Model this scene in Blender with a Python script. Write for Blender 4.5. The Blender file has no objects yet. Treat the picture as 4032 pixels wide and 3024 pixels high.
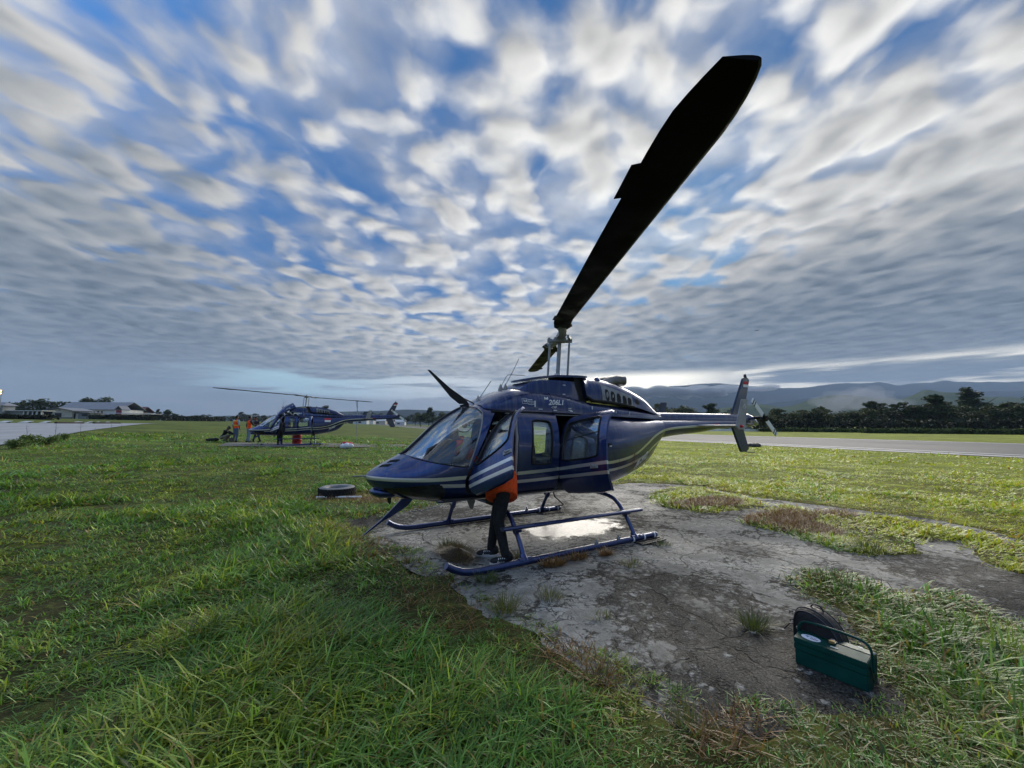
import bpy, bmesh, math, random
import numpy as np
from mathutils import Vector, Matrix, Euler
from math import pi, sin, cos, radians, sqrt, atan2, hypot

sc = bpy.context.scene
COL = sc.collection

# ------------------------------------------------------------------ camera
CAM = Vector((4.22836, 5.31261, 1.67155))
RGT = Vector((-0.845818, 0.533456, 0.004082))
FWD = Vector((-0.530412, -0.841762, 0.100497))
UPV = RGT.cross(FWD)
cam_data = bpy.data.cameras.new("camera")
cam_data.sensor_width = 36.0
cam_data.lens = 14.258
cam_data.clip_start = 0.05
cam_data.clip_end = 30000
cam = bpy.data.objects.new("camera", cam_data)
COL.objects.link(cam)
cam.matrix_world = Matrix(((RGT.x, UPV.x, -FWD.x, CAM.x), (RGT.y, UPV.y, -FWD.y, CAM.y),
                           (RGT.z, UPV.z, -FWD.z, CAM.z), (0, 0, 0, 1)))
sc.camera = cam
sc.view_settings.view_transform = 'Standard'
sc.view_settings.look = 'None'
sc.view_settings.gamma = 1.0
sc.view_settings.exposure = 1.7
sc.cycles.max_bounces = 8
sc.cycles.transparent_max_bounces = 24
sc.cycles.volume_bounces = 0
sc.cycles.caustics_reflective = False
sc.cycles.caustics_refractive = False
sc.cycles.sample_clamp_indirect = 6.0
try:
    sc.cycles.use_denoising = True
except Exception:
    pass

# ------------------------------------------------------------------ node helpers
class NT:
    """small wrapper to write node trees as expressions"""
    def __init__(self, tree):
        self.t = tree
        self.n = tree.nodes
        self.l = tree.links
    def node(self, typ, **kw):
        nd = self.n.new(typ)
        for k, v in kw.items():
            setattr(nd, k, v)
        return nd
    def put(self, sock, val):
        if val is None:
            return
        if hasattr(val, 'is_linked') or hasattr(val, 'links'):
            self.l.new(val, sock)
        else:
            sock.default_value = val
    def m(self, op, a, b=None, c=None, clamp=False):
        nd = self.node('ShaderNodeMath', operation=op, use_clamp=clamp)
        self.put(nd.inputs[0], a)
        if b is not None: self.put(nd.inputs[1], b)
        if c is not None: self.put(nd.inputs[2], c)
        return nd.outputs[0]
    def v(self, op, a, b=None, scale=None):
        nd = self.node('ShaderNodeVectorMath', operation=op)
        self.put(nd.inputs[0], a)
        if b is not None: self.put(nd.inputs[1], b)
        if scale is not None: self.put(nd.inputs[3], scale)
        return nd.outputs[1] if op in ('DOT_PRODUCT', 'LENGTH', 'DISTANCE') else nd.outputs[0]
    def sep(self, a):
        nd = self.node('ShaderNodeSeparateXYZ'); self.put(nd.inputs[0], a)
        return nd.outputs
    def com(self, x, y, z):
        nd = self.node('ShaderNodeCombineXYZ')
        for i, q in enumerate((x, y, z)): self.put(nd.inputs[i], q)
        return nd.outputs[0]
    def noise(self, vec, scale, detail=3.0, rough=0.5, dist=0.0, col=False, lac=2.0):
        nd = self.node('ShaderNodeTexNoise')
        self.put(nd.inputs['Vector'], vec)
        self.put(nd.inputs['Scale'], scale)
        self.put(nd.inputs['Detail'], detail)
        self.put(nd.inputs['Roughness'], rough)
        self.put(nd.inputs['Lacunarity'], lac)
        self.put(nd.inputs['Distortion'], dist)
        return nd.outputs['Color'] if col else nd.outputs[0]
    def vor(self, vec, scale, feature='F1', rnd=1.0, out=0):
        nd = self.node('ShaderNodeTexVoronoi', feature=feature)
        self.put(nd.inputs['Vector'], vec)
        self.put(nd.inputs['Scale'], scale)
        self.put(nd.inputs['Randomness'], rnd)
        return nd.outputs[out]
    def ss(self, x, a, b, lo=0.0, hi=1.0):
        nd = self.node('ShaderNodeMapRange', interpolation_type='SMOOTHSTEP')
        self.put(nd.inputs[0], x); self.put(nd.inputs[1], a); self.put(nd.inputs[2], b)
        self.put(nd.inputs[3], lo); self.put(nd.inputs[4], hi)
        return nd.outputs[0]
    def lin(self, x, a, b, lo=0.0, hi=1.0):
        nd = self.node('ShaderNodeMapRange')
        self.put(nd.inputs[0], x); self.put(nd.inputs[1], a); self.put(nd.inputs[2], b)
        self.put(nd.inputs[3], lo); self.put(nd.inputs[4], hi)
        return nd.outputs[0]
    def mix(self, f, a, b, blend='MIX'):
        nd = self.node('ShaderNodeMix', data_type='RGBA', blend_type=blend)
        self.put(nd.inputs[0], f)
        for i, q in ((6, a), (7, b)):
            if isinstance(q, tuple) and len(q) == 3: q = q + (1.0,)
            self.put(nd.inputs[i], q)
        return nd.outputs[2]
    def ramp(self, x, stops):
        nd = self.node('ShaderNodeValToRGB')
        e = nd.color_ramp.elements
        while len(e) < len(stops): e.new(0.5)
        for el, (p, c) in zip(e, stops):
            el.position = p
            el.color = c if len(c) == 4 else tuple(c) + (1.0,)
        self.put(nd.inputs[0], x)
        return nd.outputs[0]
    def bump(self, h, strength=0.3, dist=0.02):
        nd = self.node('ShaderNodeBump')
        nd.inputs['Strength'].default_value = strength
        nd.inputs['Distance'].default_value = dist
        self.put(nd.inputs['Height'], h)
        return nd.outputs[0]

def pix_dir(x, y):
    """world direction of the photograph's 4032 x 3024 pixel"""
    d = FWD + RGT * ((x - 2016) / 1596.9) - UPV * ((y - 1512) / 1596.9)
    return d.normalized()
# ------------------------------------------------------------------ sun and sky
SUN_EL, SUN_AZ = radians(20.0), radians(-147.0)
SUN = Vector((cos(SUN_EL) * cos(SUN_AZ), cos(SUN_EL) * sin(SUN_AZ), sin(SUN_EL)))
sun_d = bpy.data.lights.new("sun", 'SUN')
sun_d.energy = 1.5
sun_d.angle = radians(48)      # a wide soft glow: the disc is behind the cloud deck
sun_d.color = (1.0, 0.93, 0.82)
sun = bpy.data.objects.new("sun", sun_d)
COL.objects.link(sun)
sun.rotation_euler = SUN.to_track_quat('Z', 'Y').to_euler()

def build_world():
    w = bpy.data.worlds.new("World")
    sc.world = w
    w.use_nodes = True
    N = NT(w.node_tree)
    N.n.clear()
    sky = N.node('ShaderNodeTexSky', sky_type='NISHITA')
    sky.sun_disc = False
    sky.sun_elevation = SUN_EL
    sky.sun_rotation = pi / 2 - SUN_AZ
    sky.air_density = 1.0
    sky.dust_density = 0.6
    sky.ozone_density = 2.2
    tc = N.node('ShaderNodeTexCoord')
    D = N.v('NORMALIZE', tc.outputs['Generated'])
    dx, dy, dz = N.sep(D)
    el = N.m('ARCSINE', dz)
    zz = N.m('ADD', N.m('MAXIMUM', dz, 0.0), 0.055)
    P = N.com(N.m('DIVIDE', dx, zz), N.m('DIVIDE', dy, zz), 0.0)
    # wind streaks: the cloud rows run away from the camera, slightly stretched
    ang = radians(-130)
    ca, sa = cos(ang), sin(ang)
    along = N.v('DOT_PRODUCT', P, (ca, sa, 0))
    across = N.v('DOT_PRODUCT', P, (-sa, ca, 0))
    Q = N.com(N.m('MULTIPLY', along, 0.86), across, 0.0)
    warp = N.noise(Q, 3.2, 3, 0.5, col=True)
    Qw = N.v('ADD', Q, N.v('SCALE', N.v('SUBTRACT', warp, (0.5, 0.5, 0.5)), scale=0.22))
    big = N.noise(N.v('ADD', Q, (3.1, 7.7, 0)), 0.9, 2.5, 0.5)
    def puff(vec, det):
        vd = N.node('ShaderNodeTexVoronoi', feature='SMOOTH_F1')
        N.put(vd.inputs['Vector'], vec)
        vd.inputs['Scale'].default_value = 7.2
        vd.inputs['Smoothness'].default_value = 0.55
        cell = N.m('SUBTRACT', 1.0, N.m('MULTIPLY', vd.outputs[0], 1.15))
        n1 = N.noise(vec, 5.0, det, 0.50)
        return N.m('ADD', N.m('MULTIPLY', n1, 0.72), N.m('MULTIPLY', cell, 0.34))
    n = puff(Qw, 5.0)
    sd = Vector((SUN.x * ca + SUN.y * sa, -SUN.x * sa + SUN.y * ca, 0)).normalized() * 0.055
    n_l = puff(Qw, 2.5)
    n_s = puff(N.v('ADD', Qw, tuple(sd)), 2.5)
    relief = N.m('SUBTRACT', n_l, n_s)
    # coverage: where the photograph shows open blue and where thick cloud
    bias = None
    for (x, y, wd, amp) in BLOBS:
        g = N.m('EXPONENT', N.m('MULTIPLY', N.m('SUBTRACT', N.v('DOT_PRODUCT', D, tuple(pix_dir(x, y))), 1.0), 2.0 / (wd * wd)))
        g = N.m('MULTIPLY', g, amp)
        bias = g if bias is None else N.m('ADD', bias, g)
    back = N.ss(N.v('DOT_PRODUCT', D, tuple(FWD)), 0.05, -0.75)  # unseen sky behind the camera, brightened to lift reflections in the paint
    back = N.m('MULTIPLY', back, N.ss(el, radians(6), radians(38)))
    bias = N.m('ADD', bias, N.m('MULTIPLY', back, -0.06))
    side = N.m('EXPONENT', N.m('MULTIPLY', N.m('SUBTRACT', N.v('DOT_PRODUCT', D, tuple(Vector((.66, -.38, .64)).normalized())), 1.0), 2.0 / (.55 * .55)))  # invented bright lobe out of frame left, added to lighten door and nose
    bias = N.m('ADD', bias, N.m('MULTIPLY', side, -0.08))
    low = N.ss(el, radians(24), radians(5), 0.0, 0.22)
    dens = N.m('ADD', N.m('ADD', N.m('MULTIPLY', n, 1.0), N.m('MULTIPLY', N.m('SUBTRACT', big, 0.5), 0.45)), N.m('ADD', bias, low))
    veil = N.ss(N.m('ADD', N.noise(N.v('ADD', Q, (9, 2, 0)), 2.2, 5, 0.5), N.m('MULTIPLY', bias, 0.5)), 0.36, 0.68, 0.0, 0.62)
    alpha = N.m('MAXIMUM', N.ss(dens, 0.35, 0.66), veil)
    thick = N.ss(dens, 0.52, 0.95)
    # light on the clouds
    sdot = N.v('DOT_PRODUCT', D, tuple(SUN))
    glow = N.ss(sdot, 0.35, 1.0)
    lit = N.m('ADD', N.m('MULTIPLY', relief, 3.0), 0.50, clamp=True)
    lowdark = N.ss(el, radians(6), radians(30))
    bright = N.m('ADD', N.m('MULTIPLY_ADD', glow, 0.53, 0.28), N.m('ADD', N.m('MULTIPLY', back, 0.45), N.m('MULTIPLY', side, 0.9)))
    bright = N.m('MULTIPLY', bright, N.m('MULTIPLY_ADD', lit, 0.66, 0.60))
    bright = N.m('MULTIPLY', bright, N.m('MULTIPLY_ADD', thick, -0.45, 1.12))
    bright = N.m('MULTIPLY', bright, N.m('MULTIPLY_ADD', lowdark, 0.22, 0.80))
    azr = N.m('ARCTAN2', N.v('DOT_PRODUCT', D, tuple(RGT)), N.v('DOT_PRODUCT', D, tuple(Vector((FWD.x, FWD.y, 0)).normalized())))
    slate = N.m('MULTIPLY', N.ss(azr, -0.05, 0.45), N.ss(el, radians(25), radians(13)))
    bright = N.m('MULTIPLY', bright, N.m('MULTIPLY_ADD', slate, -0.50, 1.0))
    bright = N.m('MULTIPLY', bright, N.m('MULTIPLY_ADD', N.ss(el, radians(8), radians(26)), -0.10, 0.68))
    ccol = N.mix(N.ss(bright, 0.05, 0.36), (0.62, 0.80, 1.0), (1.0, 0.99, 0.95))
    cloud = N.mix(1.0, ccol, N.com(bright, bright, bright), 'MULTIPLY')
    # blue of the open sky, a little deeper than the clear-air model, boosted in the added lobes
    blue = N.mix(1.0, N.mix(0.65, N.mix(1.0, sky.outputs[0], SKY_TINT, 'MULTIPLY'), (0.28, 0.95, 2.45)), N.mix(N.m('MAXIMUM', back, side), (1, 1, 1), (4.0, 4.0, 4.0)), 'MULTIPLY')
    col = N.mix(alpha, blue, cloud)
    # far layered cloud near the horizon: long thin bands with bright gaps
    az = N.m('ARCTAN2', N.v('DOT_PRODUCT', D, tuple(RGT)), N.v('DOT_PRODUCT', D, tuple(Vector((FWD.x, FWD.y, 0)).normalized())))
    B = N.com(N.m('MULTIPLY', az, 2.6), N.m('MULTIPLY', el, 30.0), 0.0)
    band = N.noise(B, 1.25, 5, 0.55, 0.4)
    gapL = N.m('MULTIPLY', N.ss(el, radians(2.8), radians(4.2)), N.ss(el, radians(7.4), radians(6.0)))
    gapaz = N.m('MULTIPLY', N.ss(az, -0.80, -0.50), N.ss(az, 0.06, -0.10))
    gap = N.m('MULTIPLY', N.m('MULTIPLY', gapL, gapaz), N.ss(band, 0.42, 0.56))
    gapcol = N.mix(N.ss(az, -0.5, -0.15), (3.2, 5.0, 5.6), (6.0, 6.3, 6.2))
    stripe = N.m('MULTIPLY', N.ss(el, radians(3.0), radians(4.6)), N.ss(el, radians(7.6), radians(6.2)))
    saz = N.m('MULTIPLY', N.ss(az, 0.05, 0.24), N.ss(az, 0.60, 0.34))
    saz2 = N.m('MULTIPLY', N.m('MULTIPLY', N.ss(az, 0.40, 0.55), 0.75), N.ss(band, 0.42, 0.62))
    strip = N.m('MULTIPLY', stripe, N.m('MAXIMUM', saz, saz2), clamp=True)
    far = N.m('MULTIPLY', N.ss(el, radians(11.0), radians(4.0)), 0.5)
    farcol = N.mix(N.ss(band, 0.30, 0.70), (0.98, 1.22, 1.42), (1.95, 2.02, 2.05))
    K = 0.1
    def sc_(c): return N.mix(1.0, c, (K, K, K), 'MULTIPLY')
    col = N.mix(1.0, N.mix(alpha, N.mix(1.0, blue, (K, K, K), 'MULTIPLY'), cloud), (1, 1, 1), 'MULTIPLY')
    col = N.mix(far, col, sc_(farcol))
    col = N.mix(N.m('MULTIPLY', gap, 0.9), col, sc_(gapcol))
    col = N.mix(N.m('MULTIPLY', strip, 0.95), col, sc_((15.0, 14.0, 11.5)))
    below = N.ss(dz, -0.02, 0.0)
    col = N.mix(below, (0.05, 0.055, 0.05), col)
    bg = N.node('ShaderNodeBackground')
    N.put(bg.inputs[0], N.mix(1.0, col, (5.2, 5.2, 5.2), 'MULTIPLY'))
    bg.inputs[1].default_value = 0.1
    out = N.node('ShaderNodeOutputWorld')
    N.l.new(bg.outputs[0], out.inputs[0])
    w.cycles.sampling_method = 'MANUAL'
    w.cycles.sample_map_resolution = 1024

SKY_TINT = (0.11, 0.29, 0.47)
BLOBS = [(620, 320, .32, -.07), (1450, 500, .30, -.05), (1000, 900, .30, -.03), (1700, 1000, .25, -.01),
         (1350, 60, .3, -.02), (150, 1250, .45, .18), (100, 500, .22, .06), (3600, 800, .4, .10),
         (2350, 200, .22, .06), (3150, 250, .16, -.08), (2780, 760, .12, -.08), (3500, 1300, .4, .14)]
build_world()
# ------------------------------------------------------------------ mesh helpers
def link(o, parent=None):
    COL.objects.link(o)
    if parent is not None:
        o.parent = parent
    return o

def tag(o, label=None, cat=None, group=None, kind=None):
    if label: o['label'] = label
    if cat: o['category'] = cat
    if group: o['group'] = group
    if kind: o['kind'] = kind
    return o

def empty(name, loc=(0, 0, 0), rot=(0, 0, 0)):
    o = bpy.data.objects.new(name, None)
    o.empty_display_size = 0.2
    o.location = loc
    o.rotation_euler = rot
    COL.objects.link(o)
    return o

def from_arrays(name, V, F, mats=(), parent=None, smooth=False, midx=None):
    me = bpy.data.meshes.new(name)
    me.from_pydata([tuple(v) for v in V], [], F)
    for m in (mats if isinstance(mats, (list, tuple)) else [mats]):
        me.materials.append(m)
    if smooth: me.shade_smooth()
    if midx is not None: me.polygons.foreach_set('material_index', midx)
    o = bpy.data.objects.new(name, me)
    return link(o, parent)

def big_mesh(name, V, idx, nv, mats, parent=None, attr=None, smooth=False):
    """V (n,3), idx (m,nv) numpy -> object, quick for very many faces"""
    me = bpy.data.meshes.new(name)
    V = np.ascontiguousarray(V, dtype=np.float32); idx = np.ascontiguousarray(idx, dtype=np.int32)
    me.vertices.add(len(V)); me.vertices.foreach_set('co', V.ravel())
    m = len(idx)
    me.loops.add(m * nv); me.loops.foreach_set('vertex_index', idx.ravel())
    me.polygons.add(m)
    me.polygons.foreach_set('loop_start', np.arange(0, m * nv, nv, dtype=np.int32))
    if smooth: me.polygons.foreach_set('use_smooth', np.ones(m, dtype=bool))
    me.update(calc_edges=True)
    if attr is not None:
        for nm, arr in attr.items():
            a = me.attributes.new(nm, 'FLOAT_COLOR', 'POINT')
            a.data.foreach_set('color', np.ascontiguousarray(arr, dtype=np.float32).ravel())
    for mm in (mats if isinstance(mats, (list, tuple)) else [mats]):
        me.materials.append(mm)
    return link(bpy.data.objects.new(name, me), parent)

class MB:
    """collects simple solids into ONE mesh"""
    def __init__(self):
        self.V = []; self.F = []; self.M = []; self.S = []
    def add(self, V, F, mi=0, smooth=False):
        b = len(self.V)
        self.V += [tuple(v) for v in V]
        self.F += [tuple(i + b for i in f) for f in F]
        self.M += [mi] * len(F); self.S += [smooth] * len(F)
        return self
    def box(self, c, s, mi=0, rot=None, taper=None):
        hx, hy, hz = s[0] / 2, s[1] / 2, s[2] / 2
        t = taper or (1, 1)
        P = [Vector((x * (t[0] if z > 0 else 1), y * (t[1] if z > 0 else 1), z)) for z in (-hz, hz) for y in (-hy, hy) for x in (-hx, hx)]
        if rot is not None: P = [rot @ p for p in P]
        P = [p + Vector(c) for p in P]
        return self.add(P, [(0, 2, 3, 1), (4, 5, 7, 6), (0, 1, 5, 4), (1, 3, 7, 5), (3, 2, 6, 7), (2, 0, 4, 6)], mi)
    def tube(self, pts, r, n=12, mi=0, cap=True, sq=None):
        pts = [Vector(p) for p in pts]
        rs = r if isinstance(r, (list, tuple)) else [r] * len(pts)
        V, F = [], []
        up = None
        for i, p in enumerate(pts):
            a = pts[max(i - 1, 0)]; b = pts[min(i + 1, len(pts) - 1)]
            t = (b - a).normalized()
            if up is None:
                up = Vector((0, 0, 1)) if abs(t.z) < 0.9 else Vector((1, 0, 0))
            side = t.cross(up).normalized(); up2 = side.cross(t).normalized(); up = up2
            for k in range(n):
                an = 2 * pi * k / n
                e = (1, 1) if sq is None else sq
                V.append(p + side * (rs[i] * cos(an) * e[0]) + up2 * (rs[i] * sin(an) * e[1]))
        for i in range(len(pts) - 1):
            for k in range(n):
                F.append((i * n + k, i * n + (k + 1) % n, (i + 1) * n + (k + 1) % n, (i + 1) * n + k))
        self.add(V, F, mi, True)
        if cap:
            self.add(V[:n], [tuple(range(n))[::-1]], mi)
            self.add(V[-n:], [tuple(range(n))], mi)
        return self
    def lathe(self, prof, c=(0, 0, 0), n=24, mi=0, rot=None, smooth=True):
        V, F = [], []
        for (r, z) in prof:
            for k in range(n):
                a = 2 * pi * k / n
                p = Vector((r * cos(a), r * sin(a), z))
                if rot is not None: p = rot @ p
                V.append(p + Vector(c))
        for i in range(len(prof) - 1):
            for k in range(n):
                F.append((i * n + k, i * n + (k + 1) % n, (i + 1) * n + (k + 1) % n, (i + 1) * n + k))
        return self.add(V, F, mi, smooth)
    def prism(self, poly, fn, d0, d1, mi=0, smooth=False):
        """poly of (a,b); fn(a,b,d)->point; extruded from d0 to d1"""
        n = len(poly)
        V = [fn(a, b, d0) for a, b in poly] + [fn(a, b, d1) for a, b in poly]
        F = [tuple(range(n))[::-1], tuple(range(n, 2 * n))] + [(i, (i + 1) % n, n + (i + 1) % n, n + i) for i in range(n)]
        return self.add(V, F, mi, smooth)
    def build(self, name, mats, parent=None, fix=True, bevel=0.0):
        me = bpy.data.meshes.new(name)
        me.from_pydata(self.V, [], self.F)
        for m in (mats if isinstance(mats, (list, tuple)) else [mats]): me.materials.append(m)
        me.polygons.foreach_set('material_index', self.M)
        me.polygons.foreach_set('use_smooth', self.S)
        if fix:
            bm = bmesh.new(); bm.from_mesh(me)
            bmesh.ops.recalc_face_normals(bm, faces=bm.faces)
            if bevel > 0:
                bmesh.ops.bevel(bm, geom=[e for e in bm.edges if len(e.link_faces) == 2 and e.calc_face_angle(0) > 0.6], offset=bevel, segments=2, affect='EDGES', clamp_overlap=True)
            bm.to_mesh(me); bm.free()
        me.update()
        return link(bpy.data.objects.new(name, me), parent)

def XZ(y0):  # prism axes helper: polygon in (x,z), depth along y
    return lambda a, b, d: (a, d, b)

def smooth_poly(P, it=2, closed=True):
    P = [tuple(p) for p in P]
    for _ in range(it):
        Q = []
        n = len(P)
        for i in range(n if closed else n - 1):
            a, b = P[i], P[(i + 1) % n]
            Q.append(tuple(.75 * u + .25 * v for u, v in zip(a, b)))
            Q.append(tuple(.25 * u + .75 * v for u, v in zip(a, b)))
        if not closed: Q = [P[0]] + Q + [P[-1]]
        P = Q
    return P

def interp(x, xs, ys):
    return float(np.interp(x, xs, ys))

def pchip(xs, ys):
    """monotone cubic interpolator"""
    xs = np.array(xs, float); ys = np.array(ys, float)
    h = np.diff(xs); d = np.diff(ys) / h
    m = np.zeros(len(xs))
    for i in range(1, len(xs) - 1):
        if d[i - 1] * d[i] > 0:
            w1, w2 = 2 * h[i] + h[i - 1], h[i] + 2 * h[i - 1]
            m[i] = (w1 + w2) / (w1 / d[i - 1] + w2 / d[i])
    m[0], m[-1] = d[0], d[-1]
    def f(x):
        x = min(max(x, xs[0]), xs[-1])
        i = int(min(np.searchsorted(xs, x, 'right') - 1, len(xs) - 2)); i = max(i, 0)
        t = (x - xs[i]) / h[i]
        return float((2 * t**3 - 3 * t**2 + 1) * ys[i] + (t**3 - 2 * t**2 + t) * h[i] * m[i] + (-2 * t**3 + 3 * t**2) * ys[i + 1] + (t**3 - t**2) * h[i] * m[i + 1])
    return f

# ------------------------------------------------------------------ materials
def mat(name, base=(0.5, 0.5, 0.5), rough=0.5, metal=0.0, coat=0.0, spec=0.5, noise=None, bump=None, trans=0.0, ior=1.45, alpha=1.0, sheen=0.0, emit=None, sss=0.0):
    """noise=(scale, amount, detail): value variation; bump=(scale, strength, dist)"""
    m = bpy.data.materials.new(name)
    m.use_nodes = True
    N = NT(m.node_tree)
    b = N.n['Principled BSDF']
    b.inputs['Base Color'].default_value = (*base, 1)
    b.inputs['Roughness'].default_value = rough
    b.inputs['Metallic'].default_value = metal
    b.inputs['Coat Weight'].default_value = coat
    b.inputs['Coat Roughness'].default_value = 0.06
    b.inputs['Specular IOR Level'].default_value = spec
    b.inputs['IOR'].default_value = ior
    b.inputs['Transmission Weight'].default_value = trans
    b.inputs['Alpha'].default_value = alpha
    if sheen: b.inputs['Sheen Weight'].default_value = sheen
    if emit:
        b.inputs['Emission Color'].default_value = (*emit[0], 1)
        b.inputs['Emission Strength'].default_value = emit[1]
    if noise or bump:
        tc = N.node('ShaderNodeTexCoord').outputs['Object']
    if noise:
        s, a, d = noise
        f = N.noise(tc, s, d, 0.6)
        f = N.lin(f, 0.3, 0.7, 1 - a, 1 + a)
        N.put(b.inputs['Base Color'], N.mix(1.0, (*base, 1), N.com(f, f, f), 'MULTIPLY'))
        N.put(b.inputs['Roughness'], N.m('MULTIPLY', f, rough, clamp=True))
    if bump:
        s, st, d = bump
        N.put(b.inputs['Normal'], N.bump(N.noise(tc, s, 4, 0.6), st, d))
    return m

def glass_mat(name, tint=(0.86, 0.93, 0.95), refl=1.0, dirt=0.06):
    """thin clear sheet: see-through with a real Fresnel reflection and a little dirt"""
    m = bpy.data.materials.new(name)
    m.use_nodes = True
    N = NT(m.node_tree); N.n.clear()
    tr = N.node('ShaderNodeBsdfTransparent'); tr.inputs[0].default_value = (*tint, 1)
    gl = N.node('ShaderNodeBsdfGlossy'); gl.inputs[0].default_value = (1, 1, 1, 1); gl.inputs[1].default_value = 0.02
    df = N.node('ShaderNodeBsdfDiffuse'); df.inputs[0].default_value = (0.55, 0.6, 0.62, 1)
    tc = N.node('ShaderNodeTexCoord').outputs['Object']
    fr = N.node('ShaderNodeFresnel'); fr.inputs[0].default_value = 1.5
    a = N.node('ShaderNodeMixShader'); N.put(a.inputs[0], N.ss(N.noise(tc, 6, 6, 0.65), 0.35, 0.8, dirt * 0.4, dirt * 1.8))
    N.l.new(tr.outputs[0], a.inputs[1]); N.l.new(df.outputs[0], a.inputs[2])
    b = N.node('ShaderNodeMixShader'); N.put(b.inputs[0], N.m('MULTIPLY', fr.outputs[0], refl, clamp=True))
    N.l.new(a.outputs[0], b.inputs[1]); N.l.new(gl.outputs[0], b.inputs[2])
    o = N.node('ShaderNodeOutputMaterial'); N.l.new(b.outputs[0], o.inputs[0])
    return m
# ------------------------------------------------------------------ lie of the land
RH = np.array([-0.846, 0.533]); FH = np.array([-0.533, -0.846])
CXY = np.array([CAM.x, CAM.y])
def to_cam(x, y):
    dx, dy = x - CXY[0], y - CXY[1]
    return dx * RH[0] + dy * RH[1], dx * FH[0] + dy * FH[1]
def to_world(X, Y):
    return CXY[0] + X * RH[0] + Y * FH[0], CXY[1] + X * RH[1] + Y * FH[1]
def sstep(x, a, b):
    t = np.clip((x - a) / (b - a), 0, 1); return t * t * (3 - 2 * t)
def height(x, y):
    """ground level: flat pad and runway, rising gently to the left"""
    X, Y = to_cam(np.asarray(x, float), np.asarray(y, float))
    q = -X - 0.2 * Y
    q = np.where(q < 44, q, 44 + (q - 44) * .47)
    q = np.minimum(q, 104 + 0.02 * q)
    h = 0.037 * (np.sqrt(q * q + 4) + q) / 2
    return h * sstep(np.hypot(x - 0.0, y - 0.0), 4.5, 12.0) * np.where(Y < 0, sstep(-Y, 6, 0), 1)
def H(x, y): return float(height(x, y))
def ground_at(px, py, up=0.0):
    """where the ray through photo pixel meets the ground (raised by up)"""
    d = FWD + RGT * ((px - 2016) / 1596.9) - UPV * ((py - 1512) / 1596.9)
    t = 0.5
    last = t
    while t < 4000:
        p = CAM + d * t
        if p.z <= H(p.x, p.y) + up:
            a, b = last, t
            for _ in range(30):
                c = (a + b) / 2; p = CAM + d * c
                if p.z <= H(p.x, p.y) + up: b = c
                else: a = c
            p = CAM + d * b
            return Vector((p.x, p.y, H(p.x, p.y)))
        last = t; t *= 1.02
    p = CAM + d * 4000
    return Vector((p.x, p.y, H(p.x, p.y)))
def at_depth(px, depth):
    """ground point on the vertical through photo column px at forward distance depth"""
    X = depth * (px - 2016) / 1596.9
    x, y = to_world(X, depth)
    return Vector((x, y, H(x, y)))

PAD = [(2.68, 0.02), (2.6, 0.81), (2.38, 1.02), (2.42, 1.35), (2.39, 1.62), (2.5, 1.78), (2.51, 2.03), (2.27, 2.36), (2.19, 2.51), (2.34, 2.77), (2.27, 3.1), (2.25, 3.32), (2.18, 3.43),
       (2.3, 3.51), (2.16, 3.65), (2.15, 3.81), (1.93, 3.95), (1.81, 4.07), (1.56, 4.08), (1.21, 4.25), (0.9, 4.38), (0.71, 4.34), (0.5, 4.16),
       (0.28, 4.05), (0.0, 3.87), (-0.41, 3.64), (-0.58, 3.37), (-0.83, 3.14), (-1.21, 3.07), (-1.47, 3.17), (-1.5, 3.4), (-1.36, 3.77), (-1.47, 4.0),
       (-1.62, 4.17), (-1.48, 4.37), (-1.39, 4.56), (-1.8, 5.6), (-3.6, 6.2), (-5.6, 5.4), (-5.49, 4.11), (-5.86, 3.8), (-6.33, 2.98), (-6.15, 2.24), (-6.09, 1.26),
       (-5.85, 0.44), (-5.96, -0.57), (-6.45, -1.59), (-5.36, -3.06), (-4.53, -3.0), (-2.5, -3.4), (1.0, -3.0), (1.51, -2.6), (2.02, -2.55), (2.39, -2.61), (2.79, -2.66), (3.01, -2.3), (2.76, -1.01)]
ISL = [[(-4.25, -1.59), (-5.5, -1.85), (-6.1, -1.49), (-5.71, -0.72), (-5.63, -0.22), (-5.01, 0.6), (-4.27, 0.69), (-3.32, 0.59), (-3.17, 0.19), (-3.04, -0.39)],
       [(-3.06, 1.39), (-4.58, 1.04), (-5.2, 1.08), (-5.01, 1.77), (-5.7, 2.29), (-5.74, 2.88), (-5.5, 3.4), (-5.41, 3.75), (-4.81, 3.78), (-4.55, 3.36), (-4.3, 3.2), (-3.34, 3.44), (-2.65, 3.16), (-2.62, 2.92), (-2.76, 2.53), (-2.93, 2.08)],
       [(-3.98, 3.83), (-4.62, 3.84), (-5.3, 4.15), (-4.6, 4.6), (-3.38, 4.34), (-3.51, 4.08)]]
def inside(poly, x, y):
    """vectorised point-in-polygon"""
    x = np.asarray(x); y = np.asarray(y); c = np.zeros(x.shape, bool)
    n = len(poly)
    for i in range(n):
        x1, y1 = poly[i]; x2, y2 = poly[(i + 1) % n]
        if y1 == y2: continue
        c ^= ((y1 > y) != (y2 > y)) & (x < (x2 - x1) * (y - y1) / (y2 - y1) + x1)
    return c
def seg_dist(poly, x, y):
    x = np.asarray(x); y = np.asarray(y); d = np.full(x.shape, 1e9)
    n = len(poly)
    for i in range(n):
        ax, ay = poly[i]; bx, by = poly[(i + 1) % n]
        ux, uy = bx - ax, by - ay; L = ux * ux + uy * uy + 1e-12
        t = np.clip(((x - ax) * ux + (y - ay) * uy) / L, 0, 1)
        d = np.minimum(d, np.hypot(x - ax - t * ux, y - ay - t * uy))
    return d
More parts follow.
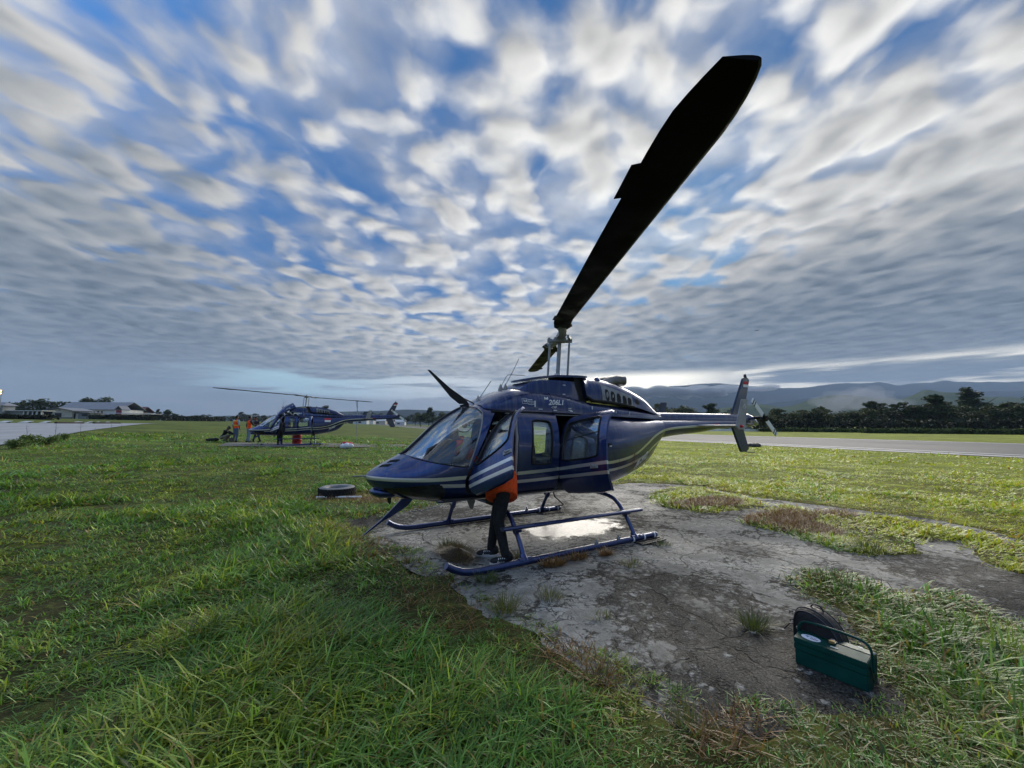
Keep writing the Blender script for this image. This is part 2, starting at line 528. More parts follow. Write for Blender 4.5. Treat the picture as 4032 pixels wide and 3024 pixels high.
def vnoise(x, y, s, seed=0):
    """value noise on numpy arrays, 0..1"""
    x = np.asarray(x) * s + 100 + seed * 17.3; y = np.asarray(y) * s + 100 + seed * 7.1
    xi = np.floor(x).astype(int); yi = np.floor(y).astype(int); fx = x - xi; fy = y - yi
    fx = fx * fx * (3 - 2 * fx); fy = fy * fy * (3 - 2 * fy)
    def h(i, j):
        n = (i * 374761393 + j * 668265263 + seed * 974711) & 0x7fffffff
        n = ((n ^ (n >> 13)) * 1274126177) & 0x7fffffff
        return ((n ^ (n >> 16)) & 0xffff) / 65535.0
    return (h(xi, yi) * (1 - fx) + h(xi + 1, yi) * fx) * (1 - fy) + (h(xi, yi + 1) * (1 - fx) + h(xi + 1, yi + 1) * fx) * fy
def fbm(x, y, s, o=4, seed=0):
    a = 0; w = 0.5; t = 0
    for i in range(o):
        a = a + w * vnoise(x, y, s * 2**i, seed + i); t += w; w *= .5
    return a / t

def ground_material():
    m = bpy.data.materials.new("field_soil_and_turf"); m.use_nodes = True
    N = NT(m.node_tree); b = N.n['Principled BSDF']
    P = N.node('ShaderNodeNewGeometry').outputs['Position']
    a = N.noise(P, 0.22, 5, 0.6); c = N.noise(P, 1.3, 6, 0.65); f = N.noise(P, 9.0, 5, 0.7)
    k = N.noise(P, 0.05, 4, 0.5)
    turf = N.mix(N.ss(c, 0.35, 0.68), (0.050, 0.060, 0.016), (0.090, 0.105, 0.026))
    turf = N.mix(N.ss(a, 0.42, 0.70), turf, (0.125, 0.135, 0.030))
    dirt = N.mix(f, (0.012, 0.011, 0.006), (0.045, 0.042, 0.020))
    soil = N.ss(N.m('ADD', N.m('MULTIPLY', c, 0.6), N.m('MULTIPLY', f, 0.4)), 0.60, 0.50)
    near = N.v('LENGTH', N.v('SUBTRACT', P, tuple(CAM)))
    soil = N.m('MAXIMUM', N.m('MULTIPLY', soil, N.ss(near, 30, 7, 0.22, 1.0)), N.ss(near, 16, 6, 0.0, 0.75))
    col = N.mix(soil, turf, dirt)
    # the field on the right is brighter, the rough on the left darker green
    X = N.v('DOT_PRODUCT', N.v('SUBTRACT', P, tuple(CAM)), (RH[0], RH[1], 0))
    side = N.ss(N.m('ADD', X, N.m('MULTIPLY', N.m('SUBTRACT', k, 0.5), 30.0)), -9, 9)
    col = N.mix(1.0, col, N.mix(side, (1.3, 1.5, 1.25), (3.1, 3.1, 1.35)), 'MULTIPLY')
    # grass colour far away evens out
    N.put(b.inputs['Base Color'], col)
    b.inputs['Roughness'].default_value = 0.95
    b.inputs['Specular IOR Level'].default_value = 0.1
    N.put(b.inputs['Normal'], N.bump(N.m('ADD', N.m('MULTIPLY', c, 0.7), N.m('MULTIPLY', f, 0.35)), 0.9, 0.12))
    return m

def ground_z(x, y):
    """the soil surface itself: level plus humps, dipping under the concrete"""
    x = np.asarray(x, float); y = np.asarray(y, float)
    Rr = np.hypot(x - CXY[0], y - CXY[1]); z = height(x, y)
    dsg = seg_dist(PAD, x, y) * np.where(inside(PAD, x, y), 1, -1)
    for isl in ISL: dsg = np.minimum(dsg, seg_dist(isl, x, y) * np.where(inside(isl, x, y), -1, 1))
    dsg = dsg + (fbm(x, y, 3.2, 3, 9) - .5) * .30 - .06
    z += 0.022 - 0.07 * sstep(dsg, -.14, .14)
    z += (fbm(x, y, .5, 3, 5) - .5) * (.03 + .09 * sstep(-dsg, 0.2, 1.5)) * sstep(-dsg, -.05, .15) * sstep(Rr, 60, 20)
    return z - 0.004

def build_ground():
    # one sheet: fine near the camera, coarse to the horizon (polar grid round the camera)
    rings = np.concatenate([np.linspace(0.4, 14, 190), np.geomspace(14.4, 9000, 90)])
    nang = 420
    ang = np.linspace(0, 2 * np.pi, nang, endpoint=False)
    Rr, A = np.meshgrid(rings, ang, indexing='ij')
    x = CXY[0] + Rr * np.cos(A); y = CXY[1] + Rr * np.sin(A)
    z = ground_z(x, y)
    V = np.c_[x.ravel(), y.ravel(), z.ravel()]
    i, j = np.meshgrid(np.arange(len(rings) - 1), np.arange(nang), indexing='ij')
    j2 = (j + 1) % nang
    idx = np.stack([i * nang + j, (i + 1) * nang + j, (i + 1) * nang + j2, i * nang + j2], -1).reshape(-1, 4)
    V = np.vstack([V, [CXY[0], CXY[1], -0.012]])
    o = big_mesh("ground", V, idx, 4, ground_material(), smooth=True)
    bm = bmesh.new(); bm.from_mesh(o.data); bm.verts.ensure_lookup_table()
    c = bm.verts[len(V) - 1]
    for k in range(nang): bm.faces.new((c, bm.verts[k], bm.verts[(k + 1) % nang]))
    bm.to_mesh(o.data); bm.free()
    return tag(o, kind='structure')

def concrete_material():
    m = bpy.data.materials.new("worn_concrete"); m.use_nodes = True
    N = NT(m.node_tree); b = N.n['Principled BSDF']
    P = N.node('ShaderNodeNewGeometry').outputs['Position']
    big = N.noise(P, 0.55, 5, 0.6, 0.6); mid = N.noise(P, 2.6, 8, 0.72, 0.3); fine = N.noise(P, 14, 6, 0.7); grit = N.noise(P, 60, 3, 0.7)
    base = N.mix(N.ss(mid, 0.30, 0.70), (0.15, 0.146, 0.125), (0.47, 0.455, 0.40))
    # dark algae / weathered gravelly areas, mostly towards the toolbox and under the machine
    px, py, pz = N.sep(P)
    def g(x, y, r, a):
        d = N.v('LENGTH', N.v('SUBTRACT', P, (x, y, 0)))
        return N.m('MULTIPLY', N.ss(d, r, 0.0), a)
    zone = None
    for q in ((1.3, 3.6, 1.5, .30), (0.6, 4.0, 1.3, .25), (0.7, 2.4, 1.0, .22), (1.3, -2.3, 1.9, .22), (-2.2, -1.6, 2.2, .16), (-2.6, 4.2, 1.8, .25), (0.4, 0.4, 0.9, .14), (-1.6, 2.2, 0.9, .12), (2.5, -2.0, 1.0, .2),
              (-0.5, 1.9, 0.8, -.16), (2.1, -0.6, 1.1, -.22), (-2.4, 1.3, 1.4, -.16), (-1.0, 2.8, .7, -.12), (1.2, 1.9, .5, -.12)):
        t = g(*q); zone = t if zone is None else N.m('ADD', zone, t)
    mixn = N.m('ADD', N.m('ADD', N.m('MULTIPLY', big, 0.40), N.m('MULTIPLY', mid, 0.55)), N.m('MULTIPLY', fine, 0.42))
    mixn = N.m('ADD', N.m('ADD', mixn, N.m('MULTIPLY', grit, 0.12)), N.m('MULTIPLY', zone, 0.42))
    dk = N.ss(mixn, 0.725, 0.80)
    dk2 = dk
    col = N.mix(dk2, base, N.mix(N.ss(grit, .35, .65), (0.012, 0.011, 0.009), (0.085, 0.080, 0.067)))
    # flaked light chips
    vd = N.vor(N.v('ADD', P, N.v('SCALE', N.noise(P, 5, 3, 0.6, col=True), scale=0.18)), 7.0)
    chip = N.m('MULTIPLY', N.m('MULTIPLY', N.ss(vd, 0.42, 0.22), N.ss(mid, 0.46, 0.58)), N.m('MULTIPLY', N.ss(fine, 0.44, 0.54), N.ss(big, 0.66, 0.50)))
    col = N.mix(N.m('MULTIPLY', chip, 0.75), col, (0.50, 0.49, 0.44))
    sp = N.ss(N.vor(P, 34.0), 0.20, 0.10)
    col = N.mix(N.m('MULTIPLY', N.m('MULTIPLY', sp, dk), 0.4), col, (0.33, 0.32, 0.29))
    # cracks
    wp = N.v('ADD', P, N.v('SCALE', N.noise(P, 1.8, 5, 0.6, col=True), scale=0.55))
    cr = N.vor(wp, 0.75, 'DISTANCE_TO_EDGE'); cr2 = N.vor(wp, 7.5, 'DISTANCE_TO_EDGE')
    crack = N.m('MAXIMUM', N.m('MULTIPLY', N.ss(cr, 0.014, 0.003), N.ss(mid, 0.36, 0.52)), N.m('MULTIPLY', N.ss(cr2, 0.055, 0.010), N.ss(mid, 0.44, 0.56)))
    col = N.mix(N.m('MULTIPLY', crack, 0.8), col, (0.018, 0.016, 0.012))
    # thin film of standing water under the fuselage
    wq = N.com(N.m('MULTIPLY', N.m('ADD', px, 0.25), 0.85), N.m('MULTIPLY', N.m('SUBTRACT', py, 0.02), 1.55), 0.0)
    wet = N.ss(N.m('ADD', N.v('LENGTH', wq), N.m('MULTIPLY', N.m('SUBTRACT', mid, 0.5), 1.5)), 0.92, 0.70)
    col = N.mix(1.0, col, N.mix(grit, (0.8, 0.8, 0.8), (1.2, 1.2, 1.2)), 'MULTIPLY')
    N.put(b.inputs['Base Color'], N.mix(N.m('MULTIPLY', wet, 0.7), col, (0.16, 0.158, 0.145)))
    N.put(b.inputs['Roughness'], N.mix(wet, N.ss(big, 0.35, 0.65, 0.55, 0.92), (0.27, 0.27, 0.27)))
    b.inputs['Specular IOR Level'].default_value = 0.1
    h = N.m('ADD', N.m('ADD', N.m('MULTIPLY', fine, 0.8), N.m('MULTIPLY', grit, 0.4)), N.m('MULTIPLY', N.m('ADD', crack, N.m('MULTIPLY', dk, 0.2)), -0.9))
    h = N.m('ADD', h, N.m('MULTIPLY', chip, 0.3))
    h = N.m('MULTIPLY', h, N.m('SUBTRACT', 1.0, wet))
    N.put(b.inputs['Normal'], N.bump(h, 0.75, 0.03))
    return m

def flat_sheet(name, poly, z, m, kind='structure', holes=(), follow=False):
    bm = bmesh.new()
    vs = [bm.verts.new((p[0], p[1], z + (H(p[0], p[1]) if follow else 0))) for p in poly]
    ed = [bm.edges.new((vs[i], vs[(i + 1) % len(vs)])) for i in range(len(vs))]
    for h in holes:
        hv = [bm.verts.new((p[0], p[1], z)) for p in h]
        ed += [bm.edges.new((hv[i], hv[(i + 1) % len(hv)])) for i in range(len(hv))]
    bmesh.ops.triangle_fill(bm, use_beauty=True, use_dissolve=False, edges=ed)
    bmesh.ops.recalc_face_normals(bm, faces=bm.faces)
    for f in bm.faces:
        if f.normal.z < 0: f.normal_flip()
    me = bpy.data.meshes.new(name); bm.to_mesh(me); bm.free(); me.materials.append(m)
    o = link(bpy.data.objects.new(name, me))
    return tag(o, kind=kind)

build_ground()
PAD_S = smooth_poly(PAD, 1)
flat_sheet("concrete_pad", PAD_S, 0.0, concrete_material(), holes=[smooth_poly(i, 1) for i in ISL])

# runway on the right with its painted edge lines
def asphalt_material(name, c0, c1, streak=True, rough=(0.6, 0.85), spec=.12):
    m = bpy.data.materials.new(name); m.use_nodes = True
    N = NT(m.node_tree); b = N.n['Principled BSDF']
    P = N.node('ShaderNodeNewGeometry').outputs['Position']
    u = N.v('DOT_PRODUCT', P, (0.99, -0.14, 0)); v = N.v('DOT_PRODUCT', P, (0.14, 0.99, 0))
    S = N.com(N.m('MULTIPLY', u, 0.9), N.m('MULTIPLY', v, 0.05), 0.0)
    n = N.noise(S, 0.9, 5, 0.6); f = N.noise(P, 1.5, 5, 0.6)
    k = N.m('ADD', N.m('MULTIPLY', n, 0.7), N.m('MULTIPLY', f, 0.3))
    N.put(b.inputs['Base Color'], N.mix(N.ss(k, 0.35, 0.65), c0, c1))
    N.put(b.inputs['Roughness'], N.ss(k, 0.35, 0.65, rough[0], rough[1]))
    b.inputs['Specular IOR Level'].default_value = spec
    return m
def strip(name, a, b, w0, w1, z, m, n=60):
    """band along a->b between offsets w0..w1 to its right-hand side, following the ground"""
    a, b = np.array(a, float), np.array(b, float)
    d = (b - a) / np.linalg.norm(b - a); nn = np.array([d[1], -d[0]])
    V, F = [], []
    cols = np.linspace(w0, w1, 2 if abs(w1 - w0) < 2 else 7)
    for i in range(n + 1):
        t = (i / n) ** 2
        p = a + (b - a) * t
        for c in cols:
            q = p + nn * c
            V.append((q[0], q[1], H(q[0], q[1]) + z))
    k = len(cols)
    for i in range(n):
        for j in range(k - 1):
            F.append((i * k + j, i * k + j + 1, (i + 1) * k + j + 1, (i + 1) * k + j))
    o = from_arrays(name, V, F, m)
    if o.data.polygons[0].normal.z < 0: o.data.flip_normals()
    return tag(o, kind='structure')
RW_A, RW_B = (-25.2, 40.0), (-88.0, -420.0)
rw_mat = asphalt_material("runway_asphalt", (0.085, 0.085, 0.082), (0.15, 0.15, 0.142))
strip("runway", RW_A, RW_B, 0.0, 30.0, 0.03, rw_mat)
line_paint = mat("worn_white_line", (0.62, 0.62, 0.58), 0.7, noise=(3.0, 0.35, 5))
strip("runway_edge_line", RW_A, RW_B, 0.8, 1.35, 0.034, line_paint)
strip("runway_edge_line", RW_A, RW_B, 3.2, 3.6, 0.034, line_paint)
strip("runway_edge_line", RW_A, RW_B, 27.5, 28.1, 0.034, line_paint)
# ------------------------------------------------------------------ helicopter
def paint_material(name, stripes=True, dust=0.35):
    m = bpy.data.materials.new(name); m.use_nodes = True
    N = NT(m.node_tree); b = N.n['Principled BSDF']
    tc = N.node('ShaderNodeTexCoord').outputs['Object']
    x, y, z = N.sep(tc)
    n = N.noise(tc, 3.0, 5, 0.6); f = N.noise(tc, 40, 3, 0.6)
    st = N.noise(N.com(N.m('MULTIPLY', x, 16.0), N.m('MULTIPLY', y, 9.0), N.m('MULTIPLY', z, 1.3)), 1.0, 5, 0.65)
    navy = N.mix(n, (0.010, 0.028, 0.118), (0.014, 0.036, 0.145))
    gn = N.node('ShaderNodeNewGeometry')
    upw = N.ss(N.sep(gn.outputs['Normal'])[2], -0.2, 0.9)
    dirt = N.m('MULTIPLY', N.m('MULTIPLY', N.ss(st, 0.42, 0.72), N.m('MULTIPLY_ADD', upw, 0.8, 0.2)), dust)
    col = N.mix(dirt, navy, (0.17, 0.175, 0.19))
    rgh = N.m('MULTIPLY_ADD', dirt, 0.5, N.m('MULTIPLY_ADD', f, 0.10, 0.26))
    if stripes:
        def curve(xs, zs):
            c = N.node('ShaderNodeFloatCurve')
            cm = c.mapping; cu = cm.curves[0]
            lo, hi = -7.0, 3.2
            pts = [((a - lo) / (hi - lo), b_ / 2.0) for a, b_ in sorted(zip(xs, zs))]
            cu.points[0].location = pts[0]; cu.points[1].location = pts[-1]
            for p in pts[1:-1]: cu.points.new(*p)
            for p in cu.points: p.handle_type = 'AUTO_CLAMPED'
            cm.update()
            N.put(c.inputs['Value'], N.lin(x, lo, hi))
            return N.m('MULTIPLY', c.outputs[0], 2.0)
        up = curve((3.1, 2.35, 1.96, 1.17, .4, -.45, -.66, -1.235, -1.736, -2.07, -2.39, -2.67, -3.26, -4.0, -5.4, -7),
                   (1.022, 1.0, 1.012, 1.024, 1.05, 1.085, 1.093, 1.167, 1.335, 1.473, 1.565, 1.61, 1.648, 1.67, 1.70, 1.70))
        lo_ = curve((3.1, 2.3, 1.96, 1.21, .4, -.45, -.655, -1.23, -1.73, -2.086, -2.4, -2.7, -7),
                    (.925, .922, .912, .912, .932, .962, .968, 1.035, 1.154, 1.31, 1.40, 1.43, 1.43))
        a1 = N.ss(N.m('ABSOLUTE', N.m('SUBTRACT', z, up)), 0.0235, 0.0215)
        a2 = N.m('MULTIPLY', N.ss(N.m('ABSOLUTE', N.m('SUBTRACT', z, lo_)), 0.0225, 0.0205), N.m('LESS_THAN', x, 2.27))
        a1 = N.m('MULTIPLY', a1, N.m('GREATER_THAN', x, -4.3))
        a2 = N.m('MULTIPLY', a2, N.m('GREATER_THAN', x, -2.6))
        k = N.m('MAXIMUM', a1, a2)
        col = N.mix(k, col, N.mix(n, (0.55, 0.55, 0.50), (0.66, 0.65, 0.59)))
        # panel seams
        seam = None
        for sx in (-0.80, -1.33, -2.02):
            s = N.ss(N.m('ABSOLUTE', N.m('SUBTRACT', x, sx)), 0.006, 0.002)
            seam = s if seam is None else N.m('MAXIMUM', seam, s)
        s = N.m('MULTIPLY', N.ss(N.m('ABSOLUTE', N.m('SUBTRACT', z, 1.30)), 0.006, 0.002), N.m('MULTIPLY', N.m('LESS_THAN', x, -0.60), N.m('GREATER_THAN', x, -1.33)))
        seam = N.m('MAXIMUM', seam, s)
        col = N.mix(N.m('MULTIPLY', seam, 0.75), col, (0.004, 0.004, 0.006))
    N.put(b.inputs['Base Color'], col)
    N.put(b.inputs['Roughness'], rgh)
    N.put(b.inputs['Metallic'], N.m('MULTIPLY_ADD', dirt, -0.6, 0.68, clamp=True))
    b.inputs['Coat Weight'].default_value = 0.9
    b.inputs['Coat Roughness'].default_value = 0.05
    b.inputs['Specular IOR Level'].default_value = 0.5
    wob = N.noise(tc, 2.4, 3, 0.5)
    N.put(b.inputs['Normal'], N.bump(wob, 0.25, 0.02))
    N.put(b.inputs['Coat Normal'], N.bump(wob, 0.25, 0.02))
    return m

M_PAINT = paint_material("navy_paint_striped", True, 0.30)
M_NAVY = paint_material("navy_paint", False, 0.85)
M_FRAME = paint_material("navy_frame_paint", False, 0.15)
M_LINING = mat("cabin_lining", (0.10, 0.105, 0.11), 0.8, noise=(6, .2, 4))
M_DARK = mat("matt_black_plastic", (0.012, 0.012, 0.013), 0.6)
M_RUBBER = mat("black_rubber_seal", (0.006, 0.006, 0.007), 0.55)
M_GLASS = glass_mat("windscreen_glass", (0.94, 0.975, 0.985), 0.8, 0.04)
M_GLASS2 = glass_mat("door_glass", (0.93, 0.975, 0.97), 0.8, 0.03)
M_TINT = glass_mat("dark_chin_glass", (0.18, 0.20, 0.22), 0.8, 0.04)
M_STEEL = mat("bare_steel", (0.42, 0.43, 0.44), 0.35, metal=0.8, noise=(14, .2, 4))
M_GREYP = mat("grey_painted_metal", (0.30, 0.31, 0.31), 0.5, noise=(10, .2, 4))
M_WHITE = mat("white_marking", (0.82, 0.82, 0.79), 0.5)
M_BLADE = mat("black_blade_paint", (0.008, 0.008, 0.010), 0.6, spec=.05, noise=(3, .4, 5))
M_BLADE_EDGE = mat("worn_blade_edge", (0.05, 0.05, 0.046), 0.6, spec=.1, noise=(20, .4, 4))
M_COWLG = mat("cowl_grey", (0.27, 0.275, 0.28), 0.42, noise=(5, .3, 5), coat=0.4)
M_EXH = mat("exhaust_steel", (0.20, 0.19, 0.18), 0.45, metal=0.6, noise=(9, .3, 5))
M_RUST = mat("heat_browned_steel", (0.28, 0.13, 0.05), 0.6, noise=(12, .5, 5))
M_RED = mat("red_marking", (0.55, 0.02, 0.025), 0.5)
M_SEAT = mat("seat_fabric", (0.045, 0.042, 0.04), 0.85, noise=(20, .3, 3))
M_PALE = mat("pale_seat_trim", (0.42, 0.41, 0.37), 0.7, noise=(8, .2, 3))
M_FINLET = mat("grey_tailplane_fin", (0.33, 0.32, 0.30), 0.5, noise=(4, .3, 6))
M_TEAL = mat("dark_fin_paint", (0.010, 0.026, 0.062), 0.35, coat=0.5, noise=(4, .2, 4))

f_zt = pchip(*zip(*sorted([(3.03, 1.03), (3.0, 1.07), (2.93, 1.115), (2.75, 1.21), (2.56, 1.31), (2.36, 1.48), (2.17, 1.655), (1.95, 1.81), (1.72, 1.925), (1.55, 1.965), (1.3, 1.97), (.9, 1.95), (0, 1.92), (-1, 1.89), (-1.9, 1.84), (-2.5, 1.80)])))
f_zb = pchip(*zip(*sorted([(3.03, 1.01), (2.99, .94), (2.9, .86), (2.75, .785), (2.5, .715), (2.2, .67), (1.8, .652), (1, .64), (0, .64), (-.4, .645), (-.8, .66), (-1.3, .735), (-1.8, .86), (-2.08, .99), (-2.3, 1.21), (-2.5, 1.42)])))
f_w = pchip(*zip(*sorted([(3.03, .01), (3.0, .10), (2.93, .22), (2.75, .385), (2.5, .505), (2.2, .59), (1.9, .64), (1.6, .66), (1.2, .668), (.4, .67), (-.2, .665), (-.6, .645), (-1.0, .585), (-1.4, .49), (-1.8, .385), (-2.15, .29), (-2.5, .215)])))
f_zm = pchip(*zip(*sorted([(3.03, 1.02), (2.5, 1.0), (2.0, 1.06), (1.5, 1.14), (0, 1.2), (-1, 1.31), (-2, 1.5), (-2.5, 1.61)])))
f_nu = pchip(*zip(*sorted([(3.03, 2.0), (2.5, 2.0), (2.0, 2.2), (1.6, 2.7), (1.2, 3.0), (0, 3.0), (-1, 2.5), (-2.5, 2.0)])))
f_nl = pchip(*zip(*sorted([(3.03, 1.8), (2.6, 2.0), (2.2, 2.6), (1.5, 3.2), (0, 3.2), (-1, 2.5), (-2.5, 2.0)])))
def body_y(x, z, off=0.0):
    """half-width of the fuselage skin at station x, height z"""
    zt, zb, w, zm = f_zt(x), f_zb(x), f_w(x), f_zm(x)
    if z >= zm: t = (z - zm) / max(zt - zm, 1e-4); n = f_nu(x)
    else: t = (zm - z) / max(zm - zb, 1e-4); n = f_nl(x)
    t = min(max(t, 0), 1)
    return w * (1 - t ** n) ** (1 / n) + off
def body_ring(x, inset, n=48):
    zt, zb, w, zm, nu, nl = f_zt(x) - inset, f_zb(x) + inset, f_w(x) - inset, f_zm(x), f_nu(x), f_nl(x)
    w = max(w, .004); zt = max(zt, zm + .004); zb = min(zb, zm - .004)
    R = []
    for k in range(n):
        a = 2 * pi * (k + .5) / n
        c, s = cos(a), sin(a)
        e = 2 / (nu if s >= 0 else nl)
        R.append((x, w * math.copysign(abs(c) ** e, c), zm + (zt - zm if s >= 0 else zm - zb) * math.copysign(abs(s) ** e, s)))
    return R
def ring_loft(rings, cap=True):
    n = len(rings[0]); V = [p for r in rings for p in r]; F = []
    for i in range(len(rings) - 1):
        for k in range(n):
            F.append((i * n + k, (i + 1) * n + k, (i + 1) * n + (k + 1) % n, i * n + (k + 1) % n))
    if cap:
        F.append(tuple(range(n))); F.append(tuple(range((len(rings) - 1) * n, len(rings) * n))[::-1])
    return V, F
XS = np.concatenate([3.03 - np.array([0, .006, .016, .03, .05, .08, .12, .17, .23]), np.linspace(2.74, -2.5, 84)])
def shell_mesh(name, out_in, thick):
    """closed skin: outer loft minus inner loft, outer faces material 0, inner faces material 1"""
    A, FA = ring_loft([body_ring(x, out_in) for x in XS])
    xs2 = [x - thick * (1 if x > 2 else (x - (-2.5 + 2 * thick)) / 4.5 if x > -2.5 + 2 * thick else 0) for x in XS]
    xs2 = [min(x, 3.03 - thick * 1.2) for x in np.linspace(3.03 - thick * 1.2, -2.5 + thick * 1.5, 84)]
    B, FB = ring_loft([body_ring(x, out_in + thick) for x in xs2])
    me = bpy.data.meshes.new(name)
    n = len(A)
    me.from_pydata(A + B, [], FA + [tuple(i + n for i in f)[::-1] for f in FB])
    me.polygons.foreach_set('material_index', [0] * len(FA) + [1] * len(FB))
    me.polygons.foreach_set('use_smooth', [True] * (len(FA) - 2) + [False] * 2 + [True] * len(FB))
    return me
def prism_obj(poly, y0, y1):
    mb = MB(); mb.prism(poly, XZ(0), y0, y1)
    o = mb.build("cutter", [])
    return o
def boolean(src, ops, name, mats, parent):
    """src mesh, ops = [(polygon, y0, y1, 'DIFFERENCE' | 'INTERSECT')] -> new object"""
    o = bpy.data.objects.new("tmp", src.copy()); COL.objects.link(o)
    for m in mats: o.data.materials.append(m)
    cut = []
    for poly, y0, y1, op in ops:
        c = prism_obj(poly, y0, y1)
        for m in mats: c.data.materials.append(m)
        if len(mats) > 1: c.data.polygons.foreach_set('material_index', [len(mats) - 1] * len(c.data.polygons))
        md = o.modifiers.new("b", 'BOOLEAN'); md.operation = op; md.solver = 'EXACT'; md.object = c
        cut.append(c)
    dg = bpy.context.evaluated_depsgraph_get(); dg.update()
    me = bpy.data.meshes.new_from_object(o.evaluated_get(dg))
    me.name = name
    for c in cut + [o]:
        d = c.data; bpy.data.objects.remove(c); bpy.data.meshes.remove(d)
    me.materials.clear()
    for m in mats: me.materials.append(m)
    r = link(bpy.data.objects.new(name, me), parent)
    sh = me.attributes.get('sharp_edge')
    bm = bmesh.new(); bm.from_mesh(me)
    for e in bm.edges:
        if len(e.link_faces) == 2 and e.calc_face_angle(0) > radians(40): e.smooth = False
    for f in bm.faces: f.smooth = True
    bm.to_mesh(me); bm.free()
    return r
def rnd(P, it=2): return smooth_poly(P, it)
def shrink(P, d):
    """move a polygon's outline inwards by d (convex-ish outlines)"""
    cx = sum(p[0] for p in P) / len(P); cz = sum(p[1] for p in P) / len(P)
    return [(p[0] - d * (p[0] - cx) / hypot(p[0] - cx, p[1] - cz), p[1] - d * (p[1] - cz) / hypot(p[0] - cx, p[1] - cz)) for p in P]

WS = [(2.585, 1.29), (2.25, 1.19), (1.99, 1.145), (1.915, 1.15), (1.625, 1.84), (1.64, 1.90), (1.72, 1.955), (1.80, 2.05), (2.8, 2.05), (2.7, 1.42)]
D1 = [(1.96, .90), (1.955, 1.03), (1.80, 1.30), (1.57, 1.70), (1.48, 1.82), (1.41, 1.865), (1.17, 1.865), (1.14, 1.80), (1.17, 1.6), (1.20, 1.2), (1.205, .95), (1.22, .86), (1.28, .80), (1.86, .79), (1.92, .82)]
W1 = [(1.835, 1.165), (1.75, 1.28), (1.54, 1.65), (1.47, 1.755), (1.40, 1.795), (1.25, 1.795), (1.225, 1.74), (1.25, 1.33), (1.30, 1.27), (1.5, 1.20), (1.78, 1.145)]
WM = [(.985, 1.16), (.915, 1.70), (.88, 1.745), (.615, 1.735), (.575, 1.69), (.63, 1.16), (.67, 1.125), (.95, 1.13)]
D2 = [(.50, .74), (.49, 1.2), (.47, 1.6), (.44, 1.78), (.38, 1.85), (-.33, 1.835), (-.395, 1.78), (-.42, 1.5), (-.415, 1.0), (-.39, .80), (-.33, .72), (.46, .70)]
W2 = [(.425, 1.19), (.385, 1.66), (.34, 1.72), (-.21, 1.735), (-.275, 1.69), (-.27, 1.2), (-.22, 1.16), (.38, 1.145)]
CH = [(2.86, .90), (2.35, .945), (2.25, .93), (2.17, .83), (2.19, .73), (2.3, .60), (2.75, .60), (2.88, .84)]

def on_skin(poly, off=0.003, side=1):
    return [Vector((x, side * body_y(x, z, off), z)) for x, z in poly]
def seal(poly, parent, side=1, r=0.011, name="window_seal", off=0.0):
    P = rnd(poly, 2); P = P + [P[0], P[1]]
    # resample finely so that the seal follows the curved skin
    Q = []
    for a, b in zip(P[:-1], P[1:]):
        k = max(1, int(hypot(a[0] - b[0], a[1] - b[1]) / .06))
        for i in range(k): Q.append((a[0] + (b[0] - a[0]) * i / k, a[1] + (b[1] - a[1]) * i / k))
    mb = MB(); mb.tube(on_skin(Q, off, side), r, 6, cap=False)
    return mb.build(name, M_RUBBER, parent)
def rot_about(A, axis, ang):
    A = Vector(A)
    return Matrix.Translation(A) @ Matrix.Rotation(ang, 4, Vector(axis).normalized()) @ Matrix.Translation(-A)
def text_mesh(txt, size, name, m, parent, place, shear=0.0, extr=0.0, bold=0.0, width=1.0):
    """lettering as flat mesh; place(u, v) -> 3D point"""
    cu = bpy.data.curves.new("t", 'FONT'); cu.body = txt; cu.size = size; cu.shear = shear; cu.offset = bold
    cu.resolution_u = 3
    o = bpy.data.objects.new("t", cu); COL.objects.link(o)
    dg = bpy.context.evaluated_depsgraph_get(); dg.update()
    me = bpy.data.meshes.new_from_object(o.evaluated_get(dg))
    bpy.data.objects.remove(o); bpy.data.curves.remove(cu)
    bm = bmesh.new(); bm.from_mesh(me)
    for v in bm.verts: v.co = Vector(place(v.co.x * width, v.co.y))
    bm.to_mesh(me); bm.free()
    me.name = name; me.materials.clear(); me.materials.append(m)
    return link(bpy.data.objects.new(name, me), parent)

DOOR1_M = rot_about((1.971, .66, .93), (-.36, -.03, .709), radians(-80))
DOOR2_M = rot_about((.50, .66, .9), (-.15, 0, 1), radians(-88))

def half_loft(stations, nu_, parent, name, m, n=20, closed_bottom=True, caps=True):
    """stations: (x, zbottom, ztop, halfwidth) -> a rounded hood standing on zbottom"""
    rings = []
    for (x, zb, zt, w) in stations:
        R = []
        for k in range(n + 1):
            a = pi * k / n
            c, s = cos(a), sin(a)
            R.append((x, w * math.copysign(abs(c) ** (2 / nu_), c), zb + (zt - zb) * abs(s) ** (2 / nu_)))
        rings.append(R)
    V, F = ring_loft(rings, cap=caps)
    return from_arrays(name, V, F, m, parent, smooth=True)

def dense(st, n=30):
    """resample hood stations smoothly"""
    st = sorted(st)
    xs = [s[0] for s in st]
    fs = [pchip(xs, [s[i] for s in st]) for i in (1, 2, 3)]
    return [(x, fs[0](x), fs[1](x), fs[2](x)) for x in np.linspace(xs[0], xs[-1], n)]

def sharpen(o, ang=35):
    bm = bmesh.new(); bm.from_mesh(o.data)
    bmesh.ops.recalc_face_normals(bm, faces=bm.faces)
    for e in bm.edges:
        if len(e.link_faces) == 2: e.smooth = e.calc_face_angle(0) < radians(ang)
    bm.to_mesh(o.data); bm.free()
    return o

def airfoil_plate(poly, y, th, parent, name, m):
    """flat fin with a bevelled rim: outline polygon in (x,z)"""
    mb = MB(); mb.prism(poly, XZ(0), y - th / 2, y + th / 2)
    return mb.build(name, m, parent, bevel=th * 0.3)

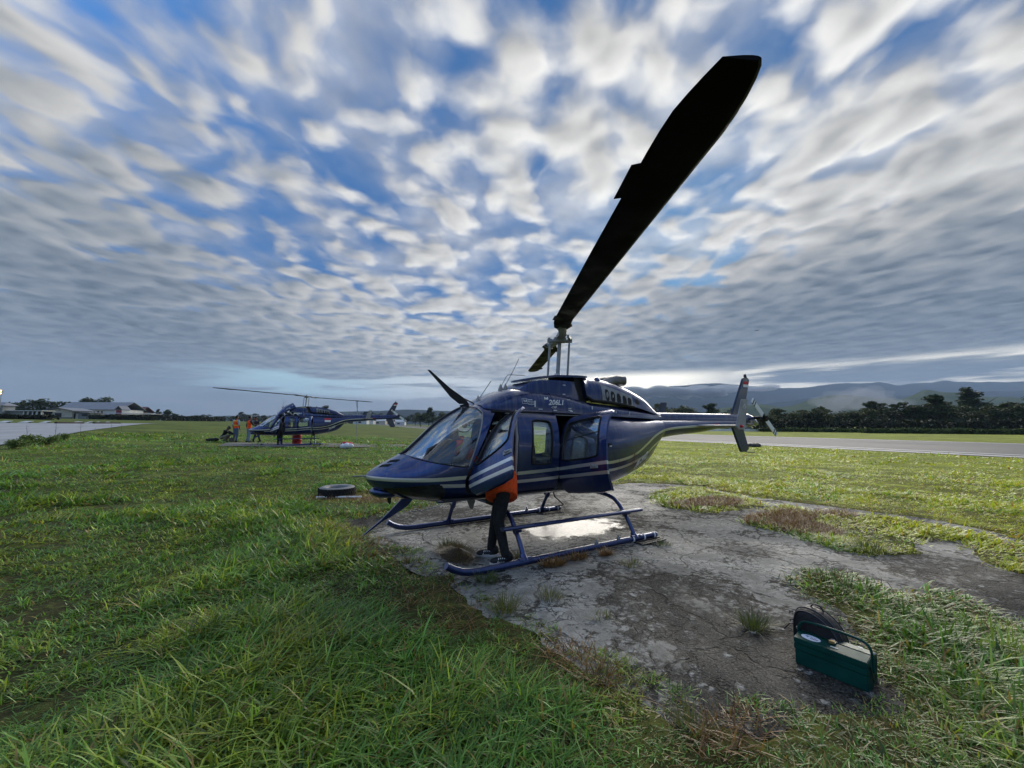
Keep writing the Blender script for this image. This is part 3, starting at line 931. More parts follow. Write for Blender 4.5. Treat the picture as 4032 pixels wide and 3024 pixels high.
ROTOR_Z = 3.153
def rotor_matrix(az, tilt):
    return Matrix.Translation((-.074, 0, ROTOR_Z)) @ Matrix.Rotation(az, 4, 'Z') @ Matrix.Rotation(-tilt, 4, 'Y')
def blade_mesh(cone):
    """main rotor blade along +x in rotor axes, drooping slightly; chord towards +y is the leading edge"""
    R = np.concatenate([[.56, .66, .80, .95], np.linspace(1.2, 4.6, 14), [4.8, 4.95, 5.08, 5.18, 5.27, 5.33, 5.36]])
    le = lambda r: float(np.interp(r, [.56, .66, .8, .95, 4.95, 5.08, 5.18, 5.27, 5.33, 5.36], [-.03, .0, .035, .0, .0, -.010, -.025, -.045, -.065, -.085]))
    te = lambda r: float(np.interp(r, [.56, .66, .8, .95, 2.0, 3.5, 4.9, 5.1, 5.25, 5.36], [-.19, -.235, -.245, -.262, -.280, -.305, -.320, -.308, -.272, -.240]))
    prof = [(0, 0), (.02, .55), (.08, 1.0), (.22, 1.25), (.45, 1.1), (.75, .55), (1, .06), (.75, -.35), (.45, -.75), (.22, -.9), (.08, -.75), (.02, -.45)]
    rings = []
    for r in R:
        a, b = le(r), te(r); c = a - b
        t = .017 * (1.6 if r < .9 else 1) * (1 if r < 5.2 else .6)
        z = cone[0] + cone[1] * r + cone[2] * r * r
        rings.append([(r, a - u * c, z + v * t) for u, v in prof])
    V, F = ring_loft(rings)
    n = len(prof)
    mi = []
    for f in F[:-2]:
        k = f[0] % n
        mi.append(1 if k in (0, 1, 10, 11) else 0)
    return V, F, mi + [0, 0]

def make_helicopter():
    root = empty("helicopter")
    P = root
    def dim(o, **k):
        for a, b in k.items(): o[a] = b
        return o
    # ---- skin with its openings
    shell = shell_mesh("shell", 0.0, 0.028)
    thin = shell_mesh("thin", 0.006, 0.007)
    d1, d2 = rnd(D1, 1), rnd(D2, 1)
    ops = [(d1, .25, 1, 'DIFFERENCE'), (d2, .25, 1, 'DIFFERENCE'), (rnd(WM), .25, 1, 'DIFFERENCE'),
           (rnd(W1), -1, -.25, 'DIFFERENCE'), (rnd(WM), -1, -.25, 'DIFFERENCE'), (rnd(W2), -1, -.25, 'DIFFERENCE'),
           (WS, .022, 1, 'DIFFERENCE'), (WS, -1, -.022, 'DIFFERENCE'), (CH, .05, 1, 'DIFFERENCE'), (CH, -1, -.05, 'DIFFERENCE')]
    body = boolean(shell, ops, "fuselage", [M_PAINT, M_LINING], P)
    for s in (1, -1):
        y0, y1 = (.022, 1) if s > 0 else (-1, -.022)
        boolean(thin, [(WS, y0, y1, 'INTERSECT')], "windscreen", [M_GLASS, M_GLASS], P)
        y0, y1 = (.05, 1) if s > 0 else (-1, -.05)
        boolean(thin, [(CH, y0, y1, 'INTERSECT')], "chin_window", [M_TINT, M_TINT], P)
        y0, y1 = (.25, 1) if s > 0 else (-1, -.25)
        g = boolean(thin, [(rnd(WM), y0, y1, 'INTERSECT')], "cabin_window", [M_GLASS2, M_GLASS2], P)
        seal(WM, g, s, .013)
        if s < 0:
            for W in (W1, W2):
                g = boolean(thin, [(rnd(W), y0, y1, 'INTERSECT')], "cabin_window", [M_GLASS2, M_GLASS2], P)
                seal(W, g, s, .013)
    # doors: cut from the same skin, hinged forward and standing open
    dd = []
    for (D, W, Mx, hand, inset) in ((D1, W1, DOOR1_M, (1.27, 1.12), .006), (D2, W2, DOOR2_M, (-.20, 1.04), .008)):
        d = boolean(shell, [(rnd(shrink(D, inset), 1), .25, 1, 'INTERSECT'), (rnd(W), .2, 1.1, 'DIFFERENCE')], "door", [M_PAINT, M_FRAME], P)
        d.matrix_local = Mx
        g = boolean(thin, [(rnd(W), .25, 1, 'INTERSECT')], "window", [M_GLASS2, M_GLASS2], d)
        seal(W, d, 1, .014)
        mb = MB(); hx, hz = hand
        mb.box((hx, body_y(hx, hz, .006), hz), (.13, .012, .045)); mb.box((hx - .01, body_y(hx, hz, .02), hz + .005), (.07, .014, .018))
        mb.lathe([(0, .02), (.014, .02), (.016, 0)], (hx + .02, body_y(hx, hz, .01), hz + .01), 10, rot=Matrix.Rotation(-pi / 2, 3, 'X'))
        mb.build("handle", M_GREYP if D is D1 else M_FINLET, d)
        dd.append(d)
    # vent slider bar inside the front window, dark lower corner panel
    mb = MB(); mb.tube([Vector((1.70, body_y(1.70, 1.34, -.03), 1.34)), Vector((1.28, body_y(1.28, 1.52, -.03), 1.52))], .012, 8)
    mb.build("window_bar", M_RUBBER, dd[0])
    mb = MB(); mb.tube([Vector((.34, body_y(.34, 1.45, -.02), 1.45)), Vector((-.24, body_y(-.24, 1.50, -.02), 1.50))], .012, 8)
    mb.build("window_bar", M_RUBBER, dd[1])
    # door sills and jamb trim (pale seals round the openings)
    for D in (D1, D2):
        seal(D, P, 1, .014, "door_seal", -.03)
    mb = MB(); mb.tube([Vector((x, body_y(x, z, -.03), z)) for x, z in ((1.15, 1.75), (1.185, 1.5), (1.215, 1.2), (1.22, .95))], .018, 8, sq=(1.6, 1))
    mb.build("door_jamb", M_PALE, P)
    # ---- tail boom
    xs = np.linspace(-2.46, -6.02, 26)
    zt = pchip([-6.1, -5.44, -2.46], [1.79, 1.81, 1.80]); zb = pchip([-6.1, -4.56, -3.86, -3.0, -2.46], [1.665, 1.60, 1.525, 1.47, 1.41])
    wb = pchip([-6.1, -4.5, -2.46], [.075, .125, .216])
    rings = []
    for x in xs:
        a, b, w = zt(x), zb(x), wb(x); c = (a + b) / 2; h = (a - b) / 2
        rings.append([(x, w * cos(2 * pi * (k + .5) / 32), c + h * sin(2 * pi * (k + .5) / 32)) for k in range(32)])
    V, F = ring_loft(rings)
    sharpen(from_arrays("tail_boom", V, F, M_PAINT, P, smooth=True), 50)
    o = half_loft([(-2.15, 1.80, 1.90, .10), (-2.5, 1.79, 1.925, .085), (-5.0, 1.79, 1.945, .075), (-5.7, 1.78, 1.945, .07), (-5.80, 1.76, 1.93, .068)], 2.6, P, "driveshaft_cover", M_NAVY); sharpen(o)
    # ---- hoods above the cabin
    hood = dense([(1.585, 1.90, 1.955, .36), (1.53, 1.89, 2.0, .41), (1.40, 1.88, 2.075, .445), (1.25, 1.875, 2.145, .462), (1.08, 1.87, 2.198, .47), (.75, 1.865, 2.225, .475), (.46, 1.86, 2.215, .475)], 18)
    fwd = half_loft(hood, 3.2, P, "forward_cowling", M_NAVY, 28); sharpen(fwd, 45)
    rear = dense([(.452, 1.86, 2.213, .475), (.1, 1.85, 2.17, .47), (-.2, 1.84, 2.10, .468), (-.45, 1.83, 2.06, .462), (-.9, 1.82, 2.03, .44), (-1.34, 1.81, 1.99, .39), (-1.9, 1.80, 1.95, .27), (-2.4, 1.79, 1.90, .13), (-2.55, 1.79, 1.87, .10)], 26)
    sharpen(half_loft(rear, 3.4, P, "lower_cowling", M_NAVY, 28), 45)
    mb = MB()   # dark recess line between roof and hoods
    for s in (1, -1):
        mb.tube([Vector((x, s * (body_y(x, 1.855, .004)), 1.855 - .02 * (1.5 - x) / 2)) for x in np.linspace(1.5, -.55, 14)], .018, 6)
    mb.build("gutter", M_RUBBER, P)
    mb = MB()
    for s in (1, -1):
        mb.tube([Vector((x, s * (body_y(x, 1.84, .008)), 1.835 - .02 * (1.5 - x) / 2)) for x in np.linspace(1.3, -.40, 14)], .006, 6)
    mb.build("gutter_trim", M_FINLET, P)
    # pylon fairing and its overhanging top plate
    def pyl(name, prof, w0, w1, m):
        mb = MB()
        n = len(prof)
        V = [(x, w0 if z < 2.3 else w1, z) for x, z in prof] + [(x, -(w0 if z < 2.3 else w1), z) for x, z in prof]
        mb.add(V, [tuple(range(n)), tuple(range(n, 2 * n))[::-1]] + [(i, (i + 1) % n, n + (i + 1) % n, n + i) for i in range(n)])
        return mb.build(name, m, P, bevel=.03)
    pf = []
    for x, zb_, zt_, w in dense([(.90, 2.15, 2.19, .20), (.86, 2.13, 2.24, .27), (.78, 2.10, 2.31, .32), (.66, 2.08, 2.345, .345), (.3, 2.06, 2.37, .355), (-.03, 2.03, 2.37, .36)], 12):
        pf.append([(x - (.09 if i else 0) * 0, s * w * k, z) for (s, k, z, i) in ((1, 1.0, zb_, 0), (1, 1.0, zb_ + .75 * (zt_ - zb_), 0), (1, .97, zt_, 0), (-1, .97, zt_, 0), (-1, 1.0, zb_ + .75 * (zt_ - zb_), 0), (-1, 1.0, zb_, 0))])
    V, F = ring_loft(pf[::-1]); sharpen(from_arrays("pylon_fairing", V, F, M_NAVY, P, smooth=True), 30)
    # slanted rear panel of the pylon fairing
    mb = MB(); mb.prism([(-.03, 2.05), (-.03, 2.365), (-.07, 2.365), (-.165, 2.12), (-.165, 2.05)], XZ(0), -.352, .352); mb.build("pylon_rear_panel", M_NAVY, P)
    plate = MB()
    out = [(.80, 0), (.795, .12), (.77, .22), (.71, .30), (.60, .36), (.3, .40), (-.15, .41), (-.32, .41)]
    outl = out + [(x, -y) for x, y in out[::-1][:-1]]
    zc = pchip([-.4, .0, .45, .80], [2.468, 2.468, 2.43, 2.372])
    plate.prism(outl, lambda a, b, d: (a, b, zc(a) + d * (1 if d > 0 else 1)), -.030, .004)
    o = plate.build("top_plate", M_NAVY, P, bevel=.012)
    # black engine air intake between the pylon and the engine cowl
    mb = MB(); mb.prism([(-.06, 2.04), (-.10, 2.44), (-.36, 2.46), (-.36, 2.04)], XZ(0), -.33, .33); mb.build("intake_screen", M_DARK, P)
    # engine cowl
    st = dense([(-.24, 2.365, 2.470, .405), (-.30, 2.12, 2.470, .410), (-.36, 2.085, 2.470, .412), (-.6, 2.075, 2.466, .412), (-1.0, 2.05, 2.435, .40), (-1.4, 2.01, 2.34, .37), (-1.7, 1.97, 2.25, .325), (-1.91, 1.94, 2.175, .28), (-2.2, 1.90, 2.02, .19), (-2.40, 1.87, 1.935, .12), (-2.55, 1.85, 1.90, .08)], 36)
    rings = []
    for (x, zb_, zt_, w) in st:
        R = []
        for k in range(25):
            a = pi * k / 24; c, s = cos(a), sin(a)
            R.append((x, w * math.copysign(abs(c) ** (2 / 4.2), c), zb_ + (zt_ - zb_) * abs(s) ** (2 / 3.2)))
        rings.append(R)
    V, F = ring_loft(rings); cowl = sharpen(from_arrays("engine_cowl", V, F, M_NAVY, P, smooth=True), 40)
    xsC = [s[0] for s in st]
    fw = lambda x: float(np.interp(x, xsC, [s[3] for s in st])); fzb = lambda x: float(np.interp(x, xsC, [s[1] for s in st])); fzt = lambda x: float(np.interp(x, xsC, [s[2] for s in st]))
    def cy(x, z, off=0):
        t = min(max((z - fzb(x)) / (fzt(x) - fzb(x)), 0), .999); s = t ** (3.2 / 2)
        return fw(x) * (max(1 - s * s, 1e-6) ** .5) ** (2 / 4.2) + off
    # black strip along the fire-shield shelf, standing in for the shadowed gap
    for s in (1, -1):
        mb = MB(); mb.tube([Vector((x, s * (fw(x) - .012), fzb(x) - .006)) for x in np.linspace(-.30, -1.47, 10)], .036, 8, sq=(1, .8))
        mb.build("cowl_shelf", M_RUBBER, P)
    for s in (1, -1):
        # pale access panel with five louvre windows
        pan = [(-.625, 2.36), (-.64, 2.085), (-1.0, 2.055), (-1.43, 2.02), (-1.40, 2.19)]
        q = []
        for i in range(len(pan)):
            a, b = pan[i], pan[(i + 1) % len(pan)]
            for k in range(8): q.append((a[0] + (b[0] - a[0]) * k / 8, a[1] + (b[1] - a[1]) * k / 8))
        cxm = (-1.0, 2.17)
        V = [(x, s * cy(x, z, .004), z) for x, z in q] + [(cxm[0], s * cy(*cxm, .004), cxm[1])]
        rings = [[(cxm[0] + (x - cxm[0]) * k, cxm[1] + (z - cxm[1]) * k) for x, z in q] for k in (1, .75, .5, .25, .02)]
        V, F = ring_loft([[(x, s * cy(x, z, .005), z) for x, z in r] for r in rings], cap=False)
        panel = from_arrays("access_panel", V, F, M_COWLG, P, smooth=True)
        for (a, b, c, d) in (((-.695, 2.283), (-.795, 2.266), (-.802, 2.068), (-.725, 2.073)), ((-.832, 2.256), (-.938, 2.235), (-.950, 2.055), (-.850, 2.063)), ((-.985, 2.228), (-1.083, 2.203), (-1.098, 2.035), (-.992, 2.052)),
                             ((-1.13, 2.195), (-1.230, 2.175), (-1.255, 2.025), (-1.150, 2.03)), ((-1.268, 2.165), (-1.375, 2.15), (-1.385, 2.012), (-1.288, 2.022))):
            mb = MB(); L = rnd([a, b, c, d], 1)
            n = len(L)
            mb.add([(x, s * cy(x, z, .008), z) for x, z in L] + [(x, s * cy(x, z, -.02), z) for x, z in L], [tuple(range(n)), tuple(range(n, 2 * n))[::-1]] + [(i, (i + 1) % n, n + (i + 1) % n, n + i) for i in range(n)])
            mb.build("louvre", M_DARK, panel)
        mb = MB(); L = rnd([(-1.50, 2.16), (-1.62, 2.12), (-1.64, 2.04), (-1.52, 2.05)], 2); n = len(L)
        mb.add([(x, s * cy(x, z, .006), z) for x, z in L], [tuple(range(n))]); mb.build("small_louvre", M_DARK, P)
    # exhaust stack with a browned mouth
    for s in (1, -1):
        mb = MB(); ring = lambda x, z, w, h: [(x, s * .15 + w * math.copysign(abs(cos(a)) ** .6, cos(a)), z + h * math.copysign(abs(sin(a)) ** .7, sin(a))) for a in np.linspace(0, 2 * pi, 25)[:-1]]
        V, F = ring_loft([ring(-.96, 2.36, .10, .07), ring(-1.04, 2.44, .115, .075), ring(-1.16, 2.475, .125, .085), ring(-1.38, 2.475, .13, .09), ring(-1.385, 2.475, .118, .078), ring(-1.20, 2.465, .105, .07)], cap=False)
        mb.add(V, F, 0, True); mb.add(V[-24:], [tuple(range(24))], 1)
        e = mb.build("exhaust_stack", [M_EXH, M_RUST], P); sharpen(e, 40)
    mb = MB(); mb.lathe([(.001, .06), (.035, .05), (.05, .015), (.05, -.06)], (-.66, .27, 2.43), 16, rot=Matrix.Rotation(radians(35), 3, 'Y')); mb.build("intake_scoop", M_NAVY, P)
    # small white fasteners on the hoods
    def hood_y(x, z, off=.004):
        tb = rear if x < .46 else hood
        xs_ = [q[0] for q in tb]; w = float(np.interp(x, xs_, [q[3] for q in tb])); zb_ = float(np.interp(x, xs_, [q[1] for q in tb])); zt_ = float(np.interp(x, xs_, [q[2] for q in tb]))
        nn = 3.4 if x < .46 else 3.2
        t = min(max((z - zb_) / (zt_ - zb_), 0), .995)
        return w * (1 - t ** nn) ** (1 / nn) + off
    for (x, z, w, h) in ((.685, 1.905, .07, .012), (.41, 1.893, .06, .012), (.115, 2.064, .06, .012), (.117, 1.90, .06, .012), (.09, 1.885, .05, .012), (.12, 1.93, .05, .01), (-.365, 1.95, .015, .05), (-.926, 1.90, .014, .045), (-1.30, 1.885, .014, .05)):
        mb = MB(); mb.box((x, hood_y(x, z), z), (w, .012, h)); mb.build("latch", M_WHITE, P)
    for (x, z) in ((.14, 2.30), (.142, 2.155)):
        mb = MB(); mb.box((x, .362, z), (.05, .012, .012)); mb.build("latch", M_WHITE, P)
    # markings on the hood
    def on_hood(x0, z0, sl=0.0):
        return lambda u, v: (x0 - u, hood_y(x0 - u, z0 + v + sl * u, .006), z0 + v + sl * u)
    mb = MB(); mb.box((.78, hood_y(.78, 1.98), 1.98), (.022, .006, .09)); mb.build("white_bar", M_WHITE, P)
    text_mesh("206L1", .108, "lettering", M_WHITE, P, on_hood(.535, 1.975, .02), shear=.35, bold=.003, width=1.12)
    text_mesh("-C30P", .042, "lettering", M_WHITE, P, on_hood(.49, 1.925, .01), shear=.2, bold=.001)
    text_mesh("Bell", .050, "lettering", M_WHITE, P, on_hood(.60, 2.055, .0), shear=.2, bold=.003)
    text_mesh("VA", .055, "lettering", M_WHITE, P, on_hood(.985, 2.0, 0), shear=.1, bold=.0015)
    mb = MB()
    for (u0, v0, u1, v1) in ((.915, 2.055, .998, 2.052), (.998, 2.052, .998, 1.98), (.998, 1.98, .915, 1.98), (.915, 1.98, .915, 2.055)):
        mb.tube([Vector((u0, hood_y(u0, v0, .004), v0)), Vector((u1, hood_y(u1, v1, .004), v1))], .003, 4)
    mb.build("emblem_frame", M_WHITE, P)
    for k, t in enumerate(("System", "Vibration", "Equipped")):
        text_mesh(t, .030, "lettering", M_WHITE, P, on_hood(.905, 2.03 - .031 * k, 0), bold=.0006)
    # registration on the lower rear flank
    def on_body(x0, z0, sl, off=.004):
        return lambda u, v: (x0 - u * .9 + v * .0, body_y(x0 - u * .9, z0 + v + sl * u, off), z0 + v + sl * u)
    text_mesh("PK-IWD", .165, "registration", M_WHITE, P, on_body(-1.40, .920, .42), shear=.35, bold=.008, width=.74)
    # faded red roundel on the stripes
    mb = MB(); R1 = [(-1.27 + .035 * cos(a), 1.10 + .10 * sin(a)) for a in np.linspace(0, 2 * pi, 25)[:-1]]
    R0 = [(-1.27 + .022 * cos(a), 1.10 + .075 * sin(a)) for a in np.linspace(0, 2 * pi, 25)[:-1]]
    V = [(x, body_y(x, z, .004), z) for x, z in R1 + R0]
    mb.add(V, [(i, (i + 1) % 24, 24 + (i + 1) % 24, 24 + i) for i in range(24)]); mb.build("red_roundel", mat("faded_red", (.20, .045, .03), .6), P, fix=False)
    mb = MB(); mb.box((-.55, body_y(-.55, 1.36, .003), 1.36), (.07, .012, .055)); mb.build("vent_plate", M_DARK, P)
    mb = MB(); mb.box((-.56, body_y(-.56, 1.345, .010), 1.345), (.045, .006, .018)); mb.build("placard", M_WHITE, P)
    mb = MB(); mb.tube([Vector((-.52, body_y(-.52, .80, .0), .80)), Vector((-.52, body_y(-.52, .80, .04), .79)), Vector((-.66, body_y(-.66, .80, .04), .79)), Vector((-.66, body_y(-.66, .80, .0), .80))], .007, 8); mb.build("grab_handle", M_GREYP, P)
    mb = MB(); mb.box((.50, body_y(.50, .735, .005), .735), (.10, .03, .02)); mb.build("step_plate", M_FINLET, P)
    # ---- nose details
    for j in range(2):
        mb = MB()
        for k in range(7):
            x = 2.86 - .10 * j - .010 * k * 0; yv = .06 + .020 * k
            xx = x - .012 * k
            if yv < body_y(xx, f_zm(xx)):
                # height of skin at (x, y)
                w, zt_, zm_ = f_w(xx), f_zt(xx), f_zm(xx); zz = zm_ + (zt_ - zm_) * (1 - (yv / w) ** 2) ** .5
                mb.box((xx, yv, zz + .002), (.06, .008, .008), rot=Matrix.Rotation(radians(30), 3, 'Y'))
        mb.build("nose_vent", M_DARK, P)
    mb = MB(); mb.tube([Vector((3.0, .0, 1.03)), Vector((3.06, 0, 1.035)), Vector((3.18, 0, 1.038))], [.014, .010, .008], 10); mb.build("pitot_tube", M_FINLET, P)
    mb = MB()
    rr = []
    for x, h, w in ((2.97, .02, .05), (2.93, .05, .11), (2.86, .075, .15), (2.72, .07, .15), (2.62, .04, .12)):
        rr.append([(x, w * cos(2 * pi * k / 16), .835 - (2.97 - x) * .10 + h * sin(2 * pi * k / 16)) for k in range(16)])
    V, F = ring_loft(rr); mb.add(V, F, 0, True)
    mb.build("landing_light", M_FRAME, P)
    mb = MB(); mb.prism([(2.76, .78), (2.745, .70), (2.725, .66), (2.705, .672), (2.70, .78)], XZ(0), -.012, .012); mb.build("drain_mast", M_DARK, P)
    mb = MB(); mb.prism([(1.75, .66), (1.70, .54), (1.66, .535), (1.62, .66)], XZ(0), .24, .256); mb.build("belly_aerial", M_FINLET, P)
    # wire cutters above and below the nose
    mb = MB(); mb.prism([(2.254, 2.423), (2.231, 2.425), (1.925, 2.189), (1.723, 2.067), (1.641, 1.997), (1.603, 1.925), (1.75, 1.905), (1.757, 1.953), (1.69, 1.968), (1.764, 1.966), (1.908, 2.066), (2.064, 2.233)], XZ(0), -.016, .016)
    wc = mb.build("wire_cutter", M_DARK, P)
    mb = MB(); mb.tube([(1.74, 0, 2.06), (1.415, 0, 1.94)], .010, 8); mb.build("brace", M_DARK, wc)
    mb = MB(); mb.prism([(3.036, .319), (2.814, .485), (2.775, .52), (2.697, .591), (2.566, .715), (2.40, .72), (2.489, .62), (2.704, .502), (2.793, .463), (3.022, .317)], XZ(0), -.016, .016)
    mb.build("wire_cutter", M_FRAME, P)
    mb = MB(); mb.tube([(x, 0, f_zt(x) + .004) for x in np.linspace(2.60, 1.66, 24)], .016, 6, sq=(1.8, .8)); mb.build("centre_post", M_DARK, P)
    # wiper-like rim of the windscreen
    for s in (1, -1):
        Q = [(1.915, 1.15)] + [(1.915 + (1.625 - 1.915) * t, 1.15 + .69 * t) for t in np.linspace(.1, 1, 10)] + [(1.64, 1.90)]
        mb = MB(); mb.tube(on_skin(Q, .001, s), .009, 6); mb.build("windscreen_trim", M_FINLET, P)
        Q = [(2.585 + (1.99 - 2.585) * t, 1.29 - .145 * (t ** .62)) for t in np.linspace(0, 1, 14)] + [(1.915, 1.15)]
        mb = MB(); mb.tube([Vector((x, s * max(body_y(x, z, .001), .02), z)) for x, z in Q], .008, 6); mb.build("windscreen_trim", M_RUBBER, P)
    # aerials on the hood
    def aerial(base, pts, r):
        mb = MB(); b = Vector(base)
        mb.lathe([(.045, -.03), (.035, .02), (.012, .075), (.006, .09)], b, 12); mb.tube(pts, r, 6); mb.build("whip_aerial", M_FINLET, P)
    aerial((1.085, 0, 2.205), [(1.07, 0, 2.27), (.995, 0, 2.40), (.96, 0, 2.44), (.90, 0, 2.45), (.64, 0, 2.453)], .005)
    aerial((1.0, 0, 2.215), [(1.0, 0, 2.28), (.838, 0, 2.556), (.752, 0, 2.718)], .005)
    aerial((1.47, 0, 2.01), [(1.45, 0, 2.06), (1.256, 0, 2.328)], .006)
    mb = MB(); mb.lathe([(.001, .03), (.05, .025), (.06, 0), (.06, -.02)], (.85, 0, 2.225), 16); mb.build("dome_aerial", M_FINLET, P)
    # ---- tail surfaces
    fin = airfoil_plate([(-5.255, 1.93), (-5.811, 2.80), (-5.85, 2.845), (-5.915, 2.868), (-6.017, 2.872), (-6.09, 2.845), (-6.126, 2.80), (-5.94, 2.33), (-5.76, 1.93), (-5.76, 1.70), (-5.26, 1.72)], -.05, .05, P, "upper_fin", M_TEAL)
    mb = MB(); mb.prism([(-5.838, 2.754), (-6.066, 2.759), (-6.055, 2.688), (-5.826, 2.686)], XZ(0), -.024, -.021); mb.build("flag_red", M_RED, fin)
    mb = MB(); mb.prism([(-5.826, 2.6855), (-6.055, 2.6875), (-6.042, 2.623), (-5.816, 2.618)], XZ(0), -.024, -.021); mb.build("flag_white", M_WHITE, fin)
    mb = MB(); mb.lathe([(.04, 2.86), (.036, 2.89), (.03, 2.90), (.03, 2.94), (.001, 2.95)], (-5.972, -.05, 0), 14); mb.build("tail_beacon", M_DARK, fin)
    lf = airfoil_plate([(-5.26, 1.70), (-5.275, 1.609), (-5.589, 1.05), (-5.833, 1.055), (-5.911, 1.092), (-5.941, 1.144), (-5.74, 1.602), (-5.74, 1.70)], -.05, .05, P, "lower_fin", M_TEAL)
    mb = MB(); mb.tube([(-5.75, -.05, 1.07), (-5.85, -.05, 1.05), (-6.155, -.05, 1.018), (-6.23, -.05, 1.036)], .011, 8); mb.build("tail_skid", M_DARK, lf)
    # tail gearbox fairing
    rr = []
    for x, h, w, zc_ in ((-5.55, .05, .05, 1.80), (-5.65, .12, .085, 1.81), (-5.85, .15, .10, 1.82), (-6.05, .13, .085, 1.80), (-6.2, .085, .055, 1.765), (-6.33, .04, .03, 1.735), (-6.38, .008, .006, 1.72)):
        rr.append([(x, w * cos(2 * pi * k / 18), zc_ + h * sin(2 * pi * k / 18)) for k in range(18)])
    V, F = ring_loft(rr); sharpen(from_arrays("tail_cone", V, F, M_NAVY, P, smooth=True), 50)
    # horizontal stabiliser and its two end plates
    mb = MB()
    rr = []
    for y in (-.97, -.5, -.12, .12, .5, .97):
        rr.append([(-3.62 - .44 * u, y, 1.672 + .022 * v) for u, v in ((0, 0), (.06, .8), (.25, 1.1), (.6, .7), (1, .05), (.6, -.7), (.25, -1), (.06, -.7))])
    V, F = ring_loft(rr); mb.add(V, F, 0, False)
    mb.build("stabiliser", M_FINLET, P)
    for s in (1, -1):
        dx = 0 if s > 0 else -.11
        pl_ = [(-3.82, 2.185), (-3.835, 2.20), (-4.035, 2.205), (-4.05, 2.19), (-4.021, 2.099), (-3.89, 1.62), (-3.85, 1.597), (-3.635, 1.600), (-3.584, 1.663), (-3.70, 1.93)]
        if s > 0:
            e = airfoil_plate([(x + dx, z) for x, z in pl_], s * .985, .03, P, "end_plate", M_FINLET)
            mb = MB(); mb.tube([Vector((x, 1.0015, z)) for x, z in ((-3.905, 2.10), (-3.95, 2.045), (-3.885, 1.985), (-3.845, 2.045), (-3.905, 2.10))], .006, 4); mb.build("diamond_mark", M_WHITE, e)
            mb = MB(); mb.tube([Vector((x, 1.002, z)) for x, z in ((-3.90, 2.07), (-3.925, 2.04), (-3.885, 2.01))], .006, 4); mb.build("diamond_mark", M_WHITE, e)
        else:
            e = airfoil_plate([(x + dx, z + .02) for x, z in pl_], s * .985, .03, P, "end_plate", M_TEAL)
        mb = MB(); mb.lathe([(.001, .05), (.025, .04), (.03, 0)], (-3.73 + dx, s * 1.0, 1.665), 12, rot=Matrix.Rotation(-s * pi / 2, 3, 'X')); mb.build("position_light", M_RED, e)
    mb = MB(); mb.box((-4.35, .128, 1.70), (.16, .03, .035)); mb.build("red_marker", M_RED, P)
    # ---- tail rotor (left side of the boom)
    mb = MB(); mb.tube([(-6.08, .05, 1.87), (-6.08, .24, 1.87)], .035, 12); mb.tube([(-6.08, .24, 1.87), (-6.08, .34, 1.87)], .05, 12)
    mb.box((-6.08, .30, 1.87), (.20, .08, .05), rot=Matrix.Rotation(radians(-40), 3, 'Y')); mb.box((-6.08, .25, 1.87), (.05, .05, .20), rot=Matrix.Rotation(radians(-40), 3, 'Y'))
    hub = mb.build("tail_rotor_hub", M_DARK, P)
    for k in (0, 1):
        a = radians(218 + 180 * k)
        d = Vector((cos(a), 0, sin(a))); c = Vector((-sin(a), 0, cos(a)))
        R0, R1 = .10, .66
        bands = [(R0, .50, 0), (.50, .535, 1), (.535, .58, 0), (.58, .615, 1), (.615, R1, 0)]
        mb = MB()
        for r0, r1, mi in bands:
            o = Vector((-6.08, .30, 1.87)); w = .062; th = .008
            A = [o + d * r0 + c * w, o + d * r1 + c * w, o + d * r1 - c * w, o + d * r0 - c * w]
            n_ = Vector((0, th, 0)); V = [p + n_ for p in A] + [p - n_ for p in A]
            mb.add(V, [(0, 1, 2, 3), (7, 6, 5, 4), (0, 4, 5, 1), (1, 5, 6, 2), (2, 6, 7, 3), (3, 7, 4, 0)], mi)
        mb.build("tail_rotor_blade", [M_WHITE, M_DARK], P)
    # ---- skids
    for s in (1, -1):
        T = 1.142
        pts = [(2.42, s * T, .175), (2.34, s * T, .125), (2.24, s * T, .08), (2.12, s * T, .056), (1.98, s * T, .047), (1.0, s * T, .046), (0, s * T, .046), (-.95, s * T, .046)]
        mb = MB(); mb.tube(pts, .040, 16); sk = mb.build("skid", M_FRAME, P)
        mb = MB(); mb.tube([(-.94, s * T, .046), (-.985, s * T, .046), (-1.0, s * T, .046)], [.038, .033, .02], 14); mb.build("end_cap", M_GREYP, sk)
        for x in (-.45, -.68, -.90):
            mb = MB(); mb.tube([(x - .012, s * T, .046), (x + .012, s * T, .046)], .047, 14); mb.build("clamp", M_WHITE, sk)
        for x in (.246, -.175):
            mb = MB(); mb.box((x, s * T, .095), (.05, .02, .04)); mb.tube([(x, s * T, .10), (x + .005, s * T, .145)], .012, 8); mb.build("lug", M_GREYP, sk)
        # slotted bear paw under the heel
        mb = MB()
        for j in range(-3, 4):
            mb.box((-.68 - (.04 if j > 0 else 0), s * (T + .062 * j), .016), (.50 if abs(j) < 3 else .40, .018, .014), rot=Matrix.Rotation(radians(0), 3, 'Z'))
        for x in (-.46, -.90): mb.box((x, s * T, .012), (.03, .40, .012))
        for k in range(9): mb.box((-.48 - .055 * k, s * (T + .16), .016), (.02, .10, .013), rot=Matrix.Rotation(radians(25 * s), 3, 'Z'))
        mb.build("skid_pad", M_DARK, sk)
        # boarding step along the cross tubes
        mb = MB(); y = s * 1.025; mb.tube([(1.66, y, .425), (-.78, y, .405)], .034, 14, sq=(1.35, .75)); mb.build("boarding_step", M_FRAME, P)
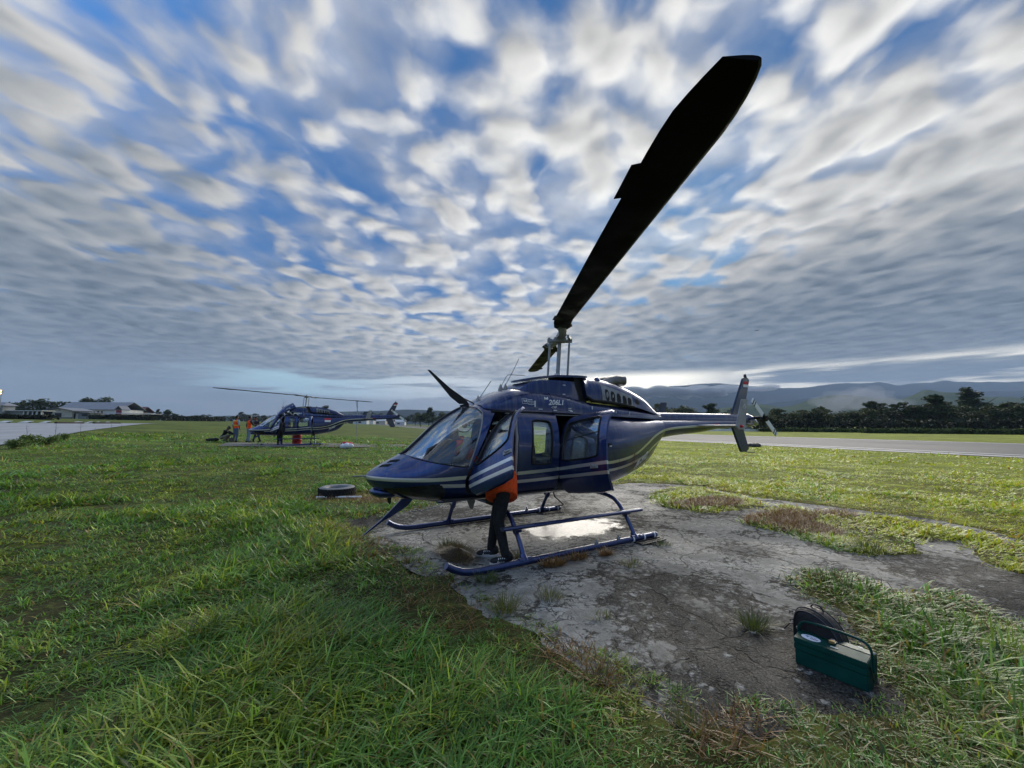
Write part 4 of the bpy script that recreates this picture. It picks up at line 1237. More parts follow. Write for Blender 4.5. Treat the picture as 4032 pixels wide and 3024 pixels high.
    for x in (1.41, -.52):
        arc = [(0, .60), (.30, .60), (.52, .595), (.66, .575), (.76, .54), (.84, .48), (.90, .41), (1.0, .30), (1.142, .06)]
        pts = [(x, -y, z) for y, z in arc[::-1]] + [(x, y, z) for y, z in arc[1:]]
        mb = MB(); mb.tube(smooth_poly(pts, 1, False), .030, 14); ct = mb.build("cross_tube", M_FRAME, P)
        for s in (1, -1):
            mb = MB(); mb.tube([(x, s * 1.142, .046), (x, s * 1.09, .125)], [.055, .036], 12); mb.tube([(x - .09, s * 1.142, .066), (x + .09, s * 1.142, .066)], .034, 10); mb.build("saddle", M_FRAME, ct)
            mb = MB(); mb.tube([(x, s * .965, .34), (x, s * .93, .385)], .042, 12); mb.box((x, s * .985, .375), (.07, .08, .03)); mb.build("step_clamp", M_FRAME, ct)
            mb = MB(); mb.box((x, s * .34, .63), (.12, .14, .08)); mb.build("fitting", M_DARK, ct)
    # towing wheel strut and hose seen by the far rear cross tube
    mb = MB(); mb.tube([(-.52, -.70, .58), (-.60, -.90, .47), (-.75, -1.02, .30), (-.98, -1.05, .13), (-1.02, -1.10, .10), (-.85, -1.14, .085)], .013, 8); mb.build("hose", M_RUBBER, P)
    # ---- mast, hub and blades
    mb = MB(); mb.tube([(-.02, 0, 2.44), (-.074, 0, 3.09)], .034, 16); mb.build("mast", M_GREYP, P)
    mb = MB(); mb.lathe([(.09, 2.45), (.095, 2.485), (.05, 2.50), (.05, 2.53)], (-.02, 0, 0), 18); mb.build("mast_collar", M_STEEL, P)
    vr = Vector((-.846, .533, 0))
    for s in (1, -1):
        b0 = Vector((-.02, 0, 2.45)) + vr * (.165 * s); b1 = Vector((-.074, 0, 3.085)) + vr * (.165 * s)
        mb = MB(); mb.tube([b0, b0.lerp(b1, .06), b0.lerp(b1, .12), b0.lerp(b1, .9), b0.lerp(b1, .96), b1], [.012, .013, .019, .019, .012, .012], 10); mb.build("control_rod", M_GREYP, P)
    RM = rotor_matrix(radians(60.3), .0)
    mb = MB()
    mb.box((0, 0, 0), (.62, .13, .055)); mb.box((0, 0, -.045), (.16, .20, .07)); mb.tube([(0, -.17, -.06), (0, .17, -.06)], .032, 10)
    mb.lathe([(.055, -.09), (.06, .02), (.045, .07), (.02, .10), (.001, .105)], (0, 0, 0), 14)
    hub = mb.build("rotor_hub", M_GREYP, P); hub.matrix_local = RM
    for s in (1, -1):
        mb = MB(); mb.box((.0, .17 * s, -.055), (.05, .08, .06)); mb.box((.12 * s, .14 * s, -.02), (.22, .04, .045), rot=Matrix.Rotation(radians(-20), 3, 'Z'))
        h = mb.build("pitch_horn", M_GREYP, P); h.matrix_local = RM
    for k, cone in ((0, (.026, -.018, 0)), (1, (-.03, .028, .0))):
        Bm = RM @ Matrix.Rotation(pi * k, 4, 'Z')
        V, F, mi = blade_mesh(cone)
        off = .0 if k == 0 else .12
        V = [(x, y + (.06 if k == 0 else .10) * (max(0, 1.2 - x) / .8 if x < 1.2 else 0) + (off if x > .56 else off), z) for x, y, z in V]
        bl = from_arrays("rotor_blade", V, F, [M_BLADE, M_BLADE_EDGE], P, smooth=True, midx=mi); sharpen(bl, 50); bl.matrix_local = Bm
        zt_ = lambda r: cone[0] + cone[1] * r
        for (r0, r1, dpt) in ((4.36, 4.68, .045), (1.15, 1.36, .022)):
            te_ = lambda r: float(np.interp(r, [.95, 2.0, 3.5, 4.9], [-.262, -.280, -.305, -.320])) + off
            mb = MB(); q = [(r0, te_(r0) + .02), (r1 + .03, te_(r1) + .02), (r1, te_(r1) - dpt), (r0 - .02, te_(r0) - dpt)]
            mb.prism(q, lambda a, b, d: (a, b, zt_(a) + d), -.004, .002); mb.build("trim_tab", M_BLADE, bl)
        mb = MB(); c = -.12 + (.06 if k == 0 else .10) + off
        mb.tube([(.30, .0, 0), (.45, .4 * c, zt_(.45)), (.60, c, zt_(.6))], [.05, .055, .05], 12, sq=(1.3, .8))
        mb.tube([(.60, c, zt_(.6)), (.74, c, zt_(.74))], [.075, .06], 12, sq=(1.2, .5)); mb.tube([(.66, c - .05, zt_(.66) - .06), (.66, c - .05, zt_(.66) + .05)], .022, 10)
        g = mb.build("blade_grip", M_GREYP, bl)
    # ---- cabin interior
    mb = MB(); mb.box((.75, 0, .735), (2.9, 1.12, .02)); mb.build("cabin_floor", M_SEAT, P)
    mb = MB(); mb.prism([(-.55, .72), (-.55, 1.80), (-.585, 1.80), (-.585, .72)], XZ(0), -.54, .54); mb.build("rear_bulkhead", M_LINING, P)
    mb = MB()
    mb.prism([(2.42, 1.20), (2.34, 1.34), (2.15, 1.47), (1.93, 1.46), (1.95, 1.40), (2.02, 1.10), (1.98, .76), (2.25, .76)], XZ(0), -.30, .34)
    mb.build("instrument_panel", M_DARK, P, bevel=.02)
    mb = MB(); mb.prism([(2.46, 1.21), (2.36, 1.37), (2.13, 1.50), (1.90, 1.485), (1.90, 1.47), (2.13, 1.485), (2.35, 1.35), (2.45, 1.20)], XZ(0), -.36, .40); mb.build("glare_shield", mat("grey_glare_cover", (.06, .065, .07), .8, noise=(9, .3, 4)), P)
    for (sx, sy, back) in ((1.30, .34, 1), (1.30, -.34, 1), (.62, .34, 0), (.62, -.34, 0), (-.25, .0, 2)):
        w = .46 if back != 2 else 1.0
        mb = MB(); mb.box((sx, sy, .93), (.46, w, .14)); st_ = mb.build("seat", M_SEAT if back < 2 else M_PALE, P, bevel=.03)
        tilt = Matrix.Rotation(radians(-10 if back else 8), 3, 'Y'); dx = -.25 if back else .25
        mb = MB(); mb.box((sx + dx, sy, 1.26), (.10, w, .62), rot=tilt); mb.build("seat_back", M_SEAT if back < 2 else M_PALE, st_, bevel=.03)
        if back == 1:
            mb = MB(); mb.box((sx + dx - .06, sy, 1.62), (.07, .24, .12)); mb.build("headrest", M_SEAT, st_, bevel=.02)
    mb = MB(); mb.tube([(1.62, -.34, .76), (1.70, -.34, 1.02), (1.66, -.34, 1.12)], .014, 8); mb.tube([(1.66, -.34, 1.12), (1.66, -.34, 1.22)], .022, 8); mb.build("cyclic_stick", M_DARK, P)
    mb = MB(); mb.tube([(1.74, 0, 1.90), (1.35, 0, 1.92), (1.2, 0, 1.90)], .05, 8, sq=(2.2, .6)); mb.build("overhead_console", M_LINING, P)
    mb = MB(); mb.tube([(1.16, -.30, .76), (1.16, -.30, 1.86)], .03, 8); mb.tube([(1.16, .12, .76), (1.16, .12, 1.86)], .03, 8); mb.build("roof_column", M_LINING, P)
    return root

def children_of(o): return [c for c in bpy.data.objects if c.parent == o]
def copy_tree(o, parent=None):
    kids = children_of(o)
    c = o.copy(); COL.objects.link(c); c.parent = parent
    for k in kids: copy_tree(k, c)
    return c

HELI = make_helicopter()
tag(HELI, "navy blue helicopter with silver stripes parked on the cracked concrete pad, both left doors open", "helicopter", "blue helicopters parked on the airfield")
# ------------------------------------------------------------------ grass
def leaf_mat(name, base=None, translucent=0.35, rough=0.5, attr='tint', spec=0.25):
    m = bpy.data.materials.new(name); m.use_nodes = True
    N = NT(m.node_tree); b = N.n['Principled BSDF']
    if base is None:
        a = N.node('ShaderNodeAttribute'); a.attribute_name = attr
        col = a.outputs['Color']
    else:
        col = None
    t = N.node('ShaderNodeBsdfTranslucent')
    mx = N.node('ShaderNodeMixShader'); mx.inputs[0].default_value = translucent
    if col is not None:
        N.put(b.inputs['Base Color'], col)
        N.put(t.inputs[0], N.mix(1.0, col, (1.25, 1.25, 0.8), 'MULTIPLY'))
    else:
        b.inputs['Base Color'].default_value = (*base, 1); t.inputs[0].default_value = (base[0] * 1.2, base[1] * 1.2, base[2], 1)
    b.inputs['Roughness'].default_value = rough; b.inputs['Specular IOR Level'].default_value = spec
    N.l.new(b.outputs[0], mx.inputs[1]); N.l.new(t.outputs[0], mx.inputs[2])
    out = N.n['Material Output']; N.l.new(mx.outputs[0], out.inputs[0])
    return m
M_GRASS = leaf_mat("grass_blades", translucent=.36, rough=.38, spec=.5)

def blades(x, y, z, h, w, az, lean, curl, col):
    """numpy arrays (n,) -> vertices, triangles, colours for curved tapering blades"""
    n = len(x)
    ts = np.array([0, .38, .74, 1.0]); ws = np.array([.75, 1.0, .62, 0])
    ca, sa = np.cos(az), np.sin(az)
    px, py = -sa, ca
    V = np.zeros((n, 7, 3), np.float32)
    k = 0
    for t, q in zip(ts, ws):
        out = h * (np.sin(lean) * t + curl * t * t)
        up = h * np.cos(lean) * t * (1 - .45 * np.clip(curl, 0, 1.2) * t)
        cx = x + ca * out; cy = y + sa * out; cz = z + np.maximum(up, .002 + .0 * up)
        if q > 0:
            V[:, k, 0] = cx - px * w * q / 2; V[:, k, 1] = cy - py * w * q / 2; V[:, k, 2] = cz
            V[:, k + 1, 0] = cx + px * w * q / 2; V[:, k + 1, 1] = cy + py * w * q / 2; V[:, k + 1, 2] = cz
            k += 2
        else:
            V[:, k, 0] = cx; V[:, k, 1] = cy; V[:, k, 2] = cz; k += 1
    T = np.array([[0, 1, 3], [0, 3, 2], [2, 3, 5], [2, 5, 4], [4, 5, 6]])
    idx = (np.arange(n)[:, None, None] * 7 + T[None]).reshape(-1, 3)
    C = np.ones((n, 7, 4), np.float32); C[:, :, :3] = col[:, None, :]
    return V.reshape(-1, 3), idx, C.reshape(-1, 4)

def grass_object(name, parts, m):
    Vs, Is, Cs, o = [], [], [], 0
    for V, I, C in parts:
        Vs.append(V); Is.append(I + o); Cs.append(C); o += len(V)
    return big_mesh(name, np.vstack(Vs), np.vstack(Is), 3, m, attr={'tint': np.vstack(Cs)})

rng = np.random.default_rng(7)
def lerp3(a, b, t): return np.array(a)[None] * (1 - t[:, None]) + np.array(b)[None] * t[:, None]

def turf_points(r0, r1, dens, half=radians(66)):
    az0 = atan2(FWD.y, FWD.x)
    area = half * (r1 * r1 - r0 * r0)
    n = int(area * dens)
    r = np.sqrt(rng.uniform(r0 * r0, r1 * r1, n)); a = az0 + rng.uniform(-half, half, n)
    x = CXY[0] + r * np.cos(a); y = CXY[1] + r * np.sin(a)
    return x, y, r

def on_concrete(x, y, slop):
    """inside the pad, edges broken up by noise"""
    d = seg_dist(PAD_S, x, y) * np.where(inside(PAD_S, x, y), 1, -1)
    for isl in ISL:
        di = seg_dist(isl, x, y) * np.where(inside(isl, x, y), -1, 1)
        d = np.minimum(d, di)
    e = slop * (fbm(x, y, 2.2, 3, 31) * 2.6 - .55)
    return d > e

RW_D = np.array([RW_B[0] - RW_A[0], RW_B[1] - RW_A[1]]); RW_D = RW_D / np.linalg.norm(RW_D)
RW_N = np.array([RW_D[1], -RW_D[0]])
def runway_off(x, y): return (x - RW_A[0]) * RW_N[0] + (y - RW_A[1]) * RW_N[1]
if runway_off(np.array([-50.0]), np.array([0.0]))[0] < 0: pass

DEAD = ((1.10, 1.30, .17, .09, 320), (.70, 1.28, .14, .07, 190), (.28, 1.36, .12, .05, 150), (-3.9, 1.55, .95, .42, 4200), (-3.4, 2.1, .5, .5, 1700), (-4.3, .05, .75, .45, 2600), (-3.6, -.1, .5, .35, 1200), (-5.2, 1.9, .5, .3, 700), (2.3, -4.6, 1.0, .6, 900), (1.6, -4.0, .8, .5, 1000),
        (2.2, 3.0, .18, .35, 200), (1.95, 3.95, .30, .15, 180), (2.75, 1.7, .45, .6, 260), (2.9, -.6, .35, .6, 260))
def build_grass():
    parts = []
    def emit(x, y, r, hmul, wmul, clump, jitter):
        keep = ~on_concrete(x, y, np.where(x > -2.0, .26, .10))
        for (ex, ey, rx_, ry_, n_) in DEAD: keep &= (((x - ex) / rx_) ** 2 + ((y - ey) / ry_) ** 2 > 1) | (rng.uniform(0, 1, len(x)) > .72)
        off = runway_off(x, y); keep &= ~((off > -.6) & (off < 31))
        keep &= ~apron_mask(x, y)
        X, Y = to_cam(x, y)
        lush = fbm(x, y, .55, 3, 3); patch = fbm(x, y, 1.7, 3, 11); fld = fbm(x, y, .12, 3, 21)
        right = sstep(X + (fld - .5) * 6, -2.2, 2.5)          # the trimmed bright field behind and right
        right *= sstep(-(x + 2.4) + (fld - .5) * 2, -.3, 1.0)
        bare = sstep(patch * .6 + lush * .4, .37, .30) * (1 - .8 * right) * sstep(np.minimum(seg_dist(PAD_S, x, y), 3), .2, .9)
        dse = np.minimum(seg_dist(PAD_S, x, y), 3)
        keep &= rng.uniform(0, 1, len(x)) > bare * .93
        x, y, r, lush, patch, fld, right, dse = (q[keep] for q in (x, y, r, lush, patch, fld, right, dse))
        k = clump
        n = len(x) * k
        rep = lambda q: np.repeat(q, k)
        lu, pa, fl, rg, rr_ = rep(lush), rep(patch), rep(fld), rep(right), rep(r)
        a = rng.uniform(0, 2 * np.pi, n); rad = np.abs(rng.normal(0, jitter, n))
        bx = rep(x) + rad * np.cos(a); by = rep(y) + rad * np.sin(a)
        tall = sstep(lu, .46, .66)
        h = (.040 + .068 * tall + .028 * pa) * (1 - rg * .30) * rng.uniform(.55, 1.35, n) * hmul
        near_edge = sstep(rep(dse), .55, .0)
        ck = rep(rng.lognormal(0, .32, len(x))); h *= (1 - .45 * near_edge) * np.clip(ck, .5, 1.9)
        tone = rep(rng.normal(0, .16, len(x)))
        w = (.0062 + .0042 * tall) * wmul * rng.uniform(.7, 1.3, n)
        az_ = a * .6 + rng.normal(0, 1.0, n) + 2.2 * (fbm(bx, by, .8, 2, 77) - .5) * 3
        lean = np.clip(rng.normal(.60, .34, n), 0, 1.4); curl = np.clip(rng.normal(.62, .38, n), -.1, 1.5)
        t = rng.uniform(0, 1, n)
        g1 = lerp3((.040, .085, .014), (.075, .125, .022), t)                 # deep green
        g2 = lerp3((.100, .125, .016), (.165, .170, .026), t)                 # yellow green
        g3 = lerp3((.055, .120, .035), (.090, .160, .050), t)                 # cool wet green
        st = lerp3((.170, .120, .045), (.090, .050, .022), t)                 # straw and brown
        m2 = sstep(pa + .25 * rg + rng.normal(0, .06, n) + tone * .6 - .08 * (1 - rg), .50, .66); m3 = sstep(fl + rng.normal(0, .08, n) + tone * .5 - .2 * rg, .50, .64)
        c = g1 * (1 - m2[:, None]) + g2 * m2[:, None]
        c = c * (1 - .6 * m3[:, None]) + g3 * .6 * m3[:, None]
        sm = (rng.uniform(0, 1, n) < .09 + .25 * near_edge)[:, None]
        c = np.where(sm, st, c)
        c = c * np.array([2.2, 2.45, 2.0])[None] * np.clip(1 + tone * (1.9 - rg * 1.3), .4, 2.0)[:, None] * (1 + rg[:, None] * np.array([.70, .50, -.1])[None])
        gz = ground_z(bx, by); parts.append(blades(bx, by, np.where(on_concrete(bx, by, 0.0), np.maximum(gz, 0), gz) - .008, h, w, az_, lean, curl, c))
    for r0, r1, d, hm, wm, k, j in ((.9, 4.2, 520, 1.0, 1.0, 9, .038), (4.2, 8, 300, 1.05, 1.3, 8, .05), (8, 14, 110, 1.1, 1.9, 8, .08), (14, 24, 30, 1.15, 3.0, 8, .14), (24, 46, 5.5, 1.25, 5.5, 8, .28)):
        x, y, r = turf_points(r0, r1, d)
        emit(x, y, r, hm, wm, k, j)
    return parts

AP_P = [ground_at(-260, 1790), ground_at(0, 1757), ground_at(180, 1728), ground_at(330, 1700), ground_at(470, 1681), ground_at(560, 1671)]
def apron_poly():
    P = [(p.x, p.y) for p in AP_P]
    far = [at_depth(640, 68), at_depth(300, 50), at_depth(0, 41), at_depth(-500, 32), at_depth(-900, 27)]
    return P + [(p.x, p.y) for p in far]
APRON = apron_poly()
def apron_mask(x, y): return inside(APRON, x, y)
apron_mat = asphalt_material("pale_wet_apron", (0.20, 0.21, 0.22), (0.40, 0.415, 0.43), rough=(0.35, 0.7))
def build_apron():
    bm = bmesh.new()
    vs = [bm.verts.new((p[0], p[1], 0)) for p in APRON]
    bmesh.ops.triangle_fill(bm, use_beauty=True, use_dissolve=False, edges=[bm.edges.new((vs[i], vs[(i + 1) % len(vs)])) for i in range(len(vs))])
    for _ in range(4): bmesh.ops.subdivide_edges(bm, edges=[e for e in bm.edges if e.calc_length() > 4], cuts=1, use_grid_fill=True)
    bmesh.ops.triangulate(bm, faces=bm.faces)
    for v in bm.verts: v.co.z = H(v.co.x, v.co.y) + .06
    bmesh.ops.recalc_face_normals(bm, faces=bm.faces)
    for f in bm.faces:
        if f.normal.z < 0: f.normal_flip()
    me = bpy.data.meshes.new("apron"); bm.to_mesh(me); bm.free(); me.materials.append(apron_mat)
    return tag(link(bpy.data.objects.new("apron", me)), kind='structure')
build_apron()
tag(grass_object("grass", build_grass(), M_GRASS), "long wet grass and short turf covering the airfield", "grass", kind='stuff')

def tuft(x, y, n, hgt, spread, c0, c1, name="grass_tuft", thin=1.0):
    a = rng.uniform(0, 2 * np.pi, n); rad = spread * np.sqrt(rng.uniform(0, 1, n)) * .55
    bx = rad * np.cos(a); by = rad * np.sin(a)
    h = hgt * rng.uniform(.45, 1.1, n)
    col = lerp3(c0, c1, rng.uniform(0, 1, n))
    V, I, C = blades(bx, by, np.full(n, -.01), h, .005 * thin * rng.uniform(.7, 1.3, n), a + rng.normal(0, .5, n), np.clip(rng.normal(.45, .28, n), 0, 1.1), np.clip(rng.normal(.35, .25, n), 0, 1), col)
    o = grass_object(name, [(V, I, C)], M_GRASS)
    o.location = (x, y, max(float(ground_z(x, y)), 0) if y > -3 else float(ground_z(x, y)))
    return o
YG0, YG1, GR0, GR1, BR0, BR1 = (.095, .115, .018), (.20, .19, .06), (.045, .085, .015), (.10, .14, .03), (.16, .085, .03), (.07, .035, .016)
GRP = "grass tufts growing through the concrete"
for (x, y, n, h, s, a, b, lab) in (
    (2.22, 2.02, 170, .20, .20, YG0, YG1, "pale spiky grass tuft at the left edge of the concrete nearest the grass"),
    (1.72, 2.03, 130, .15, .18, YG0, YG1, "faded grass tuft right of the spiky one, in front of the near skid"),
    (1.58, 2.60, 60, .09, .16, YG0, YG1, "small flat grass tuft alone in the middle of the stained concrete"),
    (.62, 3.38, 190, .17, .17, GR0, YG0, "round bright green grass tuft on the concrete left of the toolbox"),
    (2.22, 3.22, 90, .15, .17, YG0, BR0, "thin straggly grass tuft with dry stalks on the left rim of the dark concrete"),
    (2.08, 3.80, 150, .13, .18, YG0, YG1, "grass tuft at the bottom rim of the concrete"),
    (-.72, 1.44, 130, .09, .20, GR0, YG0, "low green grass tuft beside the black pad at the heel of the near skid"),
    (.30, 1.80, 110, .10, .22, YG0, YG1, "yellowish grass tuft on the concrete below the boarding step"),
    (2.03, 1.33, 190, .15, .20, GR0, YG0, "green grass tuft over the tip of the near skid"),
    (-1.10, 3.28, 160, .15, .22, GR0, YG0, "bushy grass tuft at the corner of the grass behind the backpack"),
    (-2.82, 3.10, 260, .16, .38, GR0, YG0, "wide green grass tuft on the front of the middle grass island"),
    (1.30, .84, 70, .12, .12, YG0, YG1, "thin grass tuft behind the black shoe"),
    (1.93, .02, 150, .19, .17, GR0, YG0, "dark grass tuft sprouting from the brown heap"),
    (2.55, .30, 60, .10, .16, GR0, BR0, "small grass tuft on the concrete left of the brown heap"),
    (-3.6, -.2, 120, .11, .2, YG0, YG1, "dry grass tuft at the left end of the far grass island")):
    tag(tuft(x, y, n, h, s, a, b), lab, "grass tuft", GRP)
# dead brown matted grass: along the near skid, on the islands, round the tyre
def dead_parts():
    P = []
    for (x, y, rx, ry, n) in DEAD:
        a = rng.uniform(0, 2 * np.pi, n); q = np.sqrt(rng.uniform(0, 1, n))
        bx = x + rx * q * np.cos(a); by = y + ry * q * np.sin(a)
        col = lerp3((.34, .19, .055), (.09, .045, .02), rng.uniform(0, 1, n))
        P.append(blades(bx, by, np.maximum(ground_z(bx, by), 0) if abs(x) < 6 and y > -3 else ground_z(bx, by), rng.uniform(.07, .15, n), rng.uniform(.004, .009, n), rng.uniform(0, 2 * np.pi, n), np.clip(rng.normal(.85, .35, n), .1, 1.45), rng.uniform(0, .6, n), col))
    return P
tag(grass_object("dead_grass", dead_parts(), M_GRASS), "matted dead brown grass beside the near skid and on the grass islands", "dead grass", kind='stuff')
# low weeds and clover on the near soil
def weeds():
    n = 5200
    x, y, r = turf_points(1.0, 9, 110)
    k = (~on_concrete(x, y, .3)) & (fbm(x, y, 1.1, 2, 55) > .55)
    x, y = x[k], y[k]; n = len(x)
    a = rng.uniform(0, 6.28, n)
    return [blades(x, y, ground_z(x, y) - .004, rng.uniform(.03, .07, n), rng.uniform(.012, .024, n), a, np.clip(rng.normal(.9, .3, n), .2, 1.4), rng.uniform(0, .8, n), lerp3((.03, .06, .015), (.08, .11, .02), rng.uniform(0, 1, n)))]
tag(grass_object("ground_cover", weeds(), M_GRASS), "broad-leaved weeds between the grass blades in front", "weeds", kind='stuff')
# brown heap of cut turf by the shoe
def mound(name, x, y, rx, ry, h, m, seed):
    V, F = [], []
    nr, na = 10, 28
    for i in range(nr + 1):
        q = i / nr
        for k in range(na):
            a = 2 * pi * k / na
            wob = 1 + .35 * (vnoise(np.array([cos(a) * 1.5]), np.array([sin(a) * 1.5]), 1, seed)[0] - .5)
            px, py = rx * q * wob * cos(a), ry * q * wob * sin(a)
            V.append((px, py, h * (cos(q * pi) * .5 + .5) + .03 * (vnoise(np.array([px]), np.array([py]), 14, seed)[0] - .5) * (1 - q) - .005))
    for i in range(nr):
        for k in range(na): F.append((i * na + k, i * na + (k + 1) % na, (i + 1) * na + (k + 1) % na, (i + 1) * na + k))
    o = from_arrays(name, V, F, m, smooth=True); o.location = (x, y, H(x, y))
    return o
M_SOIL = mat("dark_turf_soil", (.075, .055, .032), .95, noise=(14, .5, 5), bump=(30, .9, .03))
hp = mound("turf_heap", 1.93, .36, .22, .42, .10, M_SOIL, 4)
tag(hp, "dark brown heap of rotting turf on the concrete beside the person's shoe", "turf heap")
n = 1500; a = rng.uniform(0, 6.28, n); q = np.sqrt(rng.uniform(0, 1, n))
V, I, C = blades(.24 * q * np.cos(a), .44 * q * np.sin(a), .09 * (np.cos(q * np.pi) * .5 + .5), rng.uniform(.03, .09, n), rng.uniform(.003, .006, n), a, np.clip(rng.normal(.8, .3, n), .1, 1.4), rng.uniform(0, .6, n), lerp3((.10, .05, .025), (.16, .14, .04), rng.uniform(0, 1, n)))
o = grass_object("dead_stalks", [(V, I, C)], M_GRASS); o.parent = hp
# gravel behind the nose
def gravel():
    V, F = [], []
    ico = [(0, 0, 1), (.9, 0, .3), (.28, .85, .3), (-.72, .53, .3), (-.72, -.53, .3), (.28, -.85, .3), (0, 0, -.4)]
    fc = [(0, 1, 2), (0, 2, 3), (0, 3, 4), (0, 4, 5), (0, 5, 1), (6, 2, 1), (6, 3, 2), (6, 4, 3), (6, 5, 4), (6, 1, 5)]
    P = [(1.15, -3.65), (.78, -2.89), (.97, -2.61), (1.75, -2.45), (1.85, -2.9)]
    for _ in range(900):
        x, y = rng.uniform(.5, 2.0), rng.uniform(-3.9, -2.4)
        if not inside(P, np.array([x]), np.array([y]))[0] and rng.uniform() > .05: continue
        s = rng.uniform(.010, .032); a = rng.uniform(0, 6.28); b = len(V); ky = rng.uniform(.6, 1)
        V += [(x + s * (u * cos(a) - v * ky * sin(a)), y + s * (u * sin(a) + v * ky * cos(a)), H(x, y) + s * .7 * w + .003) for u, v, w in ico]
        F += [tuple(i + b for i in f) for f in fc]
    return from_arrays("gravel", V, F, mat("grey_gravel", (.28, .27, .25), .8, noise=(30, .6, 2)))
tag(gravel(), "loose grey gravel behind the helicopter's nose at the far rim of the concrete", "gravel", kind='stuff')
# ------------------------------------------------------------------ trees and far land
M_LEAF = leaf_mat("tree_foliage", translucent=.25, rough=.6)
M_BARK = mat("bark", (.055, .042, .032), .9, noise=(4, .4, 5))
def crown_mesh(name, lobes, n, size, seed, c0=(.020, .034, .010), c1=(.052, .075, .020), droop=0.0):
    """leaf-clump faces spread through ellipsoid lobes (x,y,z,rx,ry,rz,weight)"""
    g = np.random.default_rng(seed)
    W = np.array([l[6] for l in lobes], float); W /= W.sum()
    L = np.array([l[:6] for l in lobes])
    pick = g.choice(len(lobes), n, p=W)
    u = g.normal(0, 1, (n, 3)); u /= np.linalg.norm(u, axis=1)[:, None]
    rad = g.uniform(0.15, 1.0, n) ** .45
    # twig clumps
    P = L[pick, :3] + u * rad[:, None] * L[pick, 3:6]
    P += g.normal(0, size * .6, (n, 3))
    s = size * g.uniform(.5, 1.5, n)
    d1 = g.normal(0, 1, (n, 3)); d1[:, 2] *= .5; d1 /= np.linalg.norm(d1, axis=1)[:, None]
    d2 = np.cross(d1, g.normal(0, 1, (n, 3))); d2 /= np.linalg.norm(d2, axis=1)[:, None]
    a = d1 * s[:, None]; b = d2 * (s * .55)[:, None]
    V = np.stack([P - a, P + b - a * .2, P + a, P - b + a * .1], 1).reshape(-1, 3)
    idx = np.arange(n * 4).reshape(n, 4)
    tone = np.clip(g.normal(.45, .22, n) + .25 * (g.uniform(0, 1, len(lobes))[pick] - .5), 0, 1)
    C = np.ones((n, 4, 4), np.float32); C[:, :, :3] = lerp3(c0, c1, tone)[:, None, :]
    me_o = big_mesh(name, V, idx, 4, M_LEAF, attr={'tint': C.reshape(-1, 4)})
    return me_o
def trunk_obj(h, r, limbs, seed):
    g = random.Random(seed)
    mb = MB(); lean = (g.uniform(-.06, .06) * h, g.uniform(-.06, .06) * h)
    mb.tube([(0, 0, -.3), (lean[0] * .3, lean[1] * .3, h * .35), (lean[0], lean[1], h * .75)], [r, r * .7, r * .3], 8)
    for k in range(limbs):
        a = g.uniform(0, 6.28); z = h * g.uniform(.22, .6); L = h * g.uniform(.18, .36)
        b = Vector((lean[0] * z / h, lean[1] * z / h, z))
        mb.tube([b, b + Vector((cos(a) * L * .6, sin(a) * L * .6, L * .4)), b + Vector((cos(a) * L, sin(a) * L, L * .9))], [r * .4, r * .26, r * .1], 6)
    return mb.build("trunk", M_BARK)
def lobes_for(kind, seed):
    g = random.Random(seed); L = []
    if kind == 'round':
        for _ in range(9):
            a = g.uniform(0, 6.28); q = g.uniform(.05, .30)
            L.append((q * cos(a), q * sin(a), g.uniform(.42, .84), g.uniform(.13, .22), g.uniform(.13, .22), g.uniform(.09, .15), 1))
        L.append((0, 0, .62, .26, .26, .24, 2.2))
    elif kind == 'layered':      # flat open tiers, like a casuarina or albizia
        for k in range(13):
            a = g.uniform(0, 6.28); z = .30 + .66 * k / 12; q = (1 - abs(z - .55) * 1.1) * .34 * g.uniform(.3, 1)
            L.append((q * cos(a), q * sin(a), z, g.uniform(.12, .22) * (1.25 - z * .6), g.uniform(.12, .22) * (1.25 - z * .6), g.uniform(.035, .065), 1))
    elif kind == 'tall':
        for k in range(11):
            z = .18 + .78 * k / 10; q = g.uniform(.02, .12); a = g.uniform(0, 6.28); w = .24 * (1.08 - z) + .05
            L.append((q * cos(a), q * sin(a), z, w * g.uniform(.7, 1.1), w * g.uniform(.7, 1.1), .07, 1.2 - z * .5))
    elif kind == 'broad':
        for _ in range(14):
            a = g.uniform(0, 6.28); q = g.uniform(.1, .62)
            L.append((q * cos(a), q * sin(a), g.uniform(.45, .85) - q * .25, g.uniform(.18, .30), g.uniform(.18, .30), g.uniform(.11, .18), 1))
        for _ in range(5):
            a = g.uniform(0, 6.28); L.append((.45 * cos(a), .45 * sin(a), .25, .25, .25, .18, 1))
    elif kind == 'bush':
        for _ in range(7):
            a = g.uniform(0, 6.28); q = g.uniform(.1, .5)
            L.append((q * cos(a), q * sin(a), g.uniform(.25, .6), .3, .3, .28, 1))
    return L
PROTO = {}
def proto(kind, seed, n, size, dark=1.0):
    key = (kind, seed)
    if key not in PROTO:
        c = crown_mesh("crown", lobes_for(kind, seed), n, size, seed, tuple(q * dark for q in (.020, .034, .010)), tuple(q * dark for q in (.055, .078, .022)))
        t = trunk_obj(1.0, .022, 6 if kind != 'bush' else 2, seed)
        PROTO[key] = (c.data, t.data)
        bpy.data.objects.remove(c); bpy.data.objects.remove(t)
    return PROTO[key]
def tree(name, loc, h, kind, seed, label, cat="tree", group=None, n=1500, size=.036, wide=1.0, rot=None, dark=1.0):
    cd, td = proto(kind, seed, n, size, dark)
    r = empty(name, loc); r.rotation_euler.z = rot if rot is not None else (seed * 1.7 + loc[0]) % 6.28
    r.scale = (h * wide, h * wide, h)
    link(bpy.data.objects.new("crown", cd), r); link(bpy.data.objects.new("trunk", td), r)
    return tag(r, label, cat, group)
